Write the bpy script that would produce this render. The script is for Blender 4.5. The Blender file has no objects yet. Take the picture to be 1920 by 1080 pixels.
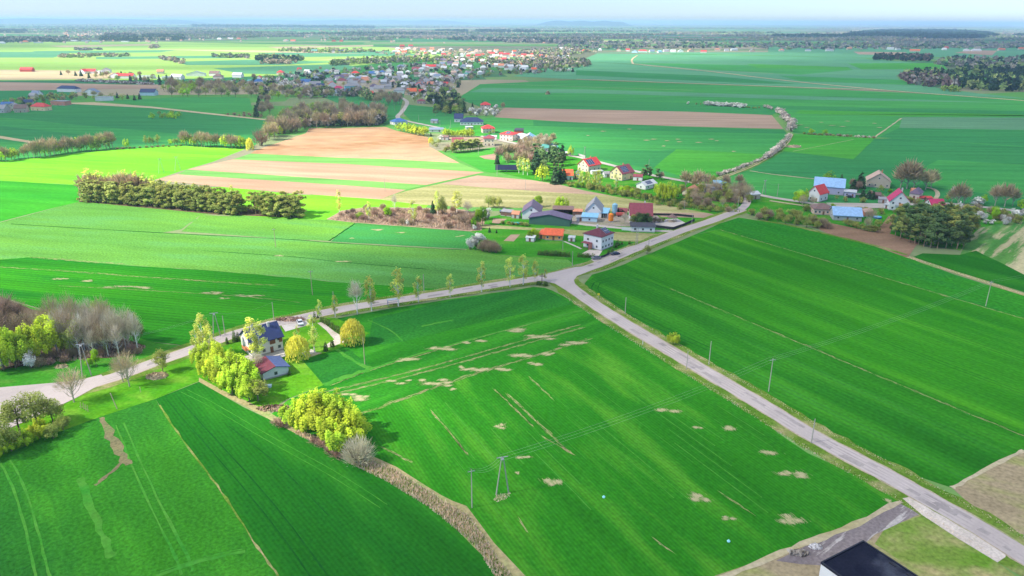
import bpy, math, random
import numpy as np
from mathutils import Vector, Matrix
R = math.radians
sc = bpy.context.scene
COL = sc.collection
# ---------------------------------------------------------------- camera
F = 1380.0; H = 100.0; HOR = 39.0; ROLL = 0.0045
PITCH = math.atan((540 - HOR) / F)
cd = bpy.data.cameras.new('camera'); cam = bpy.data.objects.new('camera', cd); COL.objects.link(cam)
cd.sensor_width = 36.0; cd.lens = 36.0 * F / 1920.0
cd.clip_start = 0.5; cd.clip_end = 200000
ROT = Matrix.Rotation(R(90) - PITCH, 3, 'X') @ Matrix.Rotation(ROLL, 3, 'Z')
cam.rotation_euler = ROT.to_euler(); cam.location = (0, 0, H)
sc.camera = cam
# ---------------------------------------------------------------- sky and sun
SUN_EL = R(43); SUN_AZ_BACK = R(17)      # the sun stands to the left and a little behind the camera
S = Vector((-math.cos(SUN_AZ_BACK) * math.cos(SUN_EL), -math.sin(SUN_AZ_BACK) * math.cos(SUN_EL), math.sin(SUN_EL)))
w = bpy.data.worlds.new('World'); sc.world = w; w.use_nodes = True
nt = w.node_tree; bg = nt.nodes['Background']; sky = nt.nodes.new('ShaderNodeTexSky')
sky.sky_type = 'NISHITA'; sky.sun_disc = False; sky.sun_elevation = SUN_EL
sky.sun_rotation = math.atan2(S.x, S.y); sky.altitude = 100; sky.air_density = 1.0; sky.dust_density = 0.3; sky.ozone_density = 4.0
skm = nt.nodes.new('ShaderNodeVectorMath'); skm.operation = 'MULTIPLY'; skm.inputs[1].default_value = (0.68, 0.82, 1.14)
nt.links.new(sky.outputs[0], skm.inputs[0]); nt.links.new(skm.outputs[0], bg.inputs[0]); bg.inputs[1].default_value = 0.10
ld = bpy.data.lights.new('sun', 'SUN'); ld.energy = 4.8; ld.angle = R(0.6); ld.color = (1.0, 0.94, 0.80)
sun = bpy.data.objects.new('sun', ld); COL.objects.link(sun); sun.rotation_euler = S.to_track_quat('Z', 'Y').to_euler(); sun.location = (-300, -100, 600)
sc.view_settings.view_transform = 'Standard'; sc.view_settings.look = 'None'; sc.view_settings.gamma = 1.0
sc.view_settings.exposure = 1.0
sc.cycles.use_denoising = True
sc.cycles.max_bounces = 6; sc.cycles.diffuse_bounces = 3; sc.cycles.glossy_bounces = 2; sc.cycles.transmission_bounces = 4
sc.cycles.volume_bounces = 1; sc.cycles.transparent_max_bounces = 12
sc.cycles.sample_clamp_indirect = 4
# ---------------------------------------------------------------- photo pixel (1920x1080) -> point on the ground
def ray(px, py): return ROT @ Vector(((px - 960) / F, (540 - py) / F, -1.0))
def at(px, py, z=0.0):
    d = ray(px, py)
    if d.z > -0.0012: d.z = -0.0012
    t = (z - H) / d.z
    return Vector((d.x * t, d.y * t, z))
def scale_at(p): return F / (Vector(p) - Vector((0, 0, H))).length
def topx(p):
    v = ROT.transposed() @ (Vector(p) - Vector((0, 0, H)))
    return (960 - F * v.x / v.z, 540 + F * v.y / v.z)
# ---------------------------------------------------------------- object helpers
THINGS = []
def tag(o, label=None, cat=None, group=None, kind=None, share=False):
    if label: o['label'] = label
    if cat: o['category'] = cat
    if group: o['group'] = group
    if kind: o['kind'] = kind
    if kind is None and cat: THINGS.append((o, share))
    return o
def link(name, me, mats, parent=None, loc=None):
    o = bpy.data.objects.new(name, me); COL.objects.link(o)
    for m in (mats if isinstance(mats, (list, tuple)) else [mats]):
        if m is not None and len(me.materials) < len(mats if isinstance(mats, (list, tuple)) else [mats]): me.materials.append(m)
    if parent: o.parent = parent
    if loc is not None: o.location = loc
    return o
def empty(name, loc=(0, 0, 0), rz=0.0):
    o = bpy.data.objects.new(name, None); COL.objects.link(o); o.location = loc; o.rotation_euler = (0, 0, rz)
    o.empty_display_size = 0.5; return o
class MB:
    """collects faces; build() links them as one mesh object"""
    def __init__(s): s.v = []; s.f = []; s.m = []
    def add(s, vs, fs, mi=0):
        b = len(s.v); s.v += [tuple(p) for p in vs]; s.f += [tuple(i + b for i in f) for f in fs]; s.m += [mi] * len(fs)
    def box(s, x0, x1, y0, y1, z0, z1, mi=0):
        s.add([(x0,y0,z0),(x1,y0,z0),(x1,y1,z0),(x0,y1,z0),(x0,y0,z1),(x1,y0,z1),(x1,y1,z1),(x0,y1,z1)],
              [(0,3,2,1),(4,5,6,7),(0,1,5,4),(1,2,6,5),(2,3,7,6),(3,0,4,7)], mi)
    def tube(s, pts, rad, n=6, mi=0, cap=True):
        pts = [Vector(p) for p in pts]; vs = []; fs = []
        for i, p in enumerate(pts):
            d = (pts[min(i+1, len(pts)-1)] - pts[max(i-1, 0)])
            if d.length < 1e-6: d = Vector((0,0,1))
            d.normalize(); a = d.orthogonal().normalized(); b = d.cross(a)
            r = rad[i] if isinstance(rad, (list, tuple)) else rad
            for k in range(n):
                t = 2*math.pi*k/n; vs.append(p + (a*math.cos(t) + b*math.sin(t))*r)
        for i in range(len(pts)-1):
            for k in range(n):
                k2 = (k+1) % n; fs.append((i*n+k, i*n+k2, (i+1)*n+k2, (i+1)*n+k))
        if cap: fs.append(tuple(range(n))[::-1]); fs.append(tuple(range((len(pts)-1)*n, len(pts)*n)))
        s.add(vs, fs, mi)
    def mesh(s, name):
        me = bpy.data.meshes.new(name); me.from_pydata(s.v, [], s.f); me.update()
        if any(s.m): me.polygons.foreach_set('material_index', s.m)
        return me
    def build(s, name, mats, parent=None, loc=None): return link(name, s.mesh(name), mats, parent, loc)
# ---------------------------------------------------------------- materials
def N(t, typ, **kw):
    n = t.nodes.new(typ)
    for k, v in kw.items():
        if k.startswith('i_'):
            key = k[2:]; key = int(key) if key.isdigit() else key.replace('_', ' ')
            n.inputs[key].default_value = v
        else: setattr(n, k, v)
    return n
def c4(c): return (c[0], c[1], c[2], 1.0)
def base_mat(name):
    m = bpy.data.materials.new(name); m.use_nodes = True; t = m.node_tree; p = t.nodes['Principled BSDF']
    p.inputs['Specular IOR Level'].default_value = 0.2; p.inputs['Roughness'].default_value = 0.85
    return m, t, p
_mc = {}
def plain(name, c, rough=0.8, var=0.12, scale=0.8, spec=0.25, metal=0.0):
    """solid colour with some wear-sized mottling"""
    if name in _mc: return _mc[name]
    m, t, p = base_mat(name); p.inputs['Roughness'].default_value = rough; p.inputs['Specular IOR Level'].default_value = spec; p.inputs['Metallic'].default_value = metal
    g = N(t, 'ShaderNodeTexCoord'); n = N(t, 'ShaderNodeTexNoise', i_Scale=scale, i_Detail=4.0)
    t.links.new(g.outputs['Object'], n.inputs['Vector'])
    mr = N(t, 'ShaderNodeMapRange'); mr.inputs[1].default_value = .3; mr.inputs[2].default_value = .7; mr.inputs[3].default_value = 1-var; mr.inputs[4].default_value = 1+var
    t.links.new(n.outputs[0], mr.inputs[0])
    mx = N(t, 'ShaderNodeVectorMath', operation='SCALE'); mx.inputs[0].default_value = c[:3]
    t.links.new(mr.outputs[0], mx.inputs['Scale']); t.links.new(mx.outputs[0], p.inputs['Base Color'])
    _mc[name] = m; return m
def roofmat(name, c, rough=0.6):
    if name in _mc: return _mc[name]
    m = plain(name, c, rough, 0.14, 0.9, 0.3); t = m.node_tree; p = t.nodes['Principled BSDF']
    g = N(t, 'ShaderNodeTexCoord'); wv = N(t, 'ShaderNodeTexWave', i_Scale=1.1, i_Distortion=0.6); wv.bands_direction = 'DIAGONAL'
    t.links.new(g.outputs['Object'], wv.inputs['Vector']); b = N(t, 'ShaderNodeBump', i_Strength=0.5, i_Distance=0.06)
    t.links.new(wv.outputs[1], b.inputs['Height']); t.links.new(b.outputs[0], p.inputs['Normal'])
    return m
def leafmat(name, c, tr=0.3, obj_var=0.18):
    if name in _mc: return _mc[name]
    m, t, p = base_mat(name); a = N(t, 'ShaderNodeAttribute', attribute_name='tone'); oi = N(t, 'ShaderNodeObjectInfo')
    mr = N(t, 'ShaderNodeMapRange'); mr.inputs[3].default_value = 1-obj_var; mr.inputs[4].default_value = 1+obj_var; t.links.new(oi.outputs['Random'], mr.inputs[0])
    mu = N(t, 'ShaderNodeMath', operation='MULTIPLY'); t.links.new(mr.outputs[0], mu.inputs[0]); t.links.new(a.outputs['Fac'], mu.inputs[1])
    hs = N(t, 'ShaderNodeHueSaturation'); hs.inputs['Color'].default_value = c4(c)
    mh = N(t, 'ShaderNodeMath', operation='MULTIPLY_ADD'); mh.inputs[1].default_value = 0.035; mh.inputs[2].default_value = 0.4825
    fr = N(t, 'ShaderNodeMath', operation='FRACT'); m7 = N(t, 'ShaderNodeMath', operation='MULTIPLY'); m7.inputs[1].default_value = 7.31
    t.links.new(oi.outputs['Random'], m7.inputs[0]); t.links.new(m7.outputs[0], fr.inputs[0]); t.links.new(fr.outputs[0], mh.inputs[0])
    t.links.new(mh.outputs[0], hs.inputs['Hue']); t.links.new(mu.outputs[0], hs.inputs['Value'])
    t.links.new(hs.outputs[0], p.inputs['Base Color'])
    if tr > 0:
        tl = N(t, 'ShaderNodeBsdfTranslucent'); t.links.new(hs.outputs[0], tl.inputs[0]); mx = N(t, 'ShaderNodeMixShader'); mx.inputs[0].default_value = tr
        t.links.new(p.outputs[0], mx.inputs[1]); t.links.new(tl.outputs[0], mx.inputs[2]); t.links.new(mx.outputs[0], t.nodes['Material Output'].inputs[0])
    _mc[name] = m; return m
def groundmat(name, c1, c2, c3=None, ang=0.0, stretch=5.0, big=0.012, fine=0.9, rows=0.0, period=0.9, tram=0.0, tramc=None, soil=None, soil_thr=0.72, soil_scale=0.05, speck=0.18, bump=0.35):
    """crop / soil / grass cover: c1..c2 in long swathes along direction ang, c3 = mottled blotches, rows = drill rows, tram = wheel-track spacing in m"""
    if name in _mc: return _mc[name]
    m, t, p = base_mat(name); L = t.links.new
    g = N(t, 'ShaderNodeNewGeometry'); mp = N(t, 'ShaderNodeVectorRotate', rotation_type='Z_AXIS'); mp.inputs['Angle'].default_value = -ang
    L(g.outputs['Position'], mp.inputs['Vector'])                      # x = along the rows, y = across
    st = N(t, 'ShaderNodeVectorMath', operation='MULTIPLY'); st.inputs[1].default_value = (1/stretch, 1, 1); L(mp.outputs[0], st.inputs[0])
    n1 = N(t, 'ShaderNodeTexNoise', i_Scale=big, i_Detail=4.0, i_Roughness=0.6); L(st.outputs[0], n1.inputs['Vector'])
    n2 = N(t, 'ShaderNodeTexNoise', i_Scale=0.11, i_Detail=3.0); L(st.outputs[0], n2.inputs['Vector'])
    n3 = N(t, 'ShaderNodeTexNoise', i_Scale=fine, i_Detail=2.0); L(mp.outputs[0], n3.inputs['Vector'])
    r1 = N(t, 'ShaderNodeMapRange'); r1.inputs[1].default_value = .36; r1.inputs[2].default_value = .64; L(n1.outputs[0], r1.inputs[0])
    mix = N(t, 'ShaderNodeMix', data_type='RGBA'); mix.inputs[6].default_value = c4(c1); mix.inputs[7].default_value = c4(c2); L(r1.outputs[0], mix.inputs[0])
    out = mix.outputs[2]
    if c3:
        r2 = N(t, 'ShaderNodeMapRange'); r2.inputs[1].default_value = .5; r2.inputs[2].default_value = .72; L(n2.outputs[0], r2.inputs[0])
        mm = N(t, 'ShaderNodeMix', data_type='RGBA'); L(r2.outputs[0], mm.inputs[0]); L(out, mm.inputs[6]); mm.inputs[7].default_value = c4(c3); out = mm.outputs[2]
    sx = N(t, 'ShaderNodeSeparateXYZ'); L(mp.outputs[0], sx.inputs[0])
    if tram:
        wob = N(t, 'ShaderNodeMath', operation='MULTIPLY_ADD'); L(n1.outputs[0], wob.inputs[0]); wob.inputs[1].default_value = 6; L(sx.outputs[1], wob.inputs[2])
        md = N(t, 'ShaderNodeMath', operation='FLOORED_MODULO'); L(wob.outputs[0], md.inputs[0]); md.inputs[1].default_value = tram
        a1 = N(t, 'ShaderNodeMath', operation='SUBTRACT'); L(md.outputs[0], a1.inputs[0]); a1.inputs[1].default_value = tram/2
        a2 = N(t, 'ShaderNodeMath', operation='ABSOLUTE'); L(a1.outputs[0], a2.inputs[0])
        a3 = N(t, 'ShaderNodeMath', operation='COMPARE'); L(a2.outputs[0], a3.inputs[0]); a3.inputs[1].default_value = 0.9; a3.inputs[2].default_value = 0.2
        a4 = N(t, 'ShaderNodeMath', operation='MULTIPLY'); L(a3.outputs[0], a4.inputs[0]); L(n2.outputs[0], a4.inputs[1])
        mm = N(t, 'ShaderNodeMix', data_type='RGBA'); L(a4.outputs[0], mm.inputs[0]); L(out, mm.inputs[6]); mm.inputs[7].default_value = c4(tramc or (0.10, 0.17, 0.03)); out = mm.outputs[2]
    if soil:
        n5 = N(t, 'ShaderNodeTexNoise', i_Scale=soil_scale, i_Detail=5.0, i_Roughness=0.7); L(st.outputs[0], n5.inputs['Vector'])
        r5 = N(t, 'ShaderNodeMapRange'); r5.inputs[1].default_value = soil_thr; r5.inputs[2].default_value = soil_thr+.06; L(n5.outputs[0], r5.inputs[0])
        mm = N(t, 'ShaderNodeMix', data_type='RGBA'); L(r5.outputs[0], mm.inputs[0]); L(out, mm.inputs[6]); mm.inputs[7].default_value = c4(soil); out = mm.outputs[2]
    f = N(t, 'ShaderNodeMapRange'); f.inputs[1].default_value = .25; f.inputs[2].default_value = .75; f.inputs[3].default_value = 1-speck; f.inputs[4].default_value = 1+speck; L(n3.outputs[0], f.inputs[0])
    fac = f.outputs[0]
    f2 = N(t, 'ShaderNodeMapRange'); f2.inputs[1].default_value = .3; f2.inputs[2].default_value = .7; f2.inputs[3].default_value = .84; f2.inputs[4].default_value = 1.15; L(n2.outputs[0], f2.inputs[0])
    q = N(t, 'ShaderNodeMath', operation='MULTIPLY'); L(fac, q.inputs[0]); L(f2.outputs[0], q.inputs[1]); fac = q.outputs[0]
    if rows:
        s1 = N(t, 'ShaderNodeMath', operation='MULTIPLY'); L(sx.outputs[1], s1.inputs[0]); s1.inputs[1].default_value = 2*math.pi/period
        s2 = N(t, 'ShaderNodeMath', operation='SINE'); L(s1.outputs[0], s2.inputs[0])
        s3 = N(t, 'ShaderNodeMath', operation='MULTIPLY_ADD'); L(s2.outputs[0], s3.inputs[0]); s3.inputs[1].default_value = rows; s3.inputs[2].default_value = 1.0
        q = N(t, 'ShaderNodeMath', operation='MULTIPLY'); L(fac, q.inputs[0]); L(s3.outputs[0], q.inputs[1]); fac = q.outputs[0]
    vm = N(t, 'ShaderNodeVectorMath', operation='SCALE'); L(out, vm.inputs[0]); L(fac, vm.inputs['Scale']); L(vm.outputs[0], p.inputs['Base Color'])
    if bump:
        b = N(t, 'ShaderNodeBump', i_Strength=bump, i_Distance=0.25); L(n3.outputs[0], b.inputs['Height']); L(b.outputs[0], p.inputs['Normal'])
    p.inputs['Specular IOR Level'].default_value = 0.0; p.inputs['Roughness'].default_value = 1.0
    _mc[name] = m; return m
# ---------------------------------------------------------------- ground sheets and ribbons
rg = random.Random(5)
def refine(P, step, jit):
    out = []
    for i, a in enumerate(P):
        b = P[(i+1) % len(P)]; n = int(min(60, max(1, (b-a).length / step)))
        d = (b-a); pr = Vector((-d.y, d.x, 0)); pr = pr.normalized() if pr.length else pr
        for k in range(n):
            q = a.lerp(b, k/n)
            if k: q = q + pr * rg.uniform(-jit, jit)
            out.append(q)
    return out
def sheet(name, pts, m, z, jit=None, kind='structure', world=False):
    P = [Vector(p) if world else at(*p) for p in pts]
    dist = sum(p.length for p in P) / len(P)
    if jit is None: jit = 0.35 if dist < 700 else 0.0
    if jit: P = refine(P, 7.0 if dist < 400 else 14.0, jit)
    me = bpy.data.meshes.new(name); me.from_pydata([(p.x, p.y, z) for p in P], [], [tuple(range(len(P)))]); me.update()
    me.polygons[0].normal
    if me.polygons[0].normal.z < 0: me.flip_normals()
    return tag(link(name, me, m), kind=kind)
def smooth(P, it=2):
    for _ in range(it):
        Q = [P[0]]
        for a, b in zip(P, P[1:]): Q += [a.lerp(b, .25), a.lerp(b, .75)]
        Q.append(P[-1]); P = Q
    return P
def strip_geo(mb, P, w0, off=0.0, z=0.0, rag=0.0, mi=0, sm=2):
    P = smooth(P, sm) if len(P) > 2 else [P[0].lerp(P[-1], k/12) for k in range(13)]
    vs = []; fs = []
    for i, p in enumerate(P):
        d = P[min(i+1, len(P)-1)] - P[max(i-1, 0)]; n = Vector((-d.y, d.x, 0)); n = n.normalized() if n.length else n
        wa = w0/2 + rg.uniform(-rag, rag); wb = w0/2 + rg.uniform(-rag, rag)
        a = p + n*(off+wa); b = p + n*(off-wb); vs += [(a.x, a.y, z), (b.x, b.y, z)]
    for i in range(len(P)-1): fs.append((2*i, 2*i+1, 2*i+3, 2*i+2))
    mb.add(vs, fs, mi)
def ribbon(name, pts, width, m, z, off=0.0, rag=0.0, kind='structure'):
    mb = MB(); strip_geo(mb, [at(*p) for p in pts], width, off, z, rag); o = mb.build(name, m); return tag(o, kind=kind)
def inside(x, y, poly):
    c = False; j = len(poly)-1
    for i in range(len(poly)):
        xi, yi = poly[i][0], poly[i][1]; xj, yj = poly[j][0], poly[j][1]
        if (yi > y) != (yj > y) and x < (xj-xi)*(y-yi)/(yj-yi)+xi: c = not c
        j = i
    return c
def rand_in(poly, r):
    xs = [p[0] for p in poly]; ys = [p[1] for p in poly]
    while True:
        x = r.uniform(min(xs), max(xs)); y = r.uniform(min(ys), max(ys))
        if inside(x, y, poly): return x, y
# ================================================================ the ground and the fields
sn = (0.46, 0.33, 0.22)
BASE = groundmat('meadow', (0.03, 0.17, 0.035), (0.07, 0.24, 0.04), (0.12, 0.22, 0.06), stretch=3, big=0.006)
def base_ground_mat():
    """near: meadow; beyond about 2 km: a patchwork of strip fields"""
    m, t, p = base_mat('countryside'); L = t.links.new
    g = N(t, 'ShaderNodeNewGeometry'); mp = N(t, 'ShaderNodeVectorRotate', rotation_type='Z_AXIS'); mp.inputs['Angle'].default_value = R(-8); L(g.outputs['Position'], mp.inputs[0])
    s1 = N(t, 'ShaderNodeVectorMath', operation='MULTIPLY'); s1.inputs[1].default_value = (0.0011, 0.0045, 0); L(mp.outputs[0], s1.inputs[0])
    v = N(t, 'ShaderNodeTexVoronoi', i_Scale=1.0); v.distance = 'CHEBYCHEV'; L(s1.outputs[0], v.inputs['Vector'])
    sep = N(t, 'ShaderNodeSeparateColor'); L(v.outputs['Color'], sep.inputs[0])
    cr = N(t, 'ShaderNodeValToRGB'); cr.color_ramp.interpolation = 'CONSTANT'; e = cr.color_ramp.elements
    cols = [(0, (0.05,0.20,0.05)), (.2, (0.10,0.28,0.06)), (.38, (0.20,0.25,0.12)), (.5, (0.04,0.17,0.07)), (.62, (0.36,0.30,0.20)), (.72, (0.16,0.30,0.09)), (.86, (0.25,0.24,0.16))]
    e[0].color = c4(cols[0][1]); e[1].position = cols[1][0]; e[1].color = c4(cols[1][1])
    for q, c in cols[2:]: el = e.new(q); el.color = c4(c)
    L(sep.outputs[0], cr.inputs[0])
    n = N(t, 'ShaderNodeTexNoise', i_Scale=0.0006, i_Detail=5.0); L(g.outputs['Position'], n.inputs['Vector'])
    r = N(t, 'ShaderNodeMapRange'); r.inputs[1].default_value = .5; r.inputs[2].default_value = .58; L(n.outputs[0], r.inputs[0])
    mx = N(t, 'ShaderNodeMix', data_type='RGBA'); L(r.outputs[0], mx.inputs[0]); L(cr.outputs[0], mx.inputs[6]); mx.inputs[7].default_value = c4((0.13, 0.14, 0.09))
    n3 = N(t, 'ShaderNodeTexNoise', i_Scale=0.3, i_Detail=4.0); L(g.outputs['Position'], n3.inputs['Vector'])
    sc_ = N(t, 'ShaderNodeMapRange'); sc_.inputs[3].default_value = .75; sc_.inputs[4].default_value = 1.25; L(n3.outputs[0], sc_.inputs[0])
    vm = N(t, 'ShaderNodeVectorMath', operation='SCALE'); L(mx.outputs[2], vm.inputs[0]); L(sc_.outputs[0], vm.inputs['Scale']); L(vm.outputs[0], p.inputs['Base Color'])
    p.inputs['Specular IOR Level'].default_value = 0; return m
_g = MB(); E = 60000.0
_g.add([(-E, -2500, 0), (E, -2500, 0), (E, E, 0), (-E, E, 0)], [(0, 1, 2, 3)])
tag(_g.build('ground', base_ground_mat()), kind='structure')

def wang(p, q):
    a, b = at(*p), at(*q); return math.atan2(b.y-a.y, b.x-a.x)
AX = 0.0
# row directions read off the fields
A_ROW = wang((953, 740), (1070, 850)); A_HEAD = wang((678, 776), (873, 707)); B_ROW = wang((1258, 542), (1747, 747)); L_ROW = wang((338, 820), (471, 1009)); W_ROW = wang((60, 483), (547, 520))
g_main = groundmat('wheat', (0.020, 0.160, 0.010), (0.032, 0.215, 0.012), (0.070, 0.240, 0.018), A_ROW, 5, 0.02, 0.9, rows=0.10, period=0.85, speck=0.22)
g_head = groundmat('wheat_headland', (0.018, 0.155, 0.012), (0.030, 0.205, 0.013), (0.045, 0.24, 0.016), A_HEAD, 9, 0.03, 0.9, rows=0.12, period=0.9, speck=0.22)
g_teal = groundmat('rape_small', (0.016, 0.13, 0.022), (0.026, 0.175, 0.018), None, A_HEAD, 6, 0.03, 1.1, speck=0.3)
g_B = groundmat('wheat_right', (0.024, 0.18, 0.010), (0.036, 0.225, 0.011), (0.055, 0.245, 0.012), B_ROW, 12, 0.016, 0.8, rows=0.05, period=1.6, speck=0.18, tram=24, tramc=(0.012, 0.10, 0.012))
g_B3 = groundmat('wheat_roadside', (0.020, 0.155, 0.012), (0.030, 0.20, 0.012), (0.042, 0.21, 0.014), B_ROW, 10, 0.024, 0.9, rows=0.07, period=1.8, speck=0.22, tram=18, tramc=(0.03, 0.18, 0.03))
g_B1 = groundmat('grass_right', (0.022, 0.185, 0.014), (0.035, 0.23, 0.016), (0.02, 0.16, 0.02), B_ROW, 5, 0.03, 0.7, speck=0.3)
g_F1 = groundmat('rape_front', (0.018, 0.125, 0.020), (0.036, 0.195, 0.014), (0.044, 0.21, 0.016), L_ROW, 3, 0.018, 1.3, speck=0.34, bump=0.6)
g_F2 = groundmat('wheat_dark', (0.012, 0.115, 0.011), (0.020, 0.15, 0.011), (0.030, 0.17, 0.012), L_ROW, 8, 0.02, 1.0, rows=0.08, period=0.9, speck=0.2)
g_W = groundmat('rape_west', (0.075, 0.235, 0.048), (0.13, 0.32, 0.045), (0.085, 0.245, 0.065), W_ROW, 6, 0.02, 1.1, speck=0.34, bump=0.6)
g_W2 = groundmat('rape_west_dark', (0.035, 0.20, 0.055), (0.055, 0.25, 0.05), (0.04, 0.22, 0.06), W_ROW, 6, 0.02, 1.1, speck=0.3, bump=0.6)
g_W3 = groundmat('wheat_west', (0.020, 0.17, 0.010), (0.040, 0.26, 0.011), (0.014, 0.14, 0.011), W_ROW, 12, 0.03, 0.9, rows=0.12, period=2.2, speck=0.2)
g_L1 = groundmat('grass_lime', (0.11, 0.42, 0.02), (0.22, 0.52, 0.03), (0.08, 0.38, 0.02), W_ROW, 8, 0.012, 0.5, speck=0.12)
g_L2 = groundmat('grass_left', (0.03, 0.26, 0.02), (0.05, 0.31, 0.02), None, W_ROW, 8, 0.02, 0.5, speck=0.15)
soil = groundmat('bare_soil', (0.40, 0.26, 0.175), (0.46, 0.31, 0.21), None, W_ROW, 8, 0.02, 0.7, rows=0.05, period=2.5, speck=0.1, bump=0.3)
soil_o = groundmat('orange_soil', (0.34, 0.19, 0.095), (0.50, 0.33, 0.21), (0.42, 0.26, 0.15), 0, 2.0, 0.012, 0.6, speck=0.1)
soil_p = groundmat('pink_soil', (0.34, 0.23, 0.17), (0.38, 0.27, 0.20), None, 0, 8, 0.02, 0.5, speck=0.1)
soil_b = groundmat('brown_soil', (0.26, 0.16, 0.10), (0.30, 0.19, 0.125), None, 0.2, 5, 0.03, 0.8, speck=0.14)
olive = groundmat('stubble', (0.25, 0.26, 0.10), (0.33, 0.31, 0.14), (0.36, 0.33, 0.17), -0.1, 8, 0.03, 0.6, rows=0.06, period=3, speck=0.2)
g_str = groundmat('green_strip', (0.13, 0.33, 0.08), (0.17, 0.38, 0.09), None, 0, 8, 0.02, 0.8, speck=0.12)
lawn = groundmat('lawn', (0.06, 0.25, 0.01), (0.11, 0.30, 0.012), (0.15, 0.29, 0.03), 0, 1.5, 0.05, 1.0, speck=0.25)
lawn2 = groundmat('garden_grass', (0.035, 0.22, 0.015), (0.06, 0.27, 0.02), (0.12, 0.22, 0.04), 0, 2, 0.06, 1.0, speck=0.25)
scrub_g = groundmat('scrub_ground', (0.32, 0.22, 0.165), (0.36, 0.255, 0.19), (0.14, 0.16, 0.06), 0, 2, 0.04, 0.8, speck=0.3)
leaflitter = groundmat('forest_floor', (0.10, 0.07, 0.045), (0.15, 0.11, 0.07), (0.10, 0.14, 0.04), 0, 2, 0.05, 0.9, speck=0.3)
verge = groundmat('verge_grass', (0.09, 0.20, 0.02), (0.16, 0.24, 0.04), (0.30, 0.26, 0.13), 0, 1.5, 0.08, 1.3, speck=0.3)
drygrass = groundmat('dry_grass', (0.30, 0.27, 0.13), (0.38, 0.32, 0.17), (0.12, 0.26, 0.05), 0, 1.5, 0.08, 1.2, speck=0.25)
asphalt = groundmat('asphalt', (0.45, 0.39, 0.375), (0.50, 0.435, 0.42), (0.40, 0.35, 0.34), 0.7, 6, 0.05, 1.2, speck=0.05, bump=0.1)
asphalt2 = groundmat('lane_surface', (0.40, 0.36, 0.33), (0.46, 0.42, 0.38), None, 0, 4, 0.05, 1.0, speck=0.08, bump=0.1)
concrete = groundmat('paving', (0.46, 0.42, 0.40), (0.52, 0.48, 0.45), None, 0, 1, 0.1, 1.5, speck=0.08, bump=0.1)
gravelw = groundmat('white_gravel', (0.58, 0.50, 0.44), (0.66, 0.58, 0.52), (0.40, 0.34, 0.28), 0, 1, 0.1, 2.2, speck=0.2)
dirt = groundmat('track_dirt', (0.42, 0.36, 0.24), (0.50, 0.43, 0.30), (0.30, 0.27, 0.12), 0, 3, 0.06, 1.0, speck=0.2)
yardm = groundmat('farm_yard', (0.30,0.26,0.22), (0.36,0.31,0.27), (0.20,0.20,0.12), 0, 1.2, .1, 1.2, speck=.25)
rough_y = groundmat('yard_rubble', (0.20, 0.17, 0.18), (0.26, 0.22, 0.22), (0.48, 0.43, 0.40), R(38), 10, 0.08, 1.6, speck=0.25, soil=(0.46, 0.42, 0.40), soil_thr=0.55, soil_scale=0.35)
plot = groundmat('rough_plot', (0.11, 0.25, 0.02), (0.20, 0.27, 0.06), (0.34, 0.28, 0.14), 0, 1.3, 0.06, 1.1, speck=0.3)
fallow = groundmat('fallow', (0.30, 0.24, 0.15), (0.36, 0.29, 0.18), (0.22, 0.25, 0.07), R(-30), 3, 0.05, 1.0, speck=0.28)
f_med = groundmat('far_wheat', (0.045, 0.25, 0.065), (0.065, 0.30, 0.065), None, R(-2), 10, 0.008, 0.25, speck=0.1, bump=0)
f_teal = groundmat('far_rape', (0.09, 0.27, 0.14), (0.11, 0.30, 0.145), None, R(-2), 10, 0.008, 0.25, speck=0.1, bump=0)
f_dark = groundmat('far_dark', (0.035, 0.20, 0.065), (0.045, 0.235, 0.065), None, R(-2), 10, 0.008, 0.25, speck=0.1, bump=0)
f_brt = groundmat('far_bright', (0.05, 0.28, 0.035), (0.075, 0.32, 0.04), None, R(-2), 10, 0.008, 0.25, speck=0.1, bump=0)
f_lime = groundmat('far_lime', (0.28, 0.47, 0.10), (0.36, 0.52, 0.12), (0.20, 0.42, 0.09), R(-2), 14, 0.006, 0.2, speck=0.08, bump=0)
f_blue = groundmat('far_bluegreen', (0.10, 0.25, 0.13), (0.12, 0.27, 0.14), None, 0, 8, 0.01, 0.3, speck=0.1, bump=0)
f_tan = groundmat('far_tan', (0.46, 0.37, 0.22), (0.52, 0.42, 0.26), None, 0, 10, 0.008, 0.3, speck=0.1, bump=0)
stripy = groundmat('patchy_crop', (0.07, 0.24, 0.05), (0.12, 0.27, 0.06), (0.35, 0.33, 0.16), wang((1830, 500), (1900, 440)), 10, 0.05, 0.6, soil=(0.42, 0.38, 0.22), soil_thr=0.5, soil_scale=0.09, speck=0.2)

_fc = [0]
def fld(pts, m, lay, name='field', far=False, **k):
    _fc[0] += 1; return sheet(name, pts, m, lay * (0.06 if far else 0.012) + 0.012 + _fc[0] * (0.0003 if far else 0.00006), **k)
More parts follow.
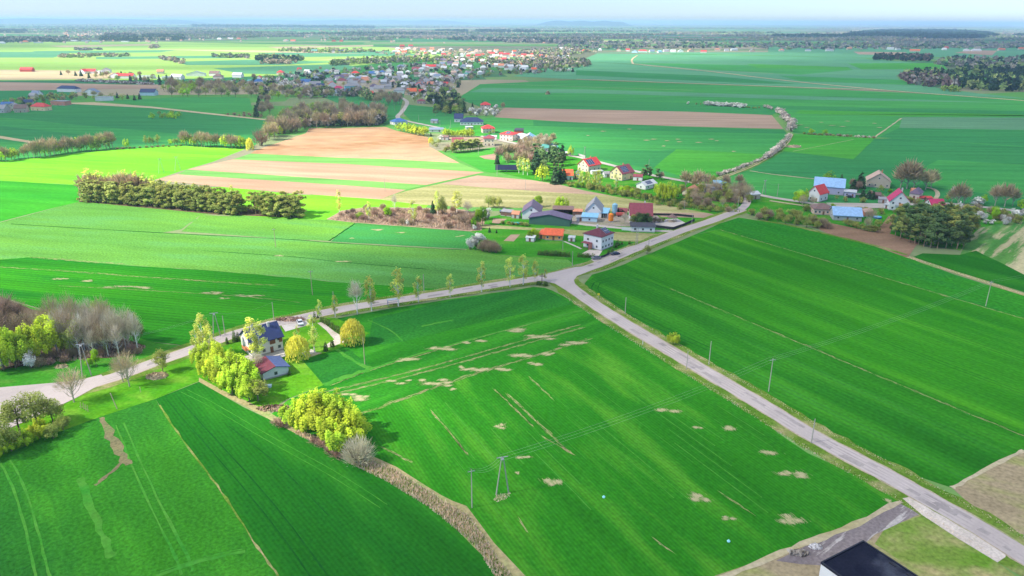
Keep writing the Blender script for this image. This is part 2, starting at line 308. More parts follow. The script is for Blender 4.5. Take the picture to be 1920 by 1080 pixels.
# --- foreground
fld([(-300,1010),(0,857),(70,825),(187,782),(292,748),(299,762),(338,820),(373,865),(412,918),(447,967),(471,1010),(503,1055),(524,1080),(600,1220),(-500,1220)], g_F1, 2)
fld([(299,760),(292,748),(373,716),(419,742),(500,784),(552,812),(590,831),(650,865),(721,899),(800,947),(828,966),(856,992),(881,1019),(945,1080),(1060,1220),(600,1220),(524,1080),(503,1055),(471,1010),(447,967),(412,918),(373,865),(338,820)], g_F2, 1)
fld([(500,784),(540,750),(607,722),(567,680),(632,597),(740,577),(850,560),(960,545),(1000,538),(1022,540),(1036,545),(1107,582),(1180,626),(1231,662),(1284,693),(1390,762),(1515,850),(1630,905),(1690,941),(1590,990),(1515,1017),(1440,1046),(1340,1080),(1100,1220),(1060,1220),(985,1080),(927,1019),(905,989),(875,949),(850,940),(828,929),(800,912),(744,876),(702,857),(650,865),(590,831),(552,812)], g_main, 1)
fld([(632,597),(740,577),(850,560),(960,545),(1000,538),(1022,540),(1036,545),(1107,582),(1160,612),(1105,640),(873,707),(678,776),(600,765),(540,750),(607,722),(567,680)], g_head, 2)
fld([(567,680),(607,722),(700,690),(655,655)], g_teal, 3)
fld([(700,597),(850,562),(960,547),(1020,542),(1075,570),(900,605),(760,640),(690,650)], g_teal, 3)
fld([(650,865),(721,899),(800,947),(828,966),(856,992),(881,1019),(945,1080),(1060,1220),(1120,1220),(985,1080),(927,1019),(905,989),(875,949),(850,940),(828,929),(800,912),(744,876),(702,857),(640,838),(552,803),(500,770),(420,733),(373,708),(373,716),(419,742),(500,784),(552,812),(590,831)], drygrass, 4, 'ditch_bank')
# --- right of the road
fld([(1098,529),(1110,515),(1151,503),(1220,475),(1300,441),(1347,430),(1569,495),(1773,555),(1920,598),(2300,700),(2300,980),(1920,818),(1747,747),(1480,635),(1258,542),(1147,504)], g_B, 1)
fld([(1098,547),(1093,537),(1098,529),(1147,504),(1258,542),(1480,635),(1747,747),(1920,818),(2000,852),(1920,844),(1853,878),(1785,915),(1720,893),(1675,875),(1524,791),(1391,716),(1280,649),(1173,591)], g_B3, 2)
fld([(1300,441),(1347,420),(1385,408),(1450,418),(1520,428),(1560,442),(1640,462),(1702,482),(1790,515),(1920,555),(2300,660),(2300,700),(1920,598),(1773,555),(1569,495),(1347,430)], g_B1, 2)
fld([(1785,915),(1853,878),(1920,846),(2100,770),(2500,1000),(2300,1200),(1920,1013),(1840,965)], fallow, 2)
fld([(1730,475),(1800,478),(1830,470),(1920,515),(2200,590),(2200,620),(1920,548),(1790,508),(1712,482)], g_F2, 3)
fld([(1835,425),(1880,415),(1960,400),(2200,440),(2200,585),(1920,515),(1800,478),(1815,450)], stripy, 2)
fld([(1690,941),(1707,930),(1760,960),(1660,990),(1640,1020),(1700,1060),(1720,1200),(1300,1200),(1340,1080),(1440,1046),(1515,1017),(1590,990)], fallow, 3, 'plot')
fld([(1692,936),(1735,960),(1700,975),(1640,1003),(1600,1040),(1560,1062),(1500,1058),(1455,1052),(1515,1022),(1590,993)], rough_y, 5, 'yard')
fld([(1730,967),(1800,1010),(1870,1055),(2000,1150),(1720,1200),(1700,1060),(1640,1020),(1660,990)], plot, 4, 'plot')
fld([(1692,935),(1707,932),(1750,959),(1887,1035),(1885,1045),(1870,1055),(1730,967)], gravelw, 7, 'pavement')
# --- around the white house by the road
fld([(-200,950),(0,858),(70,825),(187,782),(292,748),(375,714),(360,665),(304,683),(244,703),(142,747),(71,781),(-200,880)], lawn, 3, 'meadow')
fld([(-200,700),(0,560),(150,600),(280,640),(360,651),(281,678),(206,700),(94,721),(0,729),(-200,735)], lawn2, 2, 'meadow')
fld([(-200,690),(0,555),(60,580),(150,600),(272,648),(262,662),(200,672),(110,668),(60,684),(0,694)], leaflitter, 3, 'forest_floor')
fld([(360,668),(420,640),(535,612),(600,594),(632,597),(692,625),(640,652),(567,676),(607,722),(540,748),(500,770),(420,733),(373,710)], lawn, 3, 'garden')
fld([(524,605),(573,600),(581,609),(535,622)], concrete, 6, 'pavement')
fld([(595,606),(605,604),(627,622),(655,639),(616,652),(606,650),(627,637),(612,620)], gravelw, 6, 'pavement')
fld([(565,662),(584,655),(594,661),(571,668)], concrete, 7, 'pavement')
fld([(571,668),(594,661),(605,662),(575,672)], dirt, 6, 'path')
fld([(455,668),(480,684),(540,667),(530,655)], concrete, 5, 'pavement')
# --- west of the road
fld([(-300,487),(0,487),(60,482),(207,495),(400,508),(547,520),(640,530),(825,542),(730,556),(640,571),(519,601),(440,620),(360,650),(280,640),(150,600),(0,556),(-300,590)], g_W3, 1)
fld([(-300,500),(-300,455),(0,417),(147,378),(300,392),(400,402),(377,403),(340,430),(300,437),(20,420),(0,487)], g_W, 1)
fld([(0,417),(20,420),(300,437),(533,448),(640,457),(872,469),(880,465),(930,478),(1065,487),(1074,498),(1010,516),(950,524),(825,542),(640,530),(547,520),(400,508),(207,495),(60,482),(0,487)], g_W, 2)
fld([(377,403),(560,411),(612,412),(666,418),(617,452),(533,448),(340,434)], g_W, 3)
fld([(668,418),(881,434),(898,443),(876,467),(620,453)], g_W2, 3)
fld([(-300,338),(0,339),(145,347),(149,378),(0,416),(-300,455)], g_L2, 2)
fld([(-300,330),(0,302),(100,291),(207,280),(333,272),(463,278),(400,303),(333,323),(288,338),(145,347),(0,339),(-300,345)], g_L1, 2)
fld([(420,350),(561,365),(620,367),(808,380),(795,392),(640,400),(612,412),(560,411),(400,402),(147,378),(152,362)], g_L1, 1)
fld([(147,378),(152,366),(300,372),(455,388),(560,398),(570,409),(400,402)], leaflitter, 3, 'forest_floor')
fld([(290,337),(333,327),(640,347),(761,356),(712,374),(600,366),(440,353)], soil, 3)
fld([(333,327),(350,318),(640,337),(694,340),(799,347),(761,356),(640,347)], g_str, 4)
fld([(350,318),(437,299),(640,307),(720,312),(908,323),(799,347),(694,340),(640,337)], soil, 3)
fld([(437,299),(470,288),(640,296),(720,298),(862,306),(908,323),(720,312),(640,307)], g_str, 4)
fld([(470,288),(477,283),(573,250),(580,240),(635,240),(723,238),(743,245),(802,257),(805,275),(862,306),(720,298),(640,296)], soil_o, 3)
fld([(823,345),(895,329),(998,338),(1048,346),(1098,358),(1146,367),(1040,361),(900,351)], soil_p, 4)
fld([(712,374),(762,358),(823,345),(900,351),(1040,361),(1146,367),(1225,378),(1325,398),(1330,404),(1228,400),(1100,394),(971,390),(860,388),(790,384)], olive, 3)
fld([(1228,399),(1350,400),(1335,409),(1240,407)], soil_p, 5)
fld([(843,288),(928,276),(960,300),(985,312),(955,322),(920,324),(905,321),(862,300)], f_brt, 4)
fld([(898,293),(928,288),(935,301),(908,298)], soil_p, 5)
fld([(612,411),(640,395),(690,388),(800,390),(870,393),(910,408),(903,432),(881,434),(666,418)], scrub_g, 5, 'scrub_ground')
# --- gardens round the farm at the crossroads
fld([(881,434),(910,408),(980,396),(1060,398),(1140,398),(1290,404),(1345,407),(1300,420),(1204,455),(1127,487),(1075,497),(1065,487),(930,478),(880,465),(900,440)], lawn2, 4, 'garden')
fld([(900,420),(1010,428),(1180,436),(1250,440),(1225,455),(1160,452),(1010,432),(905,428)], olive, 5, 'garden')
fld([(958,440),(975,440),(963,453),(944,452)], soil_p, 6, 'garden_bed')
fld([(925,410),(950,411),(935,420),(922,418)], soil_p, 6, 'garden_bed')
fld([(1075,405),(1230,402),(1240,412),(1215,425),(1100,424),(1070,418)], yardm, 6, 'pavement')
fld([(1230,412),(1270,410),(1285,418),(1250,430),(1225,425)], concrete, 6, 'pavement')
fld([(1090,476),(1105,468),(1130,470),(1120,484)], gravelw, 6, 'pavement')
fld([(1107,487),(1140,478),(1170,466),(1207,455),(1215,458),(1150,484),(1120,494)], asphalt, 6, 'pavement')
# --- village gardens
fld([(1000,305),(1060,290),(1150,312),(1240,332),(1310,345),(1400,362),(1405,385),(1345,403),(1240,383),(1150,368),(1050,345),(985,335),(930,322)], lawn2, 5, 'garden')
fld([(1400,365),(1500,380),(1640,372),(1740,350),(1800,352),(1920,395),(2000,405),(1880,418),(1835,428),(1800,470),(1700,452),(1650,430),(1540,425),(1440,415),(1400,400)], lawn2, 5, 'garden')
fld([(1538,420),(1560,419),(1640,436),(1666,405),(1680,408),(1668,438),(1722,455),(1702,484),(1640,462),(1560,442),(1535,430)], soil_b, 6)
fld([(1545,372),(1600,372),(1680,378),(1665,392),(1610,388),(1550,382)], asphalt2, 6, 'pavement')
fld([(1735,352),(1770,352),(1785,365),(1750,358)], soil_p, 6)
fld([(1280,352),(1340,350),(1400,362),(1400,382),(1340,378),(1280,368)], leaflitter, 6, 'garden')
# --- north-east, beyond the village
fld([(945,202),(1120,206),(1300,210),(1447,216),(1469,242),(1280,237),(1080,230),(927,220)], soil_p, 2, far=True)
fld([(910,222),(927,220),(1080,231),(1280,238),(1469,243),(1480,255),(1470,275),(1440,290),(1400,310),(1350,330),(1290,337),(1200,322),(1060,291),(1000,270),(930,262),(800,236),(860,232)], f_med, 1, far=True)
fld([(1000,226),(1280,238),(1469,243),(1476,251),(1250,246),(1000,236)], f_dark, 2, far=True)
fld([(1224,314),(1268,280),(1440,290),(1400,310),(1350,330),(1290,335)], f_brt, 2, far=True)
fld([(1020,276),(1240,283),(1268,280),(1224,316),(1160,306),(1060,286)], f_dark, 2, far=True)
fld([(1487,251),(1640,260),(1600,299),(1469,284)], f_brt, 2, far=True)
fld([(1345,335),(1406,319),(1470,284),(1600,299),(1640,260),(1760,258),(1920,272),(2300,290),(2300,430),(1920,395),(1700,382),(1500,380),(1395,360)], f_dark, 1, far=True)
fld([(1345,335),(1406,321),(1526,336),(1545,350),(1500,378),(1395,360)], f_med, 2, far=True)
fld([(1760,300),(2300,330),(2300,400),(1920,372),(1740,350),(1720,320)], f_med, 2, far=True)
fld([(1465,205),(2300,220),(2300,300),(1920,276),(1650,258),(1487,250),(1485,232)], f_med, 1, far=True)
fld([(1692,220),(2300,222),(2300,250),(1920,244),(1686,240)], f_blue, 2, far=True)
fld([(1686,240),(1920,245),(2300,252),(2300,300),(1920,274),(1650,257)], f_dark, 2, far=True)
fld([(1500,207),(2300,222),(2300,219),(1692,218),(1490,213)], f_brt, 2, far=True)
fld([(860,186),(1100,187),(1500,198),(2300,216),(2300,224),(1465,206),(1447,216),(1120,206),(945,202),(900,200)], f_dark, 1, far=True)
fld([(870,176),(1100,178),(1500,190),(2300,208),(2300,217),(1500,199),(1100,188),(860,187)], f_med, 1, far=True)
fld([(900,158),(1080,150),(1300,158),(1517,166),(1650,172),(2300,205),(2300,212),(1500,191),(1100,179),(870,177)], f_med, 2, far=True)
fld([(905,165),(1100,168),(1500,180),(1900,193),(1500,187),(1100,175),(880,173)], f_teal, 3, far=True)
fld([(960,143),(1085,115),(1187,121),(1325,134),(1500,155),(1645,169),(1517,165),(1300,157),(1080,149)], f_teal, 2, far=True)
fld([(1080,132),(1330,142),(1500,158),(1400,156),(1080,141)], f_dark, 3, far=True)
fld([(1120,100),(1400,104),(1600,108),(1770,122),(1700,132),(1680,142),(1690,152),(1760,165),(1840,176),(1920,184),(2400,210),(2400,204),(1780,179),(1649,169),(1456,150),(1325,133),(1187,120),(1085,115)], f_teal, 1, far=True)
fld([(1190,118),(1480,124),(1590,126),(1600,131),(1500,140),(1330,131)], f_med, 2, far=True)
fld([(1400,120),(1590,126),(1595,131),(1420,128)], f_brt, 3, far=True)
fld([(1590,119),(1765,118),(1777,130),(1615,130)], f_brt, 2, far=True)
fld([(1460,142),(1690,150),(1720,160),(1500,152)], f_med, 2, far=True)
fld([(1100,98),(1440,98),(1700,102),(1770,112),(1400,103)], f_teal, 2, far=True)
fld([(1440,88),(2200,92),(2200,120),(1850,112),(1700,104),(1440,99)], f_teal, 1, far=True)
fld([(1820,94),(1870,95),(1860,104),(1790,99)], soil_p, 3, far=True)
fld([(1600,97),(1700,98),(1690,104),(1610,102)], soil_p, 3, far=True)
# --- north-west
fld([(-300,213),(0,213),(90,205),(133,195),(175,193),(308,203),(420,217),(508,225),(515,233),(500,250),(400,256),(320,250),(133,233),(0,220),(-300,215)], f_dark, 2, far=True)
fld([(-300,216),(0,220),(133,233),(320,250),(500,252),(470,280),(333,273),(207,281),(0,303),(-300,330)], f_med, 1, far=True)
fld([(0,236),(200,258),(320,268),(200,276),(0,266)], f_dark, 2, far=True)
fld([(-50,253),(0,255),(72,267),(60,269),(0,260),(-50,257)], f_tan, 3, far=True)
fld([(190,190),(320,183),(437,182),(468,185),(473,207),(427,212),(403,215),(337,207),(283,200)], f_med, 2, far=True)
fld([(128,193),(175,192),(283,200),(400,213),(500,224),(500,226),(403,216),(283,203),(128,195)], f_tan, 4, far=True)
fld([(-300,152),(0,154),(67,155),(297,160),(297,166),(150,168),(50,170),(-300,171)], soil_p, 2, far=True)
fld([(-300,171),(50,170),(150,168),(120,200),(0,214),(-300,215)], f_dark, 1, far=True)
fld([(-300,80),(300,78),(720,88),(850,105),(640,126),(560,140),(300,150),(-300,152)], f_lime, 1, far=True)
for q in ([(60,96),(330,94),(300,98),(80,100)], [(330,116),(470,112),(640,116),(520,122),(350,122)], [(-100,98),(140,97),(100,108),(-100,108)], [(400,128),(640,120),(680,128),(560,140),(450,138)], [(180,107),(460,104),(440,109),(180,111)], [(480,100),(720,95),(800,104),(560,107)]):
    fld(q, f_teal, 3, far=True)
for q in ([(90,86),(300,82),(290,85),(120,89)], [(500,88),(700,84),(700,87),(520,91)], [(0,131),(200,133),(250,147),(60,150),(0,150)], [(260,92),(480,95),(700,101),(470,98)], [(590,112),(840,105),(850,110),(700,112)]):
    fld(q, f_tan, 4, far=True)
_rf = random.Random(8)
for _k in range(95):
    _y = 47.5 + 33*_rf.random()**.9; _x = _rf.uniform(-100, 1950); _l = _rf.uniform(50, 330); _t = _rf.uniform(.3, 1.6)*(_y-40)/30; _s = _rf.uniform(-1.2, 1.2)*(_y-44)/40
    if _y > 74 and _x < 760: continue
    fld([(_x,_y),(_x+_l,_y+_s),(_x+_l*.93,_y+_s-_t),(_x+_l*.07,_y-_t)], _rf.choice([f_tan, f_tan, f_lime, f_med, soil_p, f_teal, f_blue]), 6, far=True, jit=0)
fld([(600,180),(760,170),(745,226),(720,236),(700,212),(640,196)], f_dark, 2, far=True)
fld([(760,196),(830,203),(870,212),(862,232),(800,236),(770,226),(757,214)], f_dark, 3, far=True)
fld([(800,246),(900,234),(935,247),(900,256),(850,250)], f_brt, 4, far=True)
fld([(835,256),(900,258),(925,262),(900,268),(840,262)], soil_p, 4, far=True)
# ---------------------------------------------------------------- roads, lanes and tracks
RD = [(-260,860),(-60,800),(60,758),(140,729),(225,705),(281,683),(340,663.5),(400,641),(450,623),(519,606),(600,588),(680,573),(795,556),(870,544.5),(950,531),(1010,522.5),(1045,517),(1080,509),(1115,499),(1155,482),(1210,459),(1287,429),(1330,416),(1390,393)]
SE = [(1052,518),(1060,530),(1080,547),(1110,568),(1150,594),(1213,632),(1270,666),(1322,697),(1380,731),(1436,764),(1524,819),(1613,866),(1678,900),(1733,932),(1833,988),(1903,1032),(1990,1085),(2250,1240)]
VL = [(752,183),(764,190),(763,197),(753,211),(742,221),(765,228),(790,233),(815,238),(840,244),(870,250),(905,256),(935,263),(965,269),(1000,278),(1045,288),(1095,297),(1153,312),(1225,330),(1300,343),(1345,350),(1395,360),(1441,370),(1499,379),(1560,387),(1640,390),(1700,384),(1770,381),(1821,387),(1904,395),(2100,420)]
ribbon('verge', RD, 11.5, verge, 0.085, rag=0.6); ribbon('verge', SE, 13.0, verge, 0.082, rag=0.7)
ribbon('road', RD, 5.6, asphalt, 0.12); ribbon('road', SE, 5.6, asphalt, 0.116)
wear = groundmat('worn_asphalt', (0.40, 0.35, 0.335), (0.45, 0.395, 0.38), (0.50, 0.44, 0.42), 0.7, 4, 0.08, 1.5, speck=0.1, bump=0.1)
crumb = groundmat('sandy_road_edge', (0.40, 0.33, 0.24), (0.46, 0.38, 0.28), (0.20, 0.24, 0.08), 0, 2, 0.12, 1.4, speck=0.25)
for rp, zz in ((RD, 0.126), (SE, 0.1225)):
    for o_ in (-1.75, -.45, .55, 1.8): ribbon('wheel_tracks', rp, 0.42, wear, zz + o_*.0003, o_, 0.12)
    for o_ in (-2.95, 2.95): ribbon('road_edge', rp, 0.5, crumb, zz - .008 + o_*.0002, o_, 0.22)
_rp = random.Random(17)
for rp in (RD[5:22], SE[1:16]):
    P_ = smooth([at(*q) for q in rp], 2); mbp = MB()
    for _k in range(34):
        i_ = _rp.randrange(1, len(P_)-1); p_ = P_[i_].lerp(P_[i_+1] if i_+1 < len(P_) else P_[i_], _rp.random()); d_ = (P_[i_]-P_[i_-1]).normalized(); n_ = Vector((-d_.y, d_.x, 0)); c_ = p_ + n_*_rp.uniform(-1.9, 1.6); l_ = _rp.uniform(.6, 3.5); w_ = _rp.uniform(.3, .9); zq = .129 + _k*.00008
        mbp.add([tuple(c_-d_*l_-n_*w_)[:2]+(zq,), tuple(c_+d_*l_-n_*w_*.8)[:2]+(zq,), tuple(c_+d_*l_*.9+n_*w_)[:2]+(zq,), tuple(c_-d_*l_*.8+n_*w_*.9)[:2]+(zq,)], [(0,1,2,3)])
    tag(mbp.build('road_patches', groundmat('asphalt_patch', (0.31,0.275,0.27), (0.36,0.32,0.31), None, 0, 1, .2, 1.5, speck=.1, bump=.1)), kind='structure')
fld([(1005,519),(1037,511),(1080,501),(1105,500),(1132,499),(1105,509),(1082,518),(1076,526),(1081,540),(1092,551),(1075,552),(1058,543),(1040,532),(1010,526)], asphalt, 10.6, 'road', jit=0)
fld([(-200,720),(0,727),(94,719),(146,714),(190,703),(200,715),(142,747),(71,781),(0,811),(-200,890)], asphalt, 9.2, 'road', jit=0)
ribbon('lane', VL, 5.0, asphalt2, 0.30, rag=0.2)
ribbon('lane', [(1388,394),(1400,384),(1404,364)], 4.6, asphalt, 0.22)
ribbon('track', [(1340,338),(1352,333),(1375,326),(1400,316),(1425,304),(1445,292),(1465,278),(1478,265),(1484,252)], 5.0, verge, 0.26, rag=.4)
for o_ in (-1.1, 1.1): ribbon('track', [(1340,338),(1352,333),(1375,326),(1400,316),(1425,304),(1445,292),(1465,278),(1478,265),(1484,252)], 0.9, dirt, 0.29, o_, 0.2)
ribbon('track', [(1187,120),(1325,133),(1456,150),(1649,169),(1780,179),(1920,189),(2200,212)], 8, f_tan, 0.5)
ribbon('track', [(1187,120),(1183,112),(1195,104)], 5, f_tan, 0.5)
ribbon('field_edge', [(1080,149),(1299,157),(1517,165),(1645,169)], 9.0, f_tan, 0.55)
ribbon('field_edge', [(930,158),(1080,163),(1300,170)], 1.6, f_tan, 0.55)
ribbon('field_edge', [(1325,133),(1450,138)], 3.0, f_tan, 0.55)
ribbon('track', [(1736,352),(1752,355),(1760,364),(1752,376)], 2.5, dirt, 0.3)
ribbon('path', [(1443,377),(1502,386),(1560,392)], 2.5, dirt, 0.3)
ribbon('field_edge', [(1406,321),(1450,328),(1526,336)], 1.6, dirt, 0.3, rag=.5)
ribbon('field_edge', [(1640,258),(1690,222)], 1.5, dirt, 0.3, rag=.4)
ribbon('field_edge', [(1487,284),(1600,262)], 0.6, dirt, 0.2)
ribbon('field_edge', [(1702,482),(1790,511),(1920,552),(2200,640)], 3.4, drygrass, 0.10, rag=0.7)
ribbon('field_edge', [(1700,478),(1640,460),(1560,442),(1500,426),(1420,412)], 2.4, verge, 0.09, rag=0.5)
ribbon('field_edge', [(299,760),(338,820),(373,865),(412,918),(447,967),(471,1010),(503,1055),(524,1080),(600,1200)], 0.42, verge, 0.08, rag=0.2)
ribbon('field_edge', [(1785,915),(1853,878),(1920,845)], 1.0, dirt, 0.09, rag=0.3)
ribbon('field_edge', [(1690,941),(1590,991),(1515,1018),(1440,1047),(1300,1110)], 1.4, dirt, 0.10, rag=0.4)
ribbon('path', [(1058,453),(1075,460),(1090,467)], 1.2, concrete, 0.12)
ribbon('lane', [(1070,418),(1120,424),(1180,429),(1225,433),(1262,434)], 3.5, asphalt2, 0.11)
# wheel tracks, bare lines and thin patches in the crops
TR = []
tm1 = groundmat('track_soil', (0.30, 0.32, 0.13), (0.42, 0.38, 0.20), (0.14, 0.28, 0.05), 0, 2, 0.3, 1.3, speck=0.25)
tm2 = groundmat('track_pale', (0.05, 0.24, 0.025), (0.08, 0.27, 0.035), (0.03, 0.19, 0.02), 0, 2, 0.2, 1.0, speck=0.2)
tm3 = groundmat('track_dark', (0.008, 0.08, 0.012), (0.012, 0.10, 0.014), None, 0, 2, 0.2, 1.0, speck=0.2)
def tracks(lst, m, z, dash=0.0):
    mb = MB()
    for k_, (pts, wd, off) in enumerate(lst):
        z += 0.0004
        P = [at(*p) for p in pts]
        if not dash: strip_geo(mb, P, wd, off, z, wd*0.3); continue
        P = smooth(P, 2)
        for a, b in zip(P, P[1:]):                      # many short ragged streaks, so the line fades in and out
            d = b-a; L_ = d.length; dn = d.normalized() if L_ else Vector((1,0,0)); n_ = Vector((-dn.y, dn.x, 0))
            for _ in range(int(L_*dash*(1+wd))):
                q = a + dn*rg.uniform(0, L_) + n_*(off + rg.gauss(0, wd*.45)); l2 = rg.uniform(.3, 2.2); w2 = rg.uniform(.04, .12)
                mb.add([(q.x-dn.x*l2, q.y-dn.y*l2, z), (q.x+n_.x*w2, q.y+n_.y*w2, z), (q.x+dn.x*l2, q.y+dn.y*l2, z), (q.x-n_.x*w2, q.y-n_.y*w2, z)], [(0,3,2,1)])
    tag(mb.build('wheel_tracks', m), kind='structure')
dbl = lambda pts, w_=0.35, g=1.0: [(pts, w_, -g), (pts, w_, g)]
HB = [(600,741),(727,712),(850,680),(960,648),(1090,612)]
tracks([([(678,776),(740,754),(800,732),(873,707)], 0.9, 0)] + [([(873,707),(960,680),(1040,656),(1105,636)], 0.7, 0)] +
       dbl(HB, 0.55, 1.3) + [([(622,722),(700,692),(787,667),(900,632),(1017,602)], 0.35, 0)] +
       [([(1350,924),(1410,963)], 0.35, 0), ([(1225,1010),(1257,1033)], 0.3, 0), ([(810,773),(845,812),(877,853)], 0.3, 0), ([(720,840),(773,868)], 0.3, 0), ([(974,974),(991,1000)], 0.3, 0),
        ([(927,730),(1000,800)], 0.3, 0), ([(953,740),(1012,796),(1070,850)], 0.45, 0), ([(992,707),(1035,747)], 0.3, 0), ([(1019,820),(1072,850)], 0.25, 0)], tm1, 0.062, 2.2)
tk = [([(225,795),(267,897),(317,999),(345,1052),(350,1075)], 0.5, 1.0), ([(225,795),(267,897),(317,999),(345,1052),(350,1075)], 0.5, -1.0)]
tk += dbl([(8,862),(30,900),(53,967),(70,1040),(81,1080),(95,1140)], 0.45, 1.0) + [([(148,897),(170,950),(190,1000),(211,1045)], 1.6, 0)]
tk += dbl([(345,733),(400,760),(493,816),(570,858),(640,897),(720,950)], 0.16, 0.9) + [([(292,1080),(380,1050),(460,1034)], 0.8, 0), ([(300,1072),(400,1040),(455,1030)], 0.3, 0)]
tk += [([(700,690),(850,645),(1000,605),(1100,580)], 1.3, 0), ([(607,722),(700,690)], 2.2, 0), ([(630,655),(660,675),(690,690)], 1.6, 0), ([(790,612),(850,600)], 1.0, 0), ([(690,600),(735,620),(755,640)], 0.5, 0)]
# long drill lines in the main field, all parallel
a0, a1 = at(953, 740), at(1070, 850); dr = (a1-a0).normalized(); nr = Vector((-dr.y, dr.x, 0))
for i in range(-13, 24):
    if i in (0,): continue
    s0 = rg.uniform(-6, 30) ; ln = rg.uniform(12, 60); p = a0 + nr*(i*2.9 + rg.uniform(-1.2, 1.2)) + dr*s0*1.4
    q = [topx(p + dr*k*ln/3) for k in range(4)]
    if all(inside(x, y, [(690,800),(873,712),(1105,645),(1200,660),(1600,915),(1430,1035),(1100,1100),(990,1070),(900,960)]) for x, y in q): tk.append((q, rg.choice([.12, .16, .25]), 0))
tracks(tk, tm2, 0.068)
tracks(dbl([(322,746),(360,790),(457,897),(530,985),(598,1080),(640,1140)], 0.3, 1.4) + dbl([(1120,530),(1112,545),(1150,572),(1240,615),(1330,655)], 0.35, 1.2) + dbl([(1120,530),(1160,520),(1200,527)], 0.3, 1.2) +
       [([(430,800),(521,869),(616,967)], 0.3, 0), ([(20,420),(300,437),(533,448),(640,457),(872,469)], 0.8, 0), ([(380,470),(560,482),(640,492),(800,505)], 0.5, 0), ([(666,419),(617,452)], 0.9, 0)], tm3, 0.072)
tracks([([(190,783),(205,815),(225,845),(240,872)], 2.0, 0), ([(236,862),(205,888),(179,911)], 0.9, 0)], groundmat('washout', (0.16,0.15,0.08), (0.22,0.19,0.10), (0.05,0.17,0.03), 0, 1, .2, 1.5, speck=.3), 0.075)
tracks([([(0,501),(120,508),(300,522),(513,535)], 0.8, 0), ([(60,483),(230,495)], 1.1, 0), ([(1258,542),(1480,635),(1747,747),(1920,818)], 0.5, 0), ([(1347,430),(1569,495),(1773,555),(1920,598)], 0.6, 0),
        ([(110,536),(280,545),(460,556),(560,567)], 0.4, 0)], tm1, 0.078, 1.6)
EL = [(833,653,20,5),(887,640,18,5),(765,675,18,4),(967,620,20,6),(1020,632,25,5),(1073,643,28,5),(977,667,22,6),(1033,663,14,4),(900,693,20,6),(940,692,14,4),(1003,682,15,4),(823,718,20,6),(793,713,10,4),(747,715,20,5),(867,690,9,4),(677,747,18,7),(650,740,14,4),(643,762,15,4),(847,730,8,3),
      (937,801,14,8),(987,858,14,6),(1036,905,17,10),(971,887,3,3),(1369,802,15,6),(1302,802,12,6),(1436,847,20,7),(1253,769,14,5),(1495,890,20,8),(1308,933,18,10),(1368,972,12,6),(1483,977,20,10),(1665,938,8,5),(697,863,3,2),
      (110,523,10,2),(213,537,20,3),(267,540,22,3),(407,550,16,3),(423,559,9,2),(470,555,20,3),(167,527,10,2),(697,431,12,2),(750,436,14,1.5),(860,443,10,2),(660,447,4,1),(520,480,10,1),(640,490,10,1)]
mb = MB(); rb = random.Random(11); pcol = []
for (x, y, rx, ry) in EL:
    c = at(x, y); s_ = scale_at(c); dep = math.asin(H/(c-Vector((0,0,H))).length); wx = rx/s_; wy = ry/s_/math.sin(dep)
    head = y < 760 and 600 < x < 1120; dirv = A_HEAD if head else (A_ROW if x > 600 and y > 760 else W_ROW)
    cl = [(rb.gauss(0, .5), rb.gauss(0, .35), rb.uniform(.25, .8)) for _ in range(rb.randint(3, 6))]
    for _ in range(int((120 + 200*min(1.6, rx/12))*rb.uniform(.5, 1.2)*(1.7 if head else 1))):
        a_, b_, q_ = rb.choice(cl); t = abs(rb.gauss(0, .6)); an = rb.uniform(0, 6.28); u = a_ + math.cos(an)*t*q_; v = b_ + math.sin(an)*t*q_*.7
        p = c + Vector((u*wx, v*wy, 0)); ln = rb.uniform(.1, .9) if wx > 2 else rb.uniform(.1, .3); wd = rb.uniform(.04, .13); n = 5; vs = []
        for k in range(n):
            t2 = 2*math.pi*k/n; a, b = math.cos(t2)*ln*rb.uniform(.7, 1.2), math.sin(t2)*wd*rb.uniform(.6, 1.3)
            vs.append((p.x + a*math.cos(dirv) - b*math.sin(dirv), p.y + a*math.sin(dirv) + b*math.cos(dirv), 0.09 + rb.uniform(0, .012)))
        mb.add(vs, [tuple(range(n))]); k = min(1, max(0, 1.15 - t*.8 + rb.uniform(-.35, .2))); pcol += [(.12+.32*k, .24+.14*k, .05+.17*k)]*n
def soilmat():
    m, t, p = base_mat('thin_crop_soil'); a = N(t, 'ShaderNodeAttribute', attribute_name='col'); t.links.new(a.outputs['Color'], p.inputs['Base Color']); return m
_me = mb.mesh('bare_soil'); _a = _me.attributes.new('col', 'FLOAT_COLOR', 'POINT'); _a.data.foreach_set('color', [v for c_ in pcol for v in (*c_, 1.0)])
tag(link('bare_soil', _me, soilmat()), kind='structure')
mb = MB()
for x0, y0, n, dx, dy, sd in ((1120,250,30,4,-1.2,1),(1545,230,0,0,0,0)):
    pass
for (x, y) in [(1102,255),(1225,262),(1212,264),(1250,265),(1270,262),(1272,267),(1310,268),(1335,262),(1345,265),(1375,285),(1245,275),(1500,235),(1512,240),(1540,230),(1560,236),(1590,228),(1580,238),(1640,232),(1650,240),(1130,247),(1180,243)]:
    c = at(x, y); s_ = scale_at(c)
    mb.add([(c.x-5/s_*rb.uniform(.6,1.6), c.y, .5), (c.x, c.y-1.2, .5), (c.x+6/s_*rb.uniform(.6,1.4), c.y+.5, .5), (c.x, c.y+2.2, .5)], [(0,1,2,3)])
tag(mb.build('bare_soil', f_tan), kind='structure')
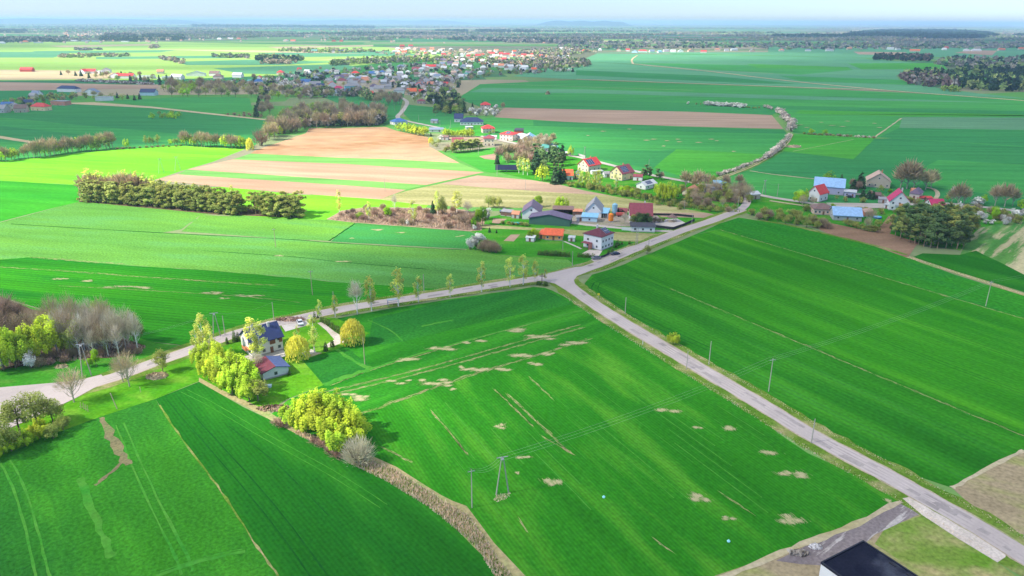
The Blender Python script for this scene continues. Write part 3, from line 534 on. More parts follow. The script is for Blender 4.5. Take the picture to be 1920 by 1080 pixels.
# ================================================================ trees
def quads_mesh(name, C3, size, seed, up=0.5, aspect=1.0, tone=None, dirs=None, out=1.0):
    """many small leaf faces: C3 (n,3) centres, size (n,), facing loosely outward and up"""
    r = np.random.default_rng(seed); n = len(C3)
    if dirs is not None: a = dirs
    else:
        o_ = C3 - np.array([0, 0, C3[:, 2].mean()*.8]); o_ /= np.linalg.norm(o_, axis=1)[:, None] + 1e-6; nn = o_*out + np.array([0, 0, up]) + r.normal(size=(n, 3))*.55; nn /= np.linalg.norm(nn, axis=1)[:, None]
        a = np.cross(nn, r.normal(size=(n, 3))); a /= np.linalg.norm(a, axis=1)[:, None] + 1e-9
    b = np.cross(a, r.normal(size=(n, 3)) if dirs is not None else nn); b /= np.linalg.norm(b, axis=1)[:, None] + 1e-9
    s = size[:, None] * 0.5; A = a * s * aspect; B = b * s
    V = np.empty((n, 4, 3)); V[:, 0] = C3 - A - B * .6; V[:, 1] = C3 + A - B; V[:, 2] = C3 + A * .9 + B; V[:, 3] = C3 - A * .8 + B * .8
    return np_mesh(name, V.reshape(-1, 3), 4, tone if tone is not None else 0.85 + 0.3 * r.random(n))
def np_mesh(name, V, k, tone=None, col=None):
    n = len(V) // k; me = bpy.data.meshes.new(name); me.vertices.add(len(V)); me.vertices.foreach_set('co', V.astype(np.float32).ravel())
    me.loops.add(len(V)); me.loops.foreach_set('vertex_index', np.arange(len(V), dtype=np.int32)); me.polygons.add(n)
    me.polygons.foreach_set('loop_start', np.arange(0, len(V), k, dtype=np.int32))
    try: me.polygons.foreach_set('loop_total', np.full(n, k, dtype=np.int32))
    except Exception: pass
    me.update(calc_edges=True); me.validate()
    if tone is not None:
        at_ = me.attributes.new('tone', 'FLOAT', 'POINT'); at_.data.foreach_set('value', np.repeat(tone, k).astype(np.float32))
    if col is not None:
        at_ = me.attributes.new('col', 'FLOAT_COLOR', 'POINT'); cc = np.ones((len(V), 4), np.float32); cc[:, :3] = np.repeat(col, k, axis=0); at_.data.foreach_set('color', cc.ravel())
    return me
def in_clumps(clumps, n, r, shell=0.35):
    w_ = np.array([c[3]*c[4]*c[5] for c in clumps])**.67; w_ /= w_.sum(); idx = r.choice(len(clumps), n, p=w_); C = np.array(clumps)[idx]
    d = r.normal(size=(n, 3)); d /= np.linalg.norm(d, axis=1)[:, None]; rr = (shell + (1-shell)*r.random(n)**.6)[:, None] * (0.9 + .25*r.random((n, 1)))
    tn = r.uniform(.66, 1.28, len(clumps))[idx] * (0.88 + .24*r.random(n))
    return C[:, :3] + d * rr * C[:, 3:6], tn
def merge_mesh(name, parts):
    """parts: [(mesh, material index)] -> one mesh for far copies, keeps 'tone'"""
    V = []; Fc = []; M = []; T = []; b = 0
    for me, mi in parts:
        n = len(me.vertices); co = np.empty(n*3, np.float32); me.vertices.foreach_get('co', co); V.append(co.reshape(-1, 3))
        a = me.attributes.get('tone'); t = np.ones(n, np.float32)
        if a: a.data.foreach_get('value', t)
        T.append(t)
        for p in me.polygons: Fc.append([v + b for v in p.vertices]); M.append(mi)
        b += n
    out = bpy.data.meshes.new(name); out.from_pydata(np.concatenate(V).tolist(), [], Fc); out.polygons.foreach_set('material_index', M)
    a = out.attributes.new('tone', 'FLOAT', 'POINT'); a.data.foreach_set('value', np.concatenate(T)); return out
def trunk_mb(h, r0, rng, forks=3, lean=.4, spread=1.2, top=.9, n=6):
    mb = MB(); P = [Vector((0, 0, -.2))]; 
    for k in range(1, 5): P.append(Vector((rng.uniform(-lean, lean)*k/4, rng.uniform(-lean, lean)*k/4, h*top*k/4)))
    mb.tube(P, [r0, r0*.8, r0*.6, r0*.4, r0*.12], n)
    for i in range(forks):
        z = rng.uniform(.25, .7)*h*top; b = Vector((0, 0, z)); t = rng.uniform(0, 6.28); e = b + Vector((math.cos(t)*spread, math.sin(t)*spread, rng.uniform(.8, 2.2)))
        mb.tube([b, b.lerp(e, .5) + Vector((0, 0, -.15)), e], [r0*.4, r0*.28, r0*.08], 4)
    return mb
def twigs(name, n, cx, cz, rx, rz, rng_seed, ln=1.3, wd=.07, inner=.15, base=None):
    """fine bare twigs: slim tapering triangles that fan outward"""
    r = np.random.default_rng(rng_seed); d = r.normal(size=(n, 3)); d[:, 2] = np.abs(d[:, 2])*1.0 - .15; d /= np.linalg.norm(d, axis=1)[:, None]
    rr = (inner + (1-inner)*r.random(n)**.55)[:, None]; C = np.array([0, 0, cz]) + d*rr*np.array([rx, rx, rz])*(.86+.28*r.random((n, 1)))
    dirs = d + np.array([0, 0, .7]) + r.normal(size=(n, 3))*.28; dirs /= np.linalg.norm(dirs, axis=1)[:, None]
    b = np.cross(dirs, r.normal(size=(n, 3))); b /= np.linalg.norm(b, axis=1)[:, None]
    L_ = (ln*(.5+r.random(n)))[:, None]; V = np.empty((n, 3, 3)); V[:, 0] = C - dirs*L_*.5 - b*wd; V[:, 1] = C - dirs*L_*.5 + b*wd; V[:, 2] = C + dirs*L_*.5
    return np_mesh(name, V.reshape(-1, 3), 3, .8+.4*r.random(n))
LM = dict(
 willow=leafmat('willow_leaves', (0.52, 0.67, 0.05), .36, .12), gold=leafmat('golden_willow_leaves', (0.96, 0.96, 0.15), .42, .05), birch=leafmat('birch_leaves', (0.66, 0.70, 0.16), .45),
 bare=leafmat('bare_twigs', (0.50, 0.40, 0.23), .1), brown=leafmat('brown_twigs', (0.42, 0.32, 0.20), .1), red=leafmat('reddish_twigs', (0.44, 0.30, 0.22), .1), grey=leafmat('pale_twigs', (0.58, 0.52, 0.38), .15),
 pine=leafmat('pine_needles', (0.36, 0.40, 0.10), .3), pined=leafmat('dark_pine_needles', (0.14, 0.23, 0.075), .2), spruce=leafmat('spruce_needles', (0.05, 0.11, 0.045), .15), thuja=leafmat('thuja_leaves', (0.11, 0.20, 0.03), .2),
 blossom=leafmat('white_blossom', (0.82, 0.80, 0.74), .4), green=leafmat('spring_leaves', (0.24, 0.44, 0.03), .4), olive=leafmat('budding_leaves', (0.38, 0.42, 0.10), .4), lime=leafmat('lime_leaves', (0.44, 0.66, 0.03), .45), pineb=leafmat('belt_pine_needles', (0.36, 0.40, 0.10), .35), dgreen=leafmat('dark_leaves', (0.08, 0.15, 0.04), .2), pinkb=leafmat('blackthorn_blossom', (0.70, 0.60, 0.52), .2))
TK = dict(white=plain('birch_bark', (0.72, 0.70, 0.64), .8, .2, 3), brown=plain('brown_bark', (0.20, 0.15, 0.10), .9, .2, 2), grey=plain('grey_bark', (0.44, 0.39, 0.31), .9, .2, 2), red=plain('pine_bark', (0.36, 0.24, 0.15), .9, .2, 2))
PROTO = {}
def proto(kind, seed, hi):
    """(trunk mesh, crown mesh, trunk mat, leaf mat), nominal height 10 m"""
    key = (kind, seed, hi)
    if key in PROTO: return PROTO[key]
    rng = random.Random(seed*77 + len(kind)); r = np.random.default_rng(seed*13 + len(kind)); q = 1.0 if hi else .16; big = 1.0 if hi else 2.3
    tk = 'brown'; lm = None; cm = None
    if kind in ('willow', 'green', 'olive', 'lime', 'dgreen'):
        cl = []
        n = 46 if kind == 'willow' else 20
        for i in range(n):
            t = rng.uniform(0, 6.28); rad = (3.1 if kind == 'willow' else 2.9)*math.sqrt(rng.random()); z = 2.6 + rng.random()*5.4*(1-(rad/3.6)**2*.7); e = rng.uniform(.42, .78) if kind == 'willow' else rng.uniform(.85, 1.35)
            cl.append((math.cos(t)*rad, math.sin(t)*rad, z, e, e, e*(2.3 if kind == 'willow' else 1.1)))
        if kind != 'willow': cl += [(0, 0, 6, 2.2, 2.2, 2.6)]
        P, T = in_clumps(cl, int((4800 if kind != 'olive' else 2600)*(q if hi else .09)), r); cm = quads_mesh(kind, P, big*r.uniform(.17, .34, len(P)), seed, tone=T); lm = LM[kind]; tm = trunk_mb(8.5, .22, rng, 6, .3, 2.0)
    elif kind == 'gold':
        n = int(2600*q); t = r.uniform(0, 6.28, n); rad = 4.0*np.sqrt(r.random(n)); zt = 9.2 - 4.2*(rad/4.1)**2.2 + r.normal(size=n)*.25; drop = r.random(n)**1.3 * (1.2 + rad*1.15)
        P = np.stack([np.cos(t)*rad, np.sin(t)*rad, np.maximum(zt-drop, .9)], 1); d = np.stack([np.cos(t)*.12, np.sin(t)*.12, -np.ones(n)], 1); d /= np.linalg.norm(d, axis=1)[:, None]
        tn = .8 + .4*((np.sin(t*9+seed)+1)/2)*r.random(n); cm = quads_mesh(kind, P, big*r.uniform(.22, .36, n), seed, aspect=2.6, tone=tn, dirs=d); lm = LM['gold']; tm = trunk_mb(8, .25, rng, 7, .3, 2.2)
    elif kind in ('birch', 'birchbare'):
        cl = []
        for i in range(18):
            z = 2.8 + 7.0*(i/17); rad = (1.45*math.sin(math.pi*min(1, (z-1.8)/8.6))**.8)*.9; t = rng.uniform(0, 6.28); cl.append((math.cos(t)*rad*.8, math.sin(t)*rad*.8, z, .62, .62, .95))
        tk = 'white'; mb = trunk_mb(10, .14, rng, 12, .25, 1.0, .98, 5)
        if kind == 'birchbare':
            for i in range(26):
                z = rng.uniform(2.2, 9); t = rng.uniform(0, 6.28); k = 1.5*(1-(z-2)/9); mb.tube([(0, 0, z), (math.cos(t)*k*.7, math.sin(t)*k*.7, z+.9), (math.cos(t)*k, math.sin(t)*k, z+2)], [.05, .035, .01], 3)
            cm = twigs(kind, int(700*q), 0, 6, 1.9, 4.2, seed, 1.3, .035*big); lm = LM['grey']
        else:
            P, T = in_clumps(cl, int(760*q), r, .1); cm = quads_mesh(kind, P, big*r.uniform(.18, .32, len(P)), seed, tone=T); lm = LM['birch']
        tm = mb
    elif kind in ('bare', 'brown', 'grey', 'red'):
        mb = trunk_mb(7.5, .20, rng, 0, .4, 2.4)
        for i in range(24):
            z = rng.uniform(1.6, 5.8); t = rng.uniform(0, 6.28); k = rng.uniform(1.4, 3.3); e = Vector((math.cos(t)*k, math.sin(t)*k, z + rng.uniform(1.6, 4.0))); m_ = Vector((math.cos(t)*k*.45, math.sin(t)*k*.45, z+.9)); mb.tube([(0, 0, z), m_, e], [.1, .07, .02], 4)
            for j in range(2 if hi else 0):
                e2 = m_.lerp(e, .5) + Vector((rng.uniform(-1, 1), rng.uniform(-1, 1), rng.uniform(.8, 1.8))); mb.tube([m_.lerp(e, .3), e2], [.04, .012], 3)
        cm = twigs(kind, int(950*(q if hi else .36)), 0, 5.4, 3.4, 4.5, seed, 1.25*(1 if hi else 1.8), .035*(1 if hi else 6)); lm = LM[kind]; tk = 'grey' if kind in ('bare', 'grey') else 'brown'; tm = mb
    elif kind in ('bush', 'bushred', 'bushgreen', 'bushgrey', 'bushpink', 'blossom'):
        mb = MB(); R0 = 4.6
        for i in range(16):
            t = rng.uniform(0, 6.28); k = rng.uniform(1.5, 4.2); mb.tube([(math.cos(t)*.6, math.sin(t)*.6, 0), (math.cos(t)*k*.6, math.sin(t)*k*.6, 4), (math.cos(t)*k, math.sin(t)*k, rng.uniform(6, 9))], [.14, .09, .03], 3)
        if kind in ('bushgreen', 'blossom', 'bushpink'):
            cl = [(math.cos(t_)*q_, math.sin(t_)*q_, z_, e_, e_, e_) for t_, q_, z_, e_ in [(rng.uniform(0, 6.28), rng.uniform(0, 3.2), rng.uniform(2.6, 7.2), rng.uniform(1.3, 2.2)) for _ in range(15)]]
            P, T = in_clumps(cl, int((1500 if kind != 'bushpink' else 1100)*q), r, .3); P[:, 2] = np.maximum(P[:, 2], .4); cm = quads_mesh(kind, P, big*r.uniform(.35, .65, len(P)), seed, tone=T); lm = LM[{'bushgreen': 'olive', 'blossom': 'blossom', 'bushpink': 'pinkb'}[kind]]
        else:
            cm = twigs(kind, int(1700*q), 0, 3.0, R0, 6.2, seed, 2.0*(1 if hi else 1.5), .07*(1 if hi else 3)); lm = LM[{'bush': 'brown', 'bushred': 'red', 'bushgrey': 'grey'}[kind]]
        tm = mb
    elif kind in ('pine', 'pined', 'pineb'):
        cl = []
        for i in range(18):
            z = rng.uniform(1.3 if kind == 'pineb' else 3.0, 9.4); rad = (2.6 if kind == 'pineb' else 2.3)*math.sqrt(rng.random())*(1.08-(z/12)**2); t = rng.uniform(0, 6.28); cl.append((math.cos(t)*rad, math.sin(t)*rad, z, .95, .95, .65))
        cl.append((0, 0, 9.3, .6, .6, .8)); P, T = in_clumps(cl, int(1700*q), r, .3); cm = quads_mesh(kind, P, big*r.uniform(.22, .42, len(P)), seed, tone=T); lm = LM[kind]; tk = 'red'; tm = trunk_mb(9, .16, rng, 4, .1, 1.2)
    elif kind in ('spruce', 'thuja'):
        n = int((1500 if kind == 'spruce' else 700)*q); z = 10*(1-np.sqrt(r.random(n)))*.96 + .3; wid = 2.3 if kind == 'spruce' else 1.9
        lay = .82 + .22*np.abs(np.sin(z*3.2)) if kind == 'spruce' else 1.0; prof = wid*((10.2-z)/10)**(.95 if kind == 'spruce' else .55)*lay
        t = r.uniform(0, 6.28, n); rad = prof*(.55+.45*r.random(n)**.5); P = np.stack([np.cos(t)*rad, np.sin(t)*rad, z], 1)
        cm = quads_mesh(kind, P, big*r.uniform(.3, .6, n), seed, tone=.75+.5*r.random(n)); lm = LM[kind]; tm = trunk_mb(9.5, .2, rng, 0, .02)
    tr = tm.mesh('trunk')
    if hi: PROTO[key] = (tr, cm, TK[tk], lm)
    else:
        me = merge_mesh(kind, [(tr, 0), (cm, 1)]); PROTO[key] = (me, None, TK[tk], lm)
        for m_ in (TK[tk], lm): me.materials.append(m_)
    return PROTO[key]
NAMES = dict(pineb='pine_tree', willow='willow_tree', gold='weeping_willow', birch='birch_tree', birchbare='birch_tree', bare='bare_tree', grey='bare_tree', brown='bare_tree', red='bare_tree', pine='pine_tree', pined='pine_tree', spruce='spruce_tree', thuja='thuja_shrub',
             bush='bare_shrub', bushred='bare_shrub', bushgrey='bare_shrub', bushgreen='green_shrub', blossom='blossom_tree', bushpink='blackthorn_shrub', green='broadleaf_tree', olive='broadleaf_tree', dgreen='broadleaf_tree', lime='broadleaf_tree')
CATS = dict(willow='tree', gold='tree', thuja='shrub', bush='shrub', bushred='shrub', bushgrey='shrub', bushgreen='shrub', bushpink='shrub')
rt = random.Random(21); LODD = 470.0
def tree(kind, px, py, h, label, group=None, wid=1.0, share=False, z=0.0):
    p = at(px, py); hi = p.length < LODD and h > 3.2; pr = proto(kind, rt.randint(1, 3), hi); s = h/10.0; sw = s*wid*rt.uniform(.92, 1.08); rz = rt.uniform(0, 6.28)
    nm = NAMES[kind]; ct = CATS.get(kind, 'tree')
    if hi:
        o = empty(nm, (p.x, p.y, 0), rz); o.scale = (sw, sw, s)
        for nme, me, m_ in (('trunk' if ct == 'tree' else 'stems', pr[0], pr[2]), ('crown', pr[1], pr[3])):
            if not me.materials: me.materials.append(m_)
            c = bpy.data.objects.new(nme, me); COL.objects.link(c); c.parent = o
    else:
        o = bpy.data.objects.new(nm, pr[0]); COL.objects.link(o); o.location = (p.x, p.y, 0); o.rotation_euler = (0, 0, rz); o.scale = (sw, sw, s)
    o['_px'] = topx(p)[0]; tag(o, label, ct, group, share=share); return o
def row(kinds, pts, n, h, label, group, wid=1.0, jx=1.5, jy=.6, share=False):
    """n trees along a pixel polyline"""
    L_ = [0]
    for a, b in zip(pts, pts[1:]): L_.append(L_[-1] + math.hypot(b[0]-a[0], b[1]-a[1]))
    for i in range(n):
        d = L_[-1]*(i+.5)/n; k = max(j for j in range(len(pts)-1) if L_[j] <= d+1e-6); f = (d-L_[k])/(L_[k+1]-L_[k])
        x = pts[k][0]+(pts[k+1][0]-pts[k][0])*f; y = pts[k][1]+(pts[k+1][1]-pts[k][1])*f; kd = kinds[rt.randrange(len(kinds))] if isinstance(kinds, list) else kinds
        lb = label[kd] if isinstance(label, dict) else label
        if share: lb += ', ' + ['left end', 'left part', 'middle', 'right part', 'right end'][min(4, int(5*i/n))]
        tree(kd, x+rt.uniform(-jx, jx), y+rt.uniform(-jy, jy), h*rt.uniform(.82, 1.15), lb, group, wid, share)
def wood(kinds, poly, n, h, label, group, wid=1.0, share=True):
    pts = []
    for _ in range(n):                                   # spaced out: best of six tries
        best = None
        for _k in range(6):
            x, y = rand_in(poly, rt); dd = min([((x-a)**2 + (3*(y-b))**2) for a, b in pts] or [1e9])
            if best is None or dd > best[0]: best = (dd, x, y)
        pts.append(best[1:])
    sx_ = sorted(p[0] for p in pts); sy_ = sorted(p[1] for p in pts)
    for x, y in sorted(pts, key=lambda q: q[1]):
        kd = kinds[rt.randrange(len(kinds))]; lb = label[kd] if isinstance(label, dict) else label
        if share and n > 5: lb += ', ' + ['back', 'inner', 'front'][min(2, 3*sy_.index(y)//n)] + ' ' + ['left', 'centre left', 'centre right', 'right'][min(3, 4*sx_.index(x)//n)]
        tree(kd, x, y, h*rt.uniform(.78, 1.18), lb, group, wid, share)
# --- birches along the road
for (x, y, h, k) in [(670,589,13,'birchbare'),(697,583,13,'birch'),(747,574,14.5,'birch'),(785,567,10,'birch'),(844,557,9,'birch'),(903,548,12,'birch'),(956,538,12,'birch'),(981,534,12.5,'birch'),(1003,529,9,'birch'),(1022,527,5,'birch'),(629,594,8,'birch'),(600,601,7.5,'birch')]:
    tree(k, x, y, h, 'leafless silver birch with white limbs beside the road' if k == 'birchbare' else 'white stemmed birch with sparse yellow green leaves on the road verge', 'birches along the road', 1.25)
# --- the white house by the road
for x, y, h in [(385,668,14),(399,670,11),(372,665,10)]: tree('birch', x, y, h, 'tall birch above the bright willows beside the navy roofed house', 'birches by the willow belt', 1.3)
for x, y, h in [(479,676,14),(491,678,13)]: tree('birch', x, y, h, 'birch standing close in front of the navy roofed house', 'birches in front of the white house', 1.2)
tree('birch', 590, 660, 12, 'slim birch on the lawn between the two yellow weeping willows', None, 1.2); tree('birch', 560, 655, 8, 'small birch behind the left yellow weeping willow')
for x, y, h in [(378,684,9),(398,692,11),(414,706,12.5),(392,712,9),(437,716,13),(418,726,10),(452,726,12.5),(436,738,10),(464,738,11),(468,752,9)]:
    tree('willow', x, y, h, 'bright yellow green willow in the belt below the navy roofed house', 'willows beside the white house', 1.12)
tree('olive', 484, 752, 8, 'greyish budding willow at the lower end of the belt by the garage', None, 1.2); tree('grey', 484, 697, 6.5, 'small pale bare tree between house and garage')
tree('gold', 559, 673, 8.4, 'golden weeping willow between the white house and the lawn birch', None, 1.15); tree('gold', 662, 644, 9, 'golden weeping willow at the garden corner beside the wheat', None, 1.1)
row('thuja', [(601,602),(618,612),(640,627)], 11, 2.6, 'thuja in the clipped hedge behind the white gravel strip', 'thuja hedge by the gravel strip', 1.4, .4, .3, True)
for x, y, h in [(440,641,4.5),(447,640,3.5),(426,645,3),(590,597,3),(596,596,2)]: tree('thuja', x, y, h, 'narrow dark cypress beside the road at the white house', 'narrow cypresses by the road')
for x, y, h in [(623,650,3),(648,642,2.2),(543,703,2),(611,658,3.4)]: tree('thuja', x, y, h, 'small cone shaped conifer in the garden of the white house', 'garden conifers', 1.3)
for x, y in [(467,702),(475,708),(456,700)]: tree('bushgreen', x, y, 2.4, 'low green bush behind the maroon garage', 'bushes behind the garage', 1.1)
# --- willow clump and bare bush in the middle of the fields
for x, y, h in [(555,800,9),(578,806,12),(598,815,13),(615,800,13.5),(622,828,12),(640,818,13),(655,838,11.5),(637,845,10),(665,826,11)]:
    tree('willow', x, y, h, 'bright yellow green willow in the clump between the front fields', 'willow clump between the fields', 1.2)
tree('bushgrey', 673, 869, 7.6, 'rounded bare grey bush at the lower end of the willow clump', None, 1.15)
for x, y in [(590,832),(603,838),(618,850),(632,858),(520,797),(530,801)]: tree('bushred', x, y, 2.4, 'low reddish brown brush at the foot of the willow clump', 'low brush along the ditch', 1.6)
# --- left wood
for x, y, h in [(8,694,17),(30,690,16),(48,684,15),(72,676,16),(92,668,17),(108,664,15),(128,658,12),(20,678,13)]: tree('willow', x, y, h, 'yellow green poplar at the left edge of the roadside wood', 'leafing trees of the roadside wood', .85)
wood(['bare', 'bare', 'grey', 'brown', 'olive'], [(95,668),(200,670),(262,662),(265,645),(200,628),(110,620),(60,640)], 30, 13.5, 'tall sparse tree in the roadside wood left of the white house', 'bare trees of the roadside wood', .72)
wood(['birchbare'], [(95,672),(200,672),(262,664),(265,650),(150,650),(100,660)], 14, 12, 'pale stemmed leafless tree at the front of the roadside wood', 'pale stems of the roadside wood', 1.1)
wood(['brown', 'red'], [(-70,650),(70,648),(60,612),(-70,590)], 14, 12, 'dense brown bare tree at the far left of the roadside wood', 'brown trees of the roadside wood', 1.1)
wood(['bush', 'bushred'], [(60,690),(260,668),(285,655),(180,665),(60,676)], 14, 3.2, 'reddish brown thorn bush along the front of the roadside wood', 'brush in front of the wood', 1.2)
tree('lime', 181, 687, 7, 'slim lime green young tree in front of the roadside wood', None, .5); tree('lime', 168, 688, 3.4, 'small round yellow green bush in front of the roadside wood'); tree('blossom', 60, 690, 7, 'white blossoming tree in front of the roadside wood', None, .8); tree('blossom', -4, 694, 8, 'pale blossoming tree cut by the left edge of the photo')
tree('bare', 243, 725, 11.5, 'bare tree on the verge left of the brush pile'); tree('bare', 231, 716, 9, 'bare tree leaning over the road behind the verge tree'); tree('olive', 306, 699, 9.5, 'budding tree on the verge right of the brush pile', None, .8); tree('bare', 139, 754, 10.5, 'forked bare tree where the road widens at the left', None, 1.15)
for x, y, h, k in [(70,800,12,'olive'),(38,812,12,'olive'),(100,796,9,'olive'),(5,850,12,'olive'),(-25,840,12,'olive')]: tree(k, x, y, h, 'airy pale leafed willow at the road bend lower left', 'airy willows at the road bend', 1.05)
for x, y, h, k in [(22,846,6,'willow'),(48,836,5.5,'willow'),(75,822,6.5,'willow'),(100,822,5,'olive'),(118,806,5,'olive'),(-10,862,5,'willow')]: tree(k, x, y, h, 'low bushy willow along the lower left field edge', 'bushy willows at the lower left', 1.3)
tree('willow', 1262, 646, 5.6, 'single rounded yellow bush beside the road between the fields', None, 1.1); tree('olive', 1213, 476, 5, 'sparse pale bush on the verge opposite the white hip roofed house', None, 1.3)
# --- pine belt
LP = {'pineb': 'olive green pine packed in the long pine belt', 'pine': 'olive pine with bare trunk in the long pine belt', 'birch': 'yellow birch rising behind the left part of the pine belt', 'bare': 'leafless tree rising behind the pine belt'}
row('pineb', [(155,377),(300,388),(452,403)], 52, 10.2, {k: v + ', front row' for k, v in LP.items()}, 'pines of the long belt', 1.3, 2, 1, True); row('pineb', [(158,372),(300,381),(455,397)], 46, 11.2, LP, 'pines of the long belt', 1.3, 3, 1, True)
row(['birch', 'birch', 'bare'], [(160,367),(230,371),(300,377)], 22, 14.0, LP, 'birches behind the pine belt', 1.2, 2, 1, True); row(['birch', 'pine'], [(300,376),(450,392)], 16, 11.8, LP, 'birches behind the pine belt', 1.2, 2, 1, True)
row('pineb', [(500,406),(562,408)], 9, 11, 'olive green pine of the short clump right of the long belt', 'pines of the short clump', 1.45, 2, 1.2, True); row('pineb', [(470,396),(565,402)], 12, 11.5, 'olive green pine of the short clump right of the long belt', 'pines of the short clump', 1.4, 2, 1.5, True)
for x, y in [(480,404),(487,404)]: tree('pine', x, y, 12, 'slender pine with bare orange trunk in the gap of the belt', 'slender pines in the gap', .7)
# --- scrub patch
for x, y, h, k, l, wd in [(637,402,13,'birch','tall thin birch at the left end of the reddish scrub',1.2),(692,412,9.5,'birch','birch in front of the reddish scrub, left part',1.5),(740,397,10,'birchbare','thin nearly leafless birch behind the reddish scrub',.8),(775,419,12,'birch','green birch in the middle of the reddish scrub',1.4),(727,407,7,'lime','rounded lime green tree in the reddish scrub',1.1),
      (821,405,13.5,'birch','left of the two tall birches behind the scrub',1.1),(830,404,13.5,'olive','dark leafy tree beside the two tall birches behind the scrub',.7),(812,402,8,'spruce','dark spruce left of the tall birches',1.1),(857,399,12,'birch','yellow leafed birch right of the tall pair behind the scrub',1.7),(877,405,9,'grey','grey bare tree behind the right end of the scrub',.9),
      (675,411,4.8,'green','dark green round bush in the reddish scrub',1.5),(896,424,11,'lime','slim bright green poplar at the right end of the scrub',.55),(905,422,12,'green','taller green tree at the right end of the scrub',.6),(889,430,8,'green','small green tree at the right end of the scrub',.6)]: tree(k, x, y, h, l, None, wd)
wood(['bushred', 'bush', 'bushred'], [(625,410),(650,398),(690,392),(800,394),(868,398),(898,412),(895,428),(860,430),(680,416)], 44, 3.4, 'low reddish bush in the scrub patch below the stubble field', 'reddish scrub bushes', 1.25)
for x, y, h in [(872,428,8),(884,425,8.5),(862,424,7),(895,414,7)]: tree('red', x, y, h, 'dark reddish bare tree at the right end of the scrub', 'dark reddish trees', .95)
for x, y, h, l, g in [(764,422,3.2,'small white blossoming bush at the edge of the scrub',None),(889,431,3.4,'small white blossoming bush right of the scrub',None),(914,411,7,'round white blossoming tree beside the small yard',None),(882,468,5.8,'large white blossoming bush at the field corner',None),(893,463,7,'taller white blossoming bush behind the field corner',None),(901,456,6,'blossoming bush highest at the field corner',None)]: tree('blossom', x, y, h, l, g, .95)
for x, y in [(905,471),(918,473),(930,474),(912,465),(925,468)]: tree('bush', x, y, 5, 'brown bare thicket beside the large white blossom', 'brown thicket at the field corner', 1.2)
for x, y in [(916,389),(926,390),(936,391)]: tree('olive', x, y, 8.2, 'pale green willow bush at the edge of the stubble field', 'pale willow bushes', .9)
tree('lime', 1009, 388, 8, 'small bright willow behind the purple roofed house', None, 1.1); tree('willow', 1053, 393, 9.5, 'wide bright willow behind the open brown shed', None, 1.35)
# --- farm at the crossroads
row('thuja', [(1008,478),(1069,482)], 18, 2.8, 'thuja in the long hedge on the lawn before the orange roofed barn', 'long thuja hedge', 1.25, .3, .2, True); row('thuja', [(1083,482),(1116,484)], 10, 2.4, 'thuja in the short hedge beside the white hip roofed house', 'short thuja hedge', 1.25, .3, .2, True)
tree('lime', 1001, 448, 6.5, 'round bright green tree left of the orange roofed barn', None, 1.2); tree('green', 993, 450, 5.6, 'lower round green tree left of the orange roofed barn', None, 1.1)
for x, y, h in [(918,436,2.8),(931,437,2),(1054,404,2),(1159,404,4.5),(1167,404,3.4),(1171,405,3)]: tree('spruce', x, y, h, 'small dark conifer in the farm gardens', 'small garden conifers', 1.2)
tree('olive', 1186, 421, 7, 'yellowish leafed tree covering the left wall under the maroon roof', None, .8)
for x, y in [(1196,423),(1205,424),(1214,424)]: tree('dgreen', x, y, 8, 'dense dark green tree before the maroon roofed house', 'trees before the maroon roofed house', 1.2)
tree('grey', 1171, 421, 6.5, 'pale bare tree between orange tank and maroon roofed house', None, .9)
for x, y, h, k in [(1228,416,3.2,'bush'),(1236,417,3,'bush'),(1243,416,2.6,'bushgreen')]: tree(k, x, y, h, 'small shrub right of the maroon roofed house', 'shrubs by the maroon roofed house', 1.2)
for x, y, h in [(1141,476,2.6),(1148,473,2.8),(1155,464,2.5),(1158,460,3),(1166,458,1.8),(1180,458,2)]: tree('thuja', x, y, h, 'little conifer in the gravel garden of the hip roofed house', 'conifers in the gravel garden', 1.8)
row('bushgreen', [(940,421),(962,422),(990,424)], 6, 2.2, 'low green shrub left of the dark green warehouse', 'shrubs by the warehouse', 1.6)
# --- village band
wood(['brown', 'red', 'bare'], [(930,306),(960,288),(1000,288),(1012,300),(1000,314),(950,314)], 22, 10.5, 'dark brown bare tree in the grove left of the dark pines', 'dark bare grove', 1.0)
tree('spruce', 932, 308, 9, 'dark conifer at the left corner of the bare grove')
wood(['pined', 'pined', 'spruce'], [(1000,318),(1000,298),(1030,292),(1056,300),(1052,324),(1030,330),(1004,334)], 17, 12.5, 'dark pine in the grove beside the round bright willow', 'dark pine grove', 1.15)
tree('willow', 1017, 339, 13.5, 'big round yellow green willow before the dark pines', None, 1.15)
for x, y, h in [(973,325,12),(981,328,12.5),(989,329,11)]: tree('birch', x, y, h, 'slender birch left of the round willow', 'birches left of the round willow', 1.3)
for x, y, h in [(1041,345,12.5),(1050,343,11),(1057,338,9)]: tree('spruce', x, y, h, 'dark spruce beside the house with the orange roof', 'dark spruces by the orange roof', 1.2)
tree('willow', 1070, 293, 10.5, 'bright yellow tree on the green field behind the village', None, .85)
row('birch', [(1083,349),(1128,354)], 7, 10.5, 'birch with white trunk in the row before the red roofed house', 'birches before the red roofed house', 1.35, 2, .6); row('birch', [(1150,356),(1156,356)], 1, 10, 'lone white stemmed birch before the yellow house', None)
wood(['bushgreen', 'bushgreen', 'green'], [(1058,346),(1100,352),(1160,358),(1200,365),(1240,380),(1150,366),(1080,354)], 34, 4.2, {'bushgreen': 'olive green bush along the lower edge of the village', 'green': 'fresh green bush along the lower edge of the village'}, 'bushes along the village edge', 1.3)
for x, y, h in [(1175,364,6.5),(1185,367,5.5),(1165,362,5)]: tree('lime', x, y, h, 'bright green round bush before the yellow house', 'bright green bushes', 1.2)
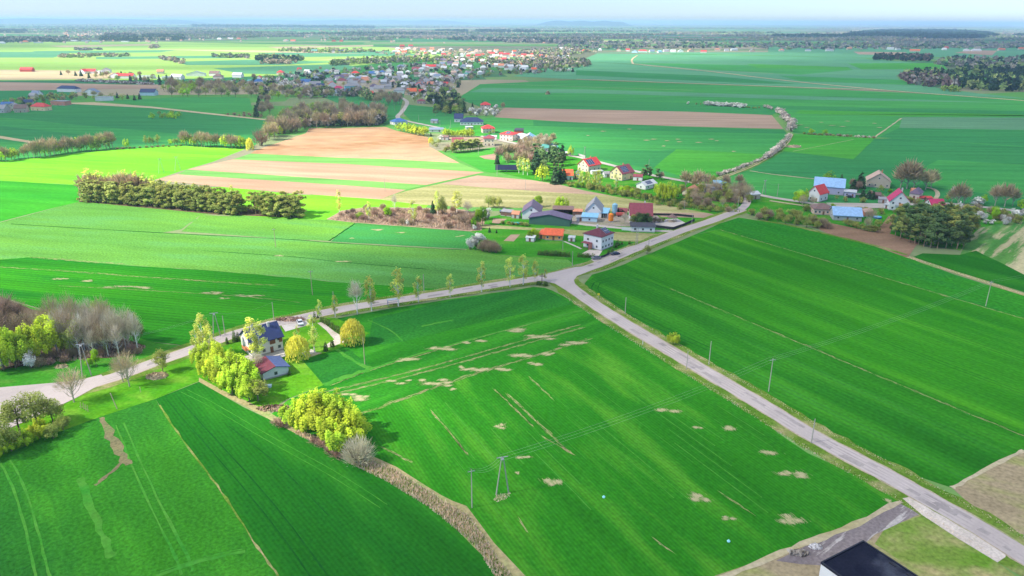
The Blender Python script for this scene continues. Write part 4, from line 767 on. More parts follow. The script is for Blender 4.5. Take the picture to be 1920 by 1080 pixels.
for x, y, h in [(1243,378,14),(1256,380,14.5),(1237,368,11),(1264,374,11)]: tree('willow', x, y, h, 'large yellow green willow beside the pale blue roofed house', 'large willows in the village', 1.0)
for x, y, h in [(1211,336,10),(1204,337,8),(1234,338,8),(1217,334,8)]: tree('pined', x, y, h, 'dark conifer behind the pale blue roofed house', 'dark conifers behind the village', 1.2)
tree('red', 1240, 338, 6, 'reddish bare tree beside the dark conifer', None, 1.0)
wood(['bare', 'bush', 'olive', 'brown', 'bushgreen'], [(1262,372),(1290,352),(1345,340),(1395,350),(1412,372),(1400,392),(1340,390),(1285,382)], 40, 7.0, 'tree of the thicket right of the red roofed hut', 'bare thicket in the village', 1.1)
for x, y, h in [(1285,352,11),(1310,354,12),(1375,372,11),(1400,378,11),(1340,366,10)]: tree('bare', x, y, h, 'taller bare tree standing above the village thicket', 'tall bare trees above the thicket', 1.1)
wood(['bushgreen', 'bush', 'olive'], [(1220,382),(1290,380),(1390,392),(1380,400),(1290,395),(1235,388)], 20, 3.6, 'low olive bush below the village thicket', 'low bushes below the thicket', 1.3)
wood(['bushgreen', 'olive', 'bush', 'bushgreen'], [(1405,402),(1450,400),(1540,418),(1562,430),(1500,426),(1420,412)], 26, 5, 'olive brown bush in the hedge above the large field', 'hedge above the large field', 1.25)
tree('lime', 1498, 382, 10, 'yellow green tree left of the bright red roofed house', None, 1.0); tree('willow', 1508, 378, 9, 'yellow tree touching the bright red roofed house', None, .8); tree('bare', 1504, 388, 7.5, 'low bare tree before the bright red roofed house'); tree('bare', 1523, 388, 6.5, 'bare tree beside the brown hip roof')
tree('green', 1553, 349, 12, 'round green tree behind the long blue roofed barn', None, .95)
for x, y, h in [(1542,350,6),(1550,351,6.5),(1575,352,8.5),(1612,353,11),(1600,358,8),(1617,372,6),(1628,373,6),(1636,374,5.5)]: tree('spruce', x, y, h, 'dark conifer near the barns in the right hamlet', 'conifers of the right hamlet', 1.5)
for x, y, h in [(1609,360,7),(1598,355,7)]: tree('red', x, y, h, 'reddish bare tree between blue barn and stone farmhouse', 'reddish trees by the farmhouse')
for x, y, h in [(1700,354,19),(1712,356,15),(1688,353,14),(1735,356,12),(1745,352,12)]: tree('bare', x, y, h, 'spreading bare tree right of the stone farmhouse', 'spreading bare trees', 1.25)
row(['bushgreen', 'bush'], [(1630,366),(1665,378),(1690,372),(1720,384)], 14, 3.2, 'dark low shrub in the yards of the right hamlet', 'shrubs in the hamlet yards', 1.3)
tree('bare', 1631, 422, 10, 'bare tree before the long pale blue roof'); tree('bare', 1625, 432, 7, 'small bare tree at the end of the pale blue roof')
row(['bushgreen', 'bush', 'bushgreen'], [(1520,420),(1550,424)], 5, 4.2, 'olive bush before the brown hip roof', 'bushes before the brown roof', 1.4); row(['bushgreen', 'olive'], [(1580,420),(1620,432),(1648,436)], 9, 4, 'olive bush before the front blue roofed barn', 'bushes before the blue roof', 1.3)
row('bushgreen', [(1600,400),(1625,402)], 3, 4.4, 'yellowish bush between brown and blue roofs', 'yellowish bushes between roofs', 1.3)
wood(['pined', 'pined', 'pine'], [(1668,437),(1700,455),(1745,466),(1790,470),(1814,462),(1824,446),(1826,430),(1790,424),(1740,421),(1704,419),(1684,424)], 72, 12.2, {'pined': 'dark green pine in the square grove right of the brown field', 'pine': 'olive pine in the square grove right of the brown field'}, 'pines of the square grove', 1.25)
for x, y, h, k in [(1746,462,8,'lime'),(1800,460,8,'lime'),(1832,432,5,'olive')]: tree(k, x, y, h, 'light green tree on the front edge of the pine grove', 'light trees by the pine grove', .6)
for x, y, h in [(1815,412,5),(1838,412,5.5),(1829,386,5),(1834,384,5.5),(1800,392,4.5),(1848,420,3.2),(1860,421,3.2),(1887,421,5),(1904,408,5.5),(1876,414,4),(1915,406,5)]: tree('blossom', x, y, h, 'white blossoming shrub in the orchard right of the pine grove', 'blossoming orchard', 1.25)
tree('lime', 1864, 412, 9, 'yellow green tree amid the white orchard', None, .8); tree('lime', 1844, 382, 7, 'fresh green tree by the lane behind the orchard', None, .9); tree('lime', 1915, 394, 7.5, 'bright green tree at the right edge of the photo', None, 1.1); tree('blossom', 1788, 360, 4.2, 'white blossoming tree on the dark field edge')
wood(['bushgreen', 'bush', 'bushgreen'], [(1795,398),(1830,396),(1900,410),(1920,416),(1905,420),(1860,412),(1810,408)], 18, 4.6, 'olive thicket between the white blossoms', 'orchard thicket', 1.2)
for x, y, h in [(1795,386,14),(1806,384,11),(1784,381,9),(1865,386,13),(1883,388,14),(1898,386,11)]: tree('bare', x, y, h, 'bare tree on the lane behind the orchard', 'bare trees behind the orchard', 1.0)
for x_, y_, h_, k_ in [(1568,376,4,'olive'),(1585,378,3.5,'bushgreen'),(1560,395,5,'lime'),(1650,362,6,'olive'),(1668,366,5,'green'),(1680,372,5,'olive'),(1618,380,4,'bushgreen'),(1652,402,4,'bushgreen'),(1722,384,5,'olive'),(1740,388,5,'green'),(1776,378,5,'olive'),(1645,426,5,'olive'),(1510,396,5,'bushgreen'),(1535,390,4,'olive')]: tree(k_, x_, y_, h_, 'leafing garden tree between the houses of the right hamlet', 'garden trees of the right hamlet', 1.15)
# --- hedge by the farm track
row('bushpink', [(1345,331),(1375,322),(1400,312),(1435,298),(1452,287)], 18, 3.4, 'small beige blackthorn along the curving farm track', 'blackthorns along the farm track', 1.5, 1, .4); row('bushpink', [(1437,298),(1465,276),(1480,256)], 18, 5.2, 'beige blackthorn on the upper part of the farm track', 'blackthorns along the upper track', 1.4, 1.5, .6)
row('bushpink', [(1487,248),(1484,238),(1476,227),(1466,217),(1458,211)], 16, 8, 'large greyish blackthorn beside the end of the pink field', 'blackthorns by the pink field', 1.4, 3, .8); row('bushpink', [(1432,202),(1450,207)], 4, 5.5, 'pale blackthorn above the end of the pink field', 'pale blackthorns', 1.4)
row('blossom', [(1320,197),(1395,202)], 18, 6.0, 'white blossoming shrub in the hedge far across the fields', 'white hedge in the fields', 1.7, 1.5, .4); tree('blossom', 1290, 196, 4.5, 'single pale blossoming shrub left of the white hedge'); row('bushgreen', [(1303,197),(1315,197)], 2, 3, 'small olive shrub left of the white hedge', 'olive shrubs in the fields'); row('bushgreen', [(1398,202),(1425,204)], 5, 2.4, 'low olive shrub right of the white hedge', 'low shrubs right of the hedge', 1.6)
for x, y in [(1521,252),(1547,253)]: tree('lime', x, y, 6.5, 'round green tree standing in the row of low field shrubs', 'round trees in the field row', 1.3)
row(['bushpink', 'bush', 'bushgreen'], [(1505,252),(1560,255),(1640,259)], 20, 2.5, 'low shrub in the thin row across the eastern field', 'shrub row across the field', 1.7)
# --- tree row at the north-west fields
LN = {'willow': 'yellow green tree in the row behind the lime field', 'bare': 'bare tree in the row behind the lime field', 'brown': 'brown bare tree in the row behind the lime field', 'olive': 'budding tree in the row behind the lime field', 'lime': 'fresh green tree in the row behind the lime field'}
row(['olive', 'bare', 'willow'], [(-40,304),(0,303),(60,296)], 11, 11, LN, 'trees behind the lime field', .95, 4, 1); row(['olive', 'brown', 'bare', 'willow', 'brown'], [(62,296),(140,286),(212,278)], 34, 12.5, LN, 'trees behind the lime field', .9, 4, 1.6)
tree('willow', 237, 279, 11, 'single slim yellow green tree at the gap of the field row', None, .7); row('olive', [(270,275),(302,273)], 4, 11, 'slender budding tree in the middle of the field row', 'slender trees of the field row', .6); row(['olive', 'lime'], [(316,273),(345,272)], 4, 7, 'small light tree right of the slender ones', 'small trees of the field row')
row(['brown', 'bare', 'brown', 'willow', 'olive'], [(345,273),(400,276),(455,279)], 20, 12, LN, 'trees behind the lime field', 1.0, 3, 1.3); tree('gold', 469, 281, 10, 'yellow golden tree at the corner of the orange soil field', None, .8); row(['lime', 'olive'], [(438,276),(462,277)], 3, 11, 'rounded green tree left of the golden one', 'rounded trees by the golden tree', 1.1)
row(['bushgreen', 'bush'], [(215,280),(345,274)], 12, 2, 'low hedge shrub under the field row', 'low hedge under the row', 1.8)
wood(['brown', 'brown', 'bare', 'olive', 'bush'], [(483,276),(530,256),(575,242),(720,236),(715,212),(600,208),(530,226),(500,252)], 96, 15, {'brown': 'brown bare tree in the wood above the orange soil field', 'bare': 'grey bare tree in the wood above the orange soil field', 'olive': 'budding tree in the wood above the orange soil field', 'bush': 'brown thicket in the wood above the orange soil field'}, 'wood above the orange field', .92)
wood(['lime', 'willow'], [(500,262),(530,240),(555,216),(570,225),(540,250),(510,270)], 9, 12, 'yellow green tree at the left edge of the bare wood', 'light trees of the bare wood', 1.0)
wood(['brown', 'brown', 'spruce'], [(478,220),(508,222),(506,188),(482,192)], 13, 12, {'brown': 'dark brown tree in the block before the western wood', 'spruce': 'dark conifer in the block before the western wood'}, 'dark block of trees', 1.1)
wood(['bushred', 'bush'], [(425,216),(478,211),(500,222),(470,220)], 14, 3, 'reddish bush beside the dark block of trees', 'reddish bushes by the dark block', 1.6)
wood(['lime', 'bare', 'olive', 'brown', 'olive'], [(322,183),(470,183),(476,166),(330,160),(300,168)], 60, 14, {'lime': 'fresh green tree in the wood above the western meadow', 'bare': 'bare tree in the wood above the western meadow', 'olive': 'budding tree in the wood above the western meadow', 'brown': 'brown tree in the wood above the western meadow'}, 'wood above the western meadow', 1.1)
wood(['brown', 'olive', 'lime', 'bare'], [(470,183),(560,190),(640,182),(580,172),(480,168)], 34, 12, {'lime': 'fresh green tree below the blue roofed houses', 'bare': 'bare tree below the blue roofed houses', 'olive': 'budding tree below the blue roofed houses', 'brown': 'brown tree below the blue roofed houses'}, 'wood below the village', 1.1)
wood(['willow', 'lime'], [(536,208),(560,202),(625,202),(600,210)], 10, 8, 'yellow green tree above the bare wood', 'light trees above the bare wood', 1.3)
wood(['brown', 'bare'], [(702,200),(750,198),(752,185),(712,182)], 16, 12, 'brown bare tree in the small wood beside the winding road', 'small wood by the winding road', 1.0)
wood(['lime', 'olive'], [(284,224),(340,224),(336,216),(300,214)], 9, 8, 'green bushy tree in the small copse of the western fields', 'copse in the western fields', 1.2)
for x, y in [(752,246),(762,248),(770,250),(778,252),(786,254),(795,255)]: tree('willow', x, y, 11, 'bright yellow willow in the row left of the solar roofed house', 'bright yellow willow row', 1.5)
row('willow', [(832,257),(885,257)], 13, 9, 'yellow green hedge tree above the village lane', 'yellow hedge trees', 1.1, 1, .3)
row('pine', [(848,287),(875,284),(900,281)], 16, 9.5, 'olive conifer in the thick hedge below the cream house', 'conifer hedge below the cream house', 1.7, 1, .8)
for x, y, h, k in [(812,275,6,'olive'),(822,272,7,'olive'),(808,268,5,'gold'),(818,278,5,'olive'),(835,285,5,'bushgreen'),(826,265,6,'blossom'),(840,281,5,'bushred'),(848,284,4,'bushgreen'),(925,252,6,'olive'),(919,254,5,'green'),(808,256,4,'spruce')]: tree(k, x, y, h, 'garden tree among the houses on the village lane', 'garden trees on the village lane', 1.1)
wood(['spruce', 'green', 'bare', 'olive', 'pined'], [(812,217),(818,200),(850,196),(876,206),(872,218)], 24, 12, {'spruce': 'dark conifer left of the blossoming grove', 'green': 'green tree left of the blossoming grove', 'bare': 'bare tree left of the blossoming grove', 'olive': 'budding tree left of the blossoming grove', 'pined': 'dark pine left of the blossoming grove'}, 'dark trees left of the grove', 1.1)
wood(['blossom', 'blossom', 'bushgreen'], [(878,217),(885,208),(930,206),(938,212),(925,219)], 16, 7, {'blossom': 'whitish blossoming tree above the big navy roof', 'bushgreen': 'olive bush above the big navy roof'}, 'blossoming grove', 1.2)
tree('spruce', 886, 205, 9, 'dark pointed conifer behind the blossoming grove'); tree('spruce', 905, 200, 8, 'dark conifer behind the red roof of the grove'); tree('bare', 943, 206, 9, 'bare tree at the corner of the pink field')
wood(['bare', 'grey', 'brown', 'bush'], [(968,275),(985,268),(1015,262),(1040,270),(1030,282),(990,284)], 20, 8.5, 'bare tree beside the white sheds with solar roof', 'bare trees by the white sheds', 1.0)
# village greenery, smaller and smaller
VC = {'spruce': 'dark conifer among the village houses', 'bare': 'bare tree among the village houses', 'brown': 'brown tree among the village houses', 'olive': 'budding tree among the village houses', 'green': 'green tree among the village houses', 'blossom': 'blossoming tree among the village houses', 'bushgreen': 'olive bush among the village houses'}
wood(['spruce', 'bare', 'olive', 'olive', 'green', 'blossom'], [(330,160),(480,150),(560,135),(650,130),(860,118),(1000,128),(1080,134),(960,140),(870,155),(850,185),(800,200),(770,190),(750,168),(700,160),(560,168),(480,170)], 110, 10, VC, 'trees of the village', 1.2)
wood(['spruce', 'bare', 'spruce', 'olive', 'green'], [(100,140),(200,140),(330,150),(300,160),(200,150)], 34, 11, {k: v.replace('village houses', 'houses of the western hamlet') for k, v in VC.items()}, 'trees of the western hamlet', 1.2)
wood(['olive', 'bare', 'green', 'olive', 'bushgreen', 'spruce'], [(-60,205),(0,195),(110,180),(280,185),(245,190),(150,188),(60,205),(0,212)], 60, 9, {k: v.replace('village houses', 'farms at the left edge') for k, v in VC.items()}, 'trees of the left farms', 1.2)
row('spruce', [(1006,137),(1024,135)], 3, 8, 'dark conifer beside the white cube shaped house', 'conifers by the white cube house'); row('blossom', [(1040,134),(1075,134)], 6, 7, 'blossoming tree at the edge of the eastern field', 'blossoms at the eastern field', 1.3); tree('spruce', 1074, 135, 10, 'broad dark conifer at the tip of the village', None, 1.6)
# ================================================================ buildings
WC = dict(white=(0.72,0.71,0.70), cream=(0.66,0.58,0.44), yellow=(0.72,0.60,0.34), pink=(0.66,0.52,0.46), grey=(0.42,0.42,0.42), tan=(0.52,0.42,0.32), orange=(0.72,0.34,0.12), red=(0.50,0.10,0.07), pale_blue=(0.42,0.58,0.68), green=(0.06,0.14,0.11),
          brown=(0.16,0.10,0.08), lavender=(0.42,0.40,0.55), brick=(0.52,0.22,0.16), cyan=(0.20,0.55,0.58), peach=(0.74,0.50,0.40))
RC = dict(wine=(0.14,0.03,0.05), blue_reflection=(0.07,0.10,0.24), navy=(0.025,0.04,0.13), blue=(0.05,0.14,0.36), maroon=(0.27,0.06,0.08), red=(0.62,0.05,0.05), orange=(0.72,0.13,0.05), magenta=(0.52,0.03,0.12), purple=(0.16,0.11,0.17), grey=(0.30,0.29,0.31), slate=(0.20,0.24,0.34), pale_blue=(0.30,0.48,0.72), brown=(0.20,0.12,0.11),
          white=(0.66,0.66,0.66), tan=(0.55,0.36,0.28), dark=(0.05,0.05,0.07), teal=(0.10,0.34,0.30), terracotta=(0.60,0.24,0.14), lightgrey=(0.50,0.52,0.55), violet=(0.13,0.10,0.18), skyblue=(0.22,0.46,0.66))
CN = {'pale_blue': 'pale blue', 'skyblue': 'sky blue', 'lightgrey': 'light grey'}
def wmat(c): return plain('wall_' + c, WC[c], .9, .05, .35, .15)
def rmat(c): return roofmat('roof_' + c, RC[c])
glass = plain('window_glass', (0.05, 0.06, 0.08), .15, .2, 2, .6); frame_m = plain('window_frame', (0.62, 0.60, 0.58), .6, .05, 2); doorm = plain('door_wood', (0.20, 0.10, 0.07), .6, .15, 2); metal = plain('galvanised_metal', (0.45, 0.46, 0.47), .5, .1, 2, .4)
solar_m = plain('solar_cells', (0.015, 0.03, 0.12), .25, .1, 1, .5); solar_f = plain('solar_frame', (0.40, 0.44, 0.52), .4, .05, 1, .5); plinth = plain('plinth_render', (0.36, 0.34, 0.33), .9, .1, 1)
def building(name, label, L_, W_, wh, rise, ridge='x', wall='white', roof='maroon', loc=(0,0,0), rz=0.0, win=None, door=True, chim=0, solar=None, detail=True, ov=0.5, group=None, cat='house', roof2=None, open_front=False, balcony=False, share=False):
    """local x along the front, y away from the viewer, origin at the footprint centre"""
    o = empty(name, loc, rz); x0, x1, y0, y1 = -L_/2, L_/2, -W_/2, W_/2
    if ridge == 'x': U, V = L_, W_; m_ = lambda u, v, z: (u, v, z)
    else: U, V = W_, L_; m_ = lambda u, v, z: (v, u, z)
    hx = lambda v: wh + rise*(1-abs(v)/(V/2)) - .03
    mb = MB(); wm = [wmat(wall)]
    if ridge in 'xy' and not open_front:
        pts = []
        for u in (-U/2, U/2): pts += [m_(u, -V/2, 0), m_(u, V/2, 0), m_(u, V/2, hx(V/2)), m_(u, 0, hx(0)), m_(u, -V/2, hx(-V/2))]
        mb.add(pts, [(0,1,2,3,4), (5,9,8,7,6), (0,4,9,5), (1,6,7,2), (4,3,8,9), (3,2,7,8), (0,5,6,1)])
    elif not open_front: mb.box(x0, x1, y0, y1, 0, wh-.02)
    else:                                                    # open shed: back and side walls, posts in front
        mb.box(x0, x1, y1-.2, y1, 0, wh-.02); mb.box(x0, x0+.2, y0, y1-.2, 0, wh-.02); mb.box(x1-.2, x1, y0, y1-.2, 0, wh-.02)
        for k in range(3):
            px = x0 + (k+1)*L_/4
            if k == 1: mb.box(px-.1, px+.1, y0, y1-.2, 0, wh-.02)
            else: mb.box(px-.1, px+.1, y0, y0+.2, 0, wh-.02)
    me = mb.mesh('walls'); link('walls', me, wm, o)
    r = MB(); t = .22
    if ridge in 'xy':
        sl = rise/(V/2); ze = wh - ov*sl
        for sgn in (-1, 1):
            a = [(-U/2-ov, sgn*(V/2+ov), ze), (U/2+ov, sgn*(V/2+ov), ze), (U/2+ov, 0, wh+rise), (-U/2-ov, 0, wh+rise)]
            bt = [m_(*p) for p in a]; tp = [(p[0], p[1], p[2]+t) for p in bt]
            r.add(bt+tp, [(0,3,2,1), (4,5,6,7), (0,1,5,4), (1,2,6,5), (2,3,7,6), (3,0,4,7)], 1 if (roof2 and sgn > 0) else 0)
    elif ridge == 'hip':
        rl = max(.4, (max(L_, W_)-min(L_, W_))/2); ze = wh - .05; a = [(x0-ov,y0-ov),(x1+ov,y0-ov),(x1+ov,y1+ov),(x0-ov,y1+ov)]
        rp = [(-rl, 0), (rl, 0)] if L_ >= W_ else [(0, -rl), (0, rl)]; v = [(p[0], p[1], ze) for p in a] + [(p[0], p[1], ze+.18) for p in a] + [(p[0], p[1], wh+rise) for p in rp]
        if L_ >= W_: fs = [(4,5,9,8), (5,6,9), (6,7,8,9), (7,4,8)]
        else: fs = [(4,5,8), (5,6,9,8), (6,7,9), (7,4,8,9)]
        r.add(v, fs + [(3,2,1,0), (0,1,5,4), (1,2,6,5), (2,3,7,6), (3,0,4,7)])
    elif ridge == 'mono':
        z0_, z1_ = wh, wh+rise; v = [(x0-ov,y0-ov,z0_),(x1+ov,y0-ov,z0_),(x1+ov,y1+ov,z1_),(x0-ov,y1+ov,z1_)]; r.add(v + [(p[0],p[1],p[2]+.18) for p in v], [(0,3,2,1),(4,5,6,7),(0,1,5,4),(1,2,6,5),(2,3,7,6),(3,0,4,7)])
    elif ridge == 'flat':
        r.box(x0-.15, x1+.15, y0-.15, y1+.15, wh, wh+.25)
    ro = r.build('roof', [rmat(roof)] + ([rmat(roof2)] if roof2 else []), o)
    for k in range(chim):
        c = MB(); cx = (-.22 + .44*k)*U if chim > 1 else .18*U; q = m_(cx, .12*V if k % 2 == 0 else -.1*V, 0); zt = wh+rise+.8
        c.box(q[0]-.35, q[0]+.35, q[1]-.3, q[1]+.3, wh+rise*.5, zt); c.box(q[0]-.42, q[0]+.42, q[1]-.37, q[1]+.37, zt, zt+.12); c.build('chimney', plain('chimney_'+('white' if wall == 'white' else 'brick'), (.6,.58,.56) if wall == 'white' and roof == 'navy' else (.5,.24,.14)), ro)
    if solar:                                                # (slope sign, u0, u1, columns, rows)
        sg, u0, u1, nc, nr = solar; sb = MB(); fb = MB(); sl = rise/(V/2) if ridge in 'xy' else rise/(min(L_, W_)/2)
        VV = V/2 if ridge in 'xy' else min(L_, W_)/2
        P = lambda u, f, h: (m_(u, sg*VV*f, wh + rise*(1-f) + t + h) if ridge in 'xy' else ((u, sg*VV*f, wh + rise*(1-f) + .25 + h) if L_ >= W_ else (sg*VV*f, u, wh + rise*(1-f) + .25 + h)))
        fb.add([P(u0,.92,.06),P(u1,.92,.06),P(u1,.2,.06),P(u0,.2,.06)], [(0,1,2,3)]); pn = fb.build('solar_panels', solar_f, o)
        for i in range(nc):
            for j in range(nr):
                a, b = u0+(u1-u0)*(i+.07)/nc, u0+(u1-u0)*(i+.93)/nc; c, d = .2+.72*(j+.05)/nr, .2+.72*(j+.95)/nr; sb.add([P(a,d,.10),P(b,d,.10),P(b,c,.10),P(a,c,.10)], [(0,1,2,3)])
        sb.build('cells', solar_m, pn)
    if detail and not open_front:
        pm = MB(); pm.box(x0-.06, x1+.06, y0-.06, y1+.06, 0, .45); pm.build('plinth', plinth, o)
        nf, ns, st = win if win else (max(1, int(L_/3.2)), max(1, int(W_/3.6)), 1 if wh < 4.6 else 2)
        def window(cx, cy, cz, axis, ww=1.15, hh=1.2):
            f = MB(); g = MB()
            if axis == 'f': f.box(cx-ww/2, cx+ww/2, y0-.05, y0+.04, cz-hh/2, cz+hh/2); g.box(cx-ww/2+.12, cx+ww/2-.12, y0-.075, y0-.052, cz-hh/2+.12, cz+hh/2-.12)
            elif axis == 'l': f.box(x0-.05, x0+.04, cy-ww/2, cy+ww/2, cz-hh/2, cz+hh/2); g.box(x0-.075, x0-.052, cy-ww/2+.12, cy+ww/2-.12, cz-hh/2+.12, cz+hh/2-.12)
            else: f.box(x1-.04, x1+.05, cy-ww/2, cy+ww/2, cz-hh/2, cz+hh/2); g.box(x1+.052, x1+.075, cy-ww/2+.12, cy+ww/2-.12, cz-hh/2+.12, cz+hh/2-.12)
            wo = f.build('window', frame_m, o); g.build('pane', glass, wo)
        for s in range(st):
            cz = 1.55 + s*2.75 if st > 1 else min(1.7, wh*.55)
            for k in range(nf):
                cx = x0 + L_*(k+.5)/nf
                if door and s == 0 and k == nf//2: continue
                window(cx, 0, cz, 'f')
            for k in range(ns):
                cy = y0 + W_*(k+.5)/ns; window(0, cy, cz, 'l'); window(0, cy, cz, 'r')
        if ridge == 'y' and rise > 2.2: window(0, 0, wh + rise*.35, 'f', 1.1, 1.1)
        if ridge == 'x' and rise > 2.2: window(0, 0, wh + rise*.35, 'l', 1.1, 1.1)
        if door:
            d = MB(); cx = x0 + L_*(nf//2+.5)/nf; d.box(cx-.5, cx+.5, y0-.08, y0-.01, .1, 2.15); dd = d.build('door', doorm, o); h = MB(); h.box(cx+.3, cx+.36, y0-.14, y0-.085, 1.0, 1.12); h.build('handle', metal, dd)
    o['_px'] = topx(loc)[0]; tag(o, label, cat, group, share=share); return o
def ab(name, label, A, B, depth, *a, **k):
    p, q = at(*A), at(*B); d = (q-p); L_ = d.length; rz = math.atan2(d.y, d.x); n = Vector((-d.y, d.x, 0)).normalized(); c = (p+q)/2 + n*depth/2
    return building(name, label, L_, depth, *a, loc=(c.x, c.y, 0), rz=rz, **k)
def small_part(o, name, boxes, m):
    mb = MB()
    for b in boxes: mb.box(*b)
    return mb.build(name, m, o)
rh0 = random.Random(31)
# --- white house by the road with its garage
h1 = ab('house', 'white house with navy gable roof and two white chimneys beside the road', (474,671.5), (532,655.5), 9.0, 4.9, 3.4, 'x', 'white', 'navy', chim=2, win=(4, 2, 2))
L1 = (at(532,655.5)-at(474,671.5)).length
small_part(h1, 'upper_window_band', [(L1*.08, L1*.26, -4.62, -4.52, 3.0, 4.4), (L1*.38, L1*.485, -4.62, -4.52, 3.0, 4.4)], plain('stained_wood', (.22,.09,.05), .6)); small_part(h1, 'balcony', [(-L1/2-1.6, -L1/2-.1, -3.6, -.4, 2.5, 2.7)], plain('balcony_wood', (.55,.22,.10), .7)); small_part(h1, 'balcony_railing', [(-L1/2-1.6, -L1/2-1.5, -3.6, -.4, 2.7, 3.6)], plain('balcony_wood', (.55,.22,.10), .7))
ab('garage', 'low garage with maroon roof, blue reflection painted on right slope, below the white house', (494,714), (542,701), 8.0, 2.5, 1.1, 'y', 'white', 'wine', cat='garage', roof2='blue_reflection', win=(1, 1, 1), door=False)  # blue reflection on the right slope is put into its roof colour
# --- farm at the crossroads
h3 = ab('house', 'white two storey house with maroon hip roof near the road junction', (1127,470.5), (1149.5,461.5), 10.0, 6.6, 2.6, 'hip', 'white', 'wine', chim=1, win=(4, 2, 2), door=False, solar=(-1, -.5, 3.6, 4, 2))
L3 = (at(1149.5,461.5)-at(1127,470.5)).length
small_part(h3, 'porch', [(-L3/2-3.0, -L3/2-.1, 0, 4.4, 2.9, 3.1), (-L3/2-3.0, -L3/2-2.85, 0, .2, 0, 2.9), (-L3/2-3.0, -L3/2-2.85, 4.2, 4.4, 0, 2.9)], rmat('maroon')); small_part(h3, 'porch_screen', [(-L3/2-3.0, -L3/2-.1, -.05, .1, .3, 2.9)], wmat('brick'))
ab('barn', 'low barn with bright orange roof and orange front on the lawn', (1021,450), (1054,451.5), 8.5, 2.7, 2.0, 'x', 'orange', 'orange', cat='barn', win=(3, 1, 1)); ab('shed', 'small orange annex shed attached to the left of the orange barn', (1010,448), (1019.5,449), 6, 2.4, .8, 'mono', 'orange', 'orange', cat='shed', win=(1, 1, 1))
ab('warehouse', 'wide dark green warehouse with low violet roof', (992,420.5), (1068,425), 9, 3.6, 2.2, 'y', 'green', 'violet', cat='warehouse', detail=False)
ab('house', 'white building with dark purple gable roof behind the green warehouse', (979,411.5), (1013,412.5), 15, 4.0, 3.6, 'y', 'white', 'purple', win=(1, 2, 1), door=False)
ab('shed', 'open dark brown shed with stored red machines', (1037,402.5), (1074,403.5), 6, 3.0, .5, 'mono', 'brown', 'brown', cat='shed', open_front=True)
ab('house', 'pale blue farm building with grey gable roof between blue canopies', (1097,408), (1127,409.5), 14, 4.0, 4.6, 'y', 'white', 'grey', win=(2, 2, 1)); ab('shed', 'sky blue lean-to shed before the pale blue farm building', (1091,416), (1119,417.5), 5.5, 2.8, .8, 'mono', 'pale_blue', 'skyblue', cat='shed', win=(1,1,1), door=False)
ab('shed', 'open canopy with sky blue roof beside the orange tank', (1124,409), (1138,410), 8, 2.9, .9, 'mono', 'grey', 'skyblue', cat='shed', open_front=True)
ab('house', 'house with big maroon roof behind dark green trees', (1181,419), (1222,420), 10, 4.6, 5.2, 'x', 'white', 'maroon', chim=1)
ab('garage', 'long white garage with flat dark grey roof by the farm lane', (1183,434.5), (1227.5,436), 5.5, 2.7, .7, 'mono', 'white', 'dark', cat='garage', win=(3,1,1), door=False)
# --- village, nearer part
ab('house', 'cream house with red roof and solar panels left of the yellow house', (1103,323.5), (1126,319), 10, 4.6, 4.2, 'x', 'cream', 'red', solar=(-1, -5.5, 1.0, 3, 5), chim=1, win=(3,3,2)); ab('shed', 'white flat annex before the cream house with red roof', (1110,328), (1131,327), 3.5, 2.4, .2, 'flat', 'white', 'lightgrey', cat='shed', win=(3,1,1))
ab('house', 'yellow house with dull red roof and blue solar panels', (1166,339.5), (1188,334.5), 10, 4.8, 4.4, 'x', 'yellow', 'maroon', solar=(-1, -4.5, 2.0, 5, 4), chim=1, win=(2,3,2))
ab('garage', 'pale grey garage with solar panels on a light blue roof', (1210,356.5), (1231,351), 7, 2.8, 1.9, 'x', 'white', 'lightgrey', cat='garage', solar=(-1, -3.6, 2.4, 5, 3), win=(2,1,1)); ab('hut', 'small cream hut with red orange roof in the thicket', (1298,367.5), (1310,361.5), 6.5, 2.4, 2.3, 'x', 'cream', 'terracotta', cat='hut', win=(1,1,1))
ab('house', 'white house with bright orange roof beside the dark spruces', (1056,338), (1074,338), 9, 3.4, 3.0, 'x', 'white', 'orange', win=(2,1,1)); ab('shed', 'cream gabled annex right of the orange roof', (1075,335), (1083,335.5), 7, 2.6, 2.0, 'y', 'yellow', 'lightgrey', cat='shed', win=(1,1,1))
ab('house', 'pink house with red hip roof beside the big navy roof', (905,250.5), (928,250), 10, 4.6, 3.0, 'hip', 'pink', 'red', win=(4,2,2)); ab('house', 'pinkish white house with red hip roof and solar panels', (937,263), (961,265), 10, 5.6, 2.4, 'hip', 'pink', 'red', solar=(-1, -1, 3, 3, 2), win=(4,2,2))
ab('house', 'cream two storey house with maroon hip roof and small solar panels', (907,274), (927,274), 10, 6.4, 2.4, 'hip', 'cream', 'maroon', solar=(-1, -1, 2, 3, 2), win=(3,2,2)); ab('shed', 'white shed with flat light roof between pink house and solar roof', (963,260), (984,265), 9, 3.6, .6, 'mono', 'white', 'lightgrey', cat='shed', win=(2,1,1))
ab('shed', 'dark roofed shed with red side wall behind the white shed', (964,252.5), (979,253), 8, 3.8, 1.2, 'mono', 'red', 'dark', cat='shed', detail=False); ab('barn', 'white barn with pale teal gable roof and blue solar slope', (979,268), (1004,268.5), 13, 3.8, 3.4, 'y', 'white', 'lightgrey', cat='barn', roof2='skyblue', win=(2,2,1))
ab('barn', 'teal and blue roofed barn behind the dark pines', (1018,284), (1046,282), 9, 2.8, 2.2, 'x', 'white', 'teal', cat='barn', solar=(-1, 0, 6.5, 6, 2), win=(2,1,1)); ab('house', 'house with maroon gable roof behind the conifer hedge', (848,273), (868,273), 9, 3.0, 3.0, 'x', 'pink', 'maroon')
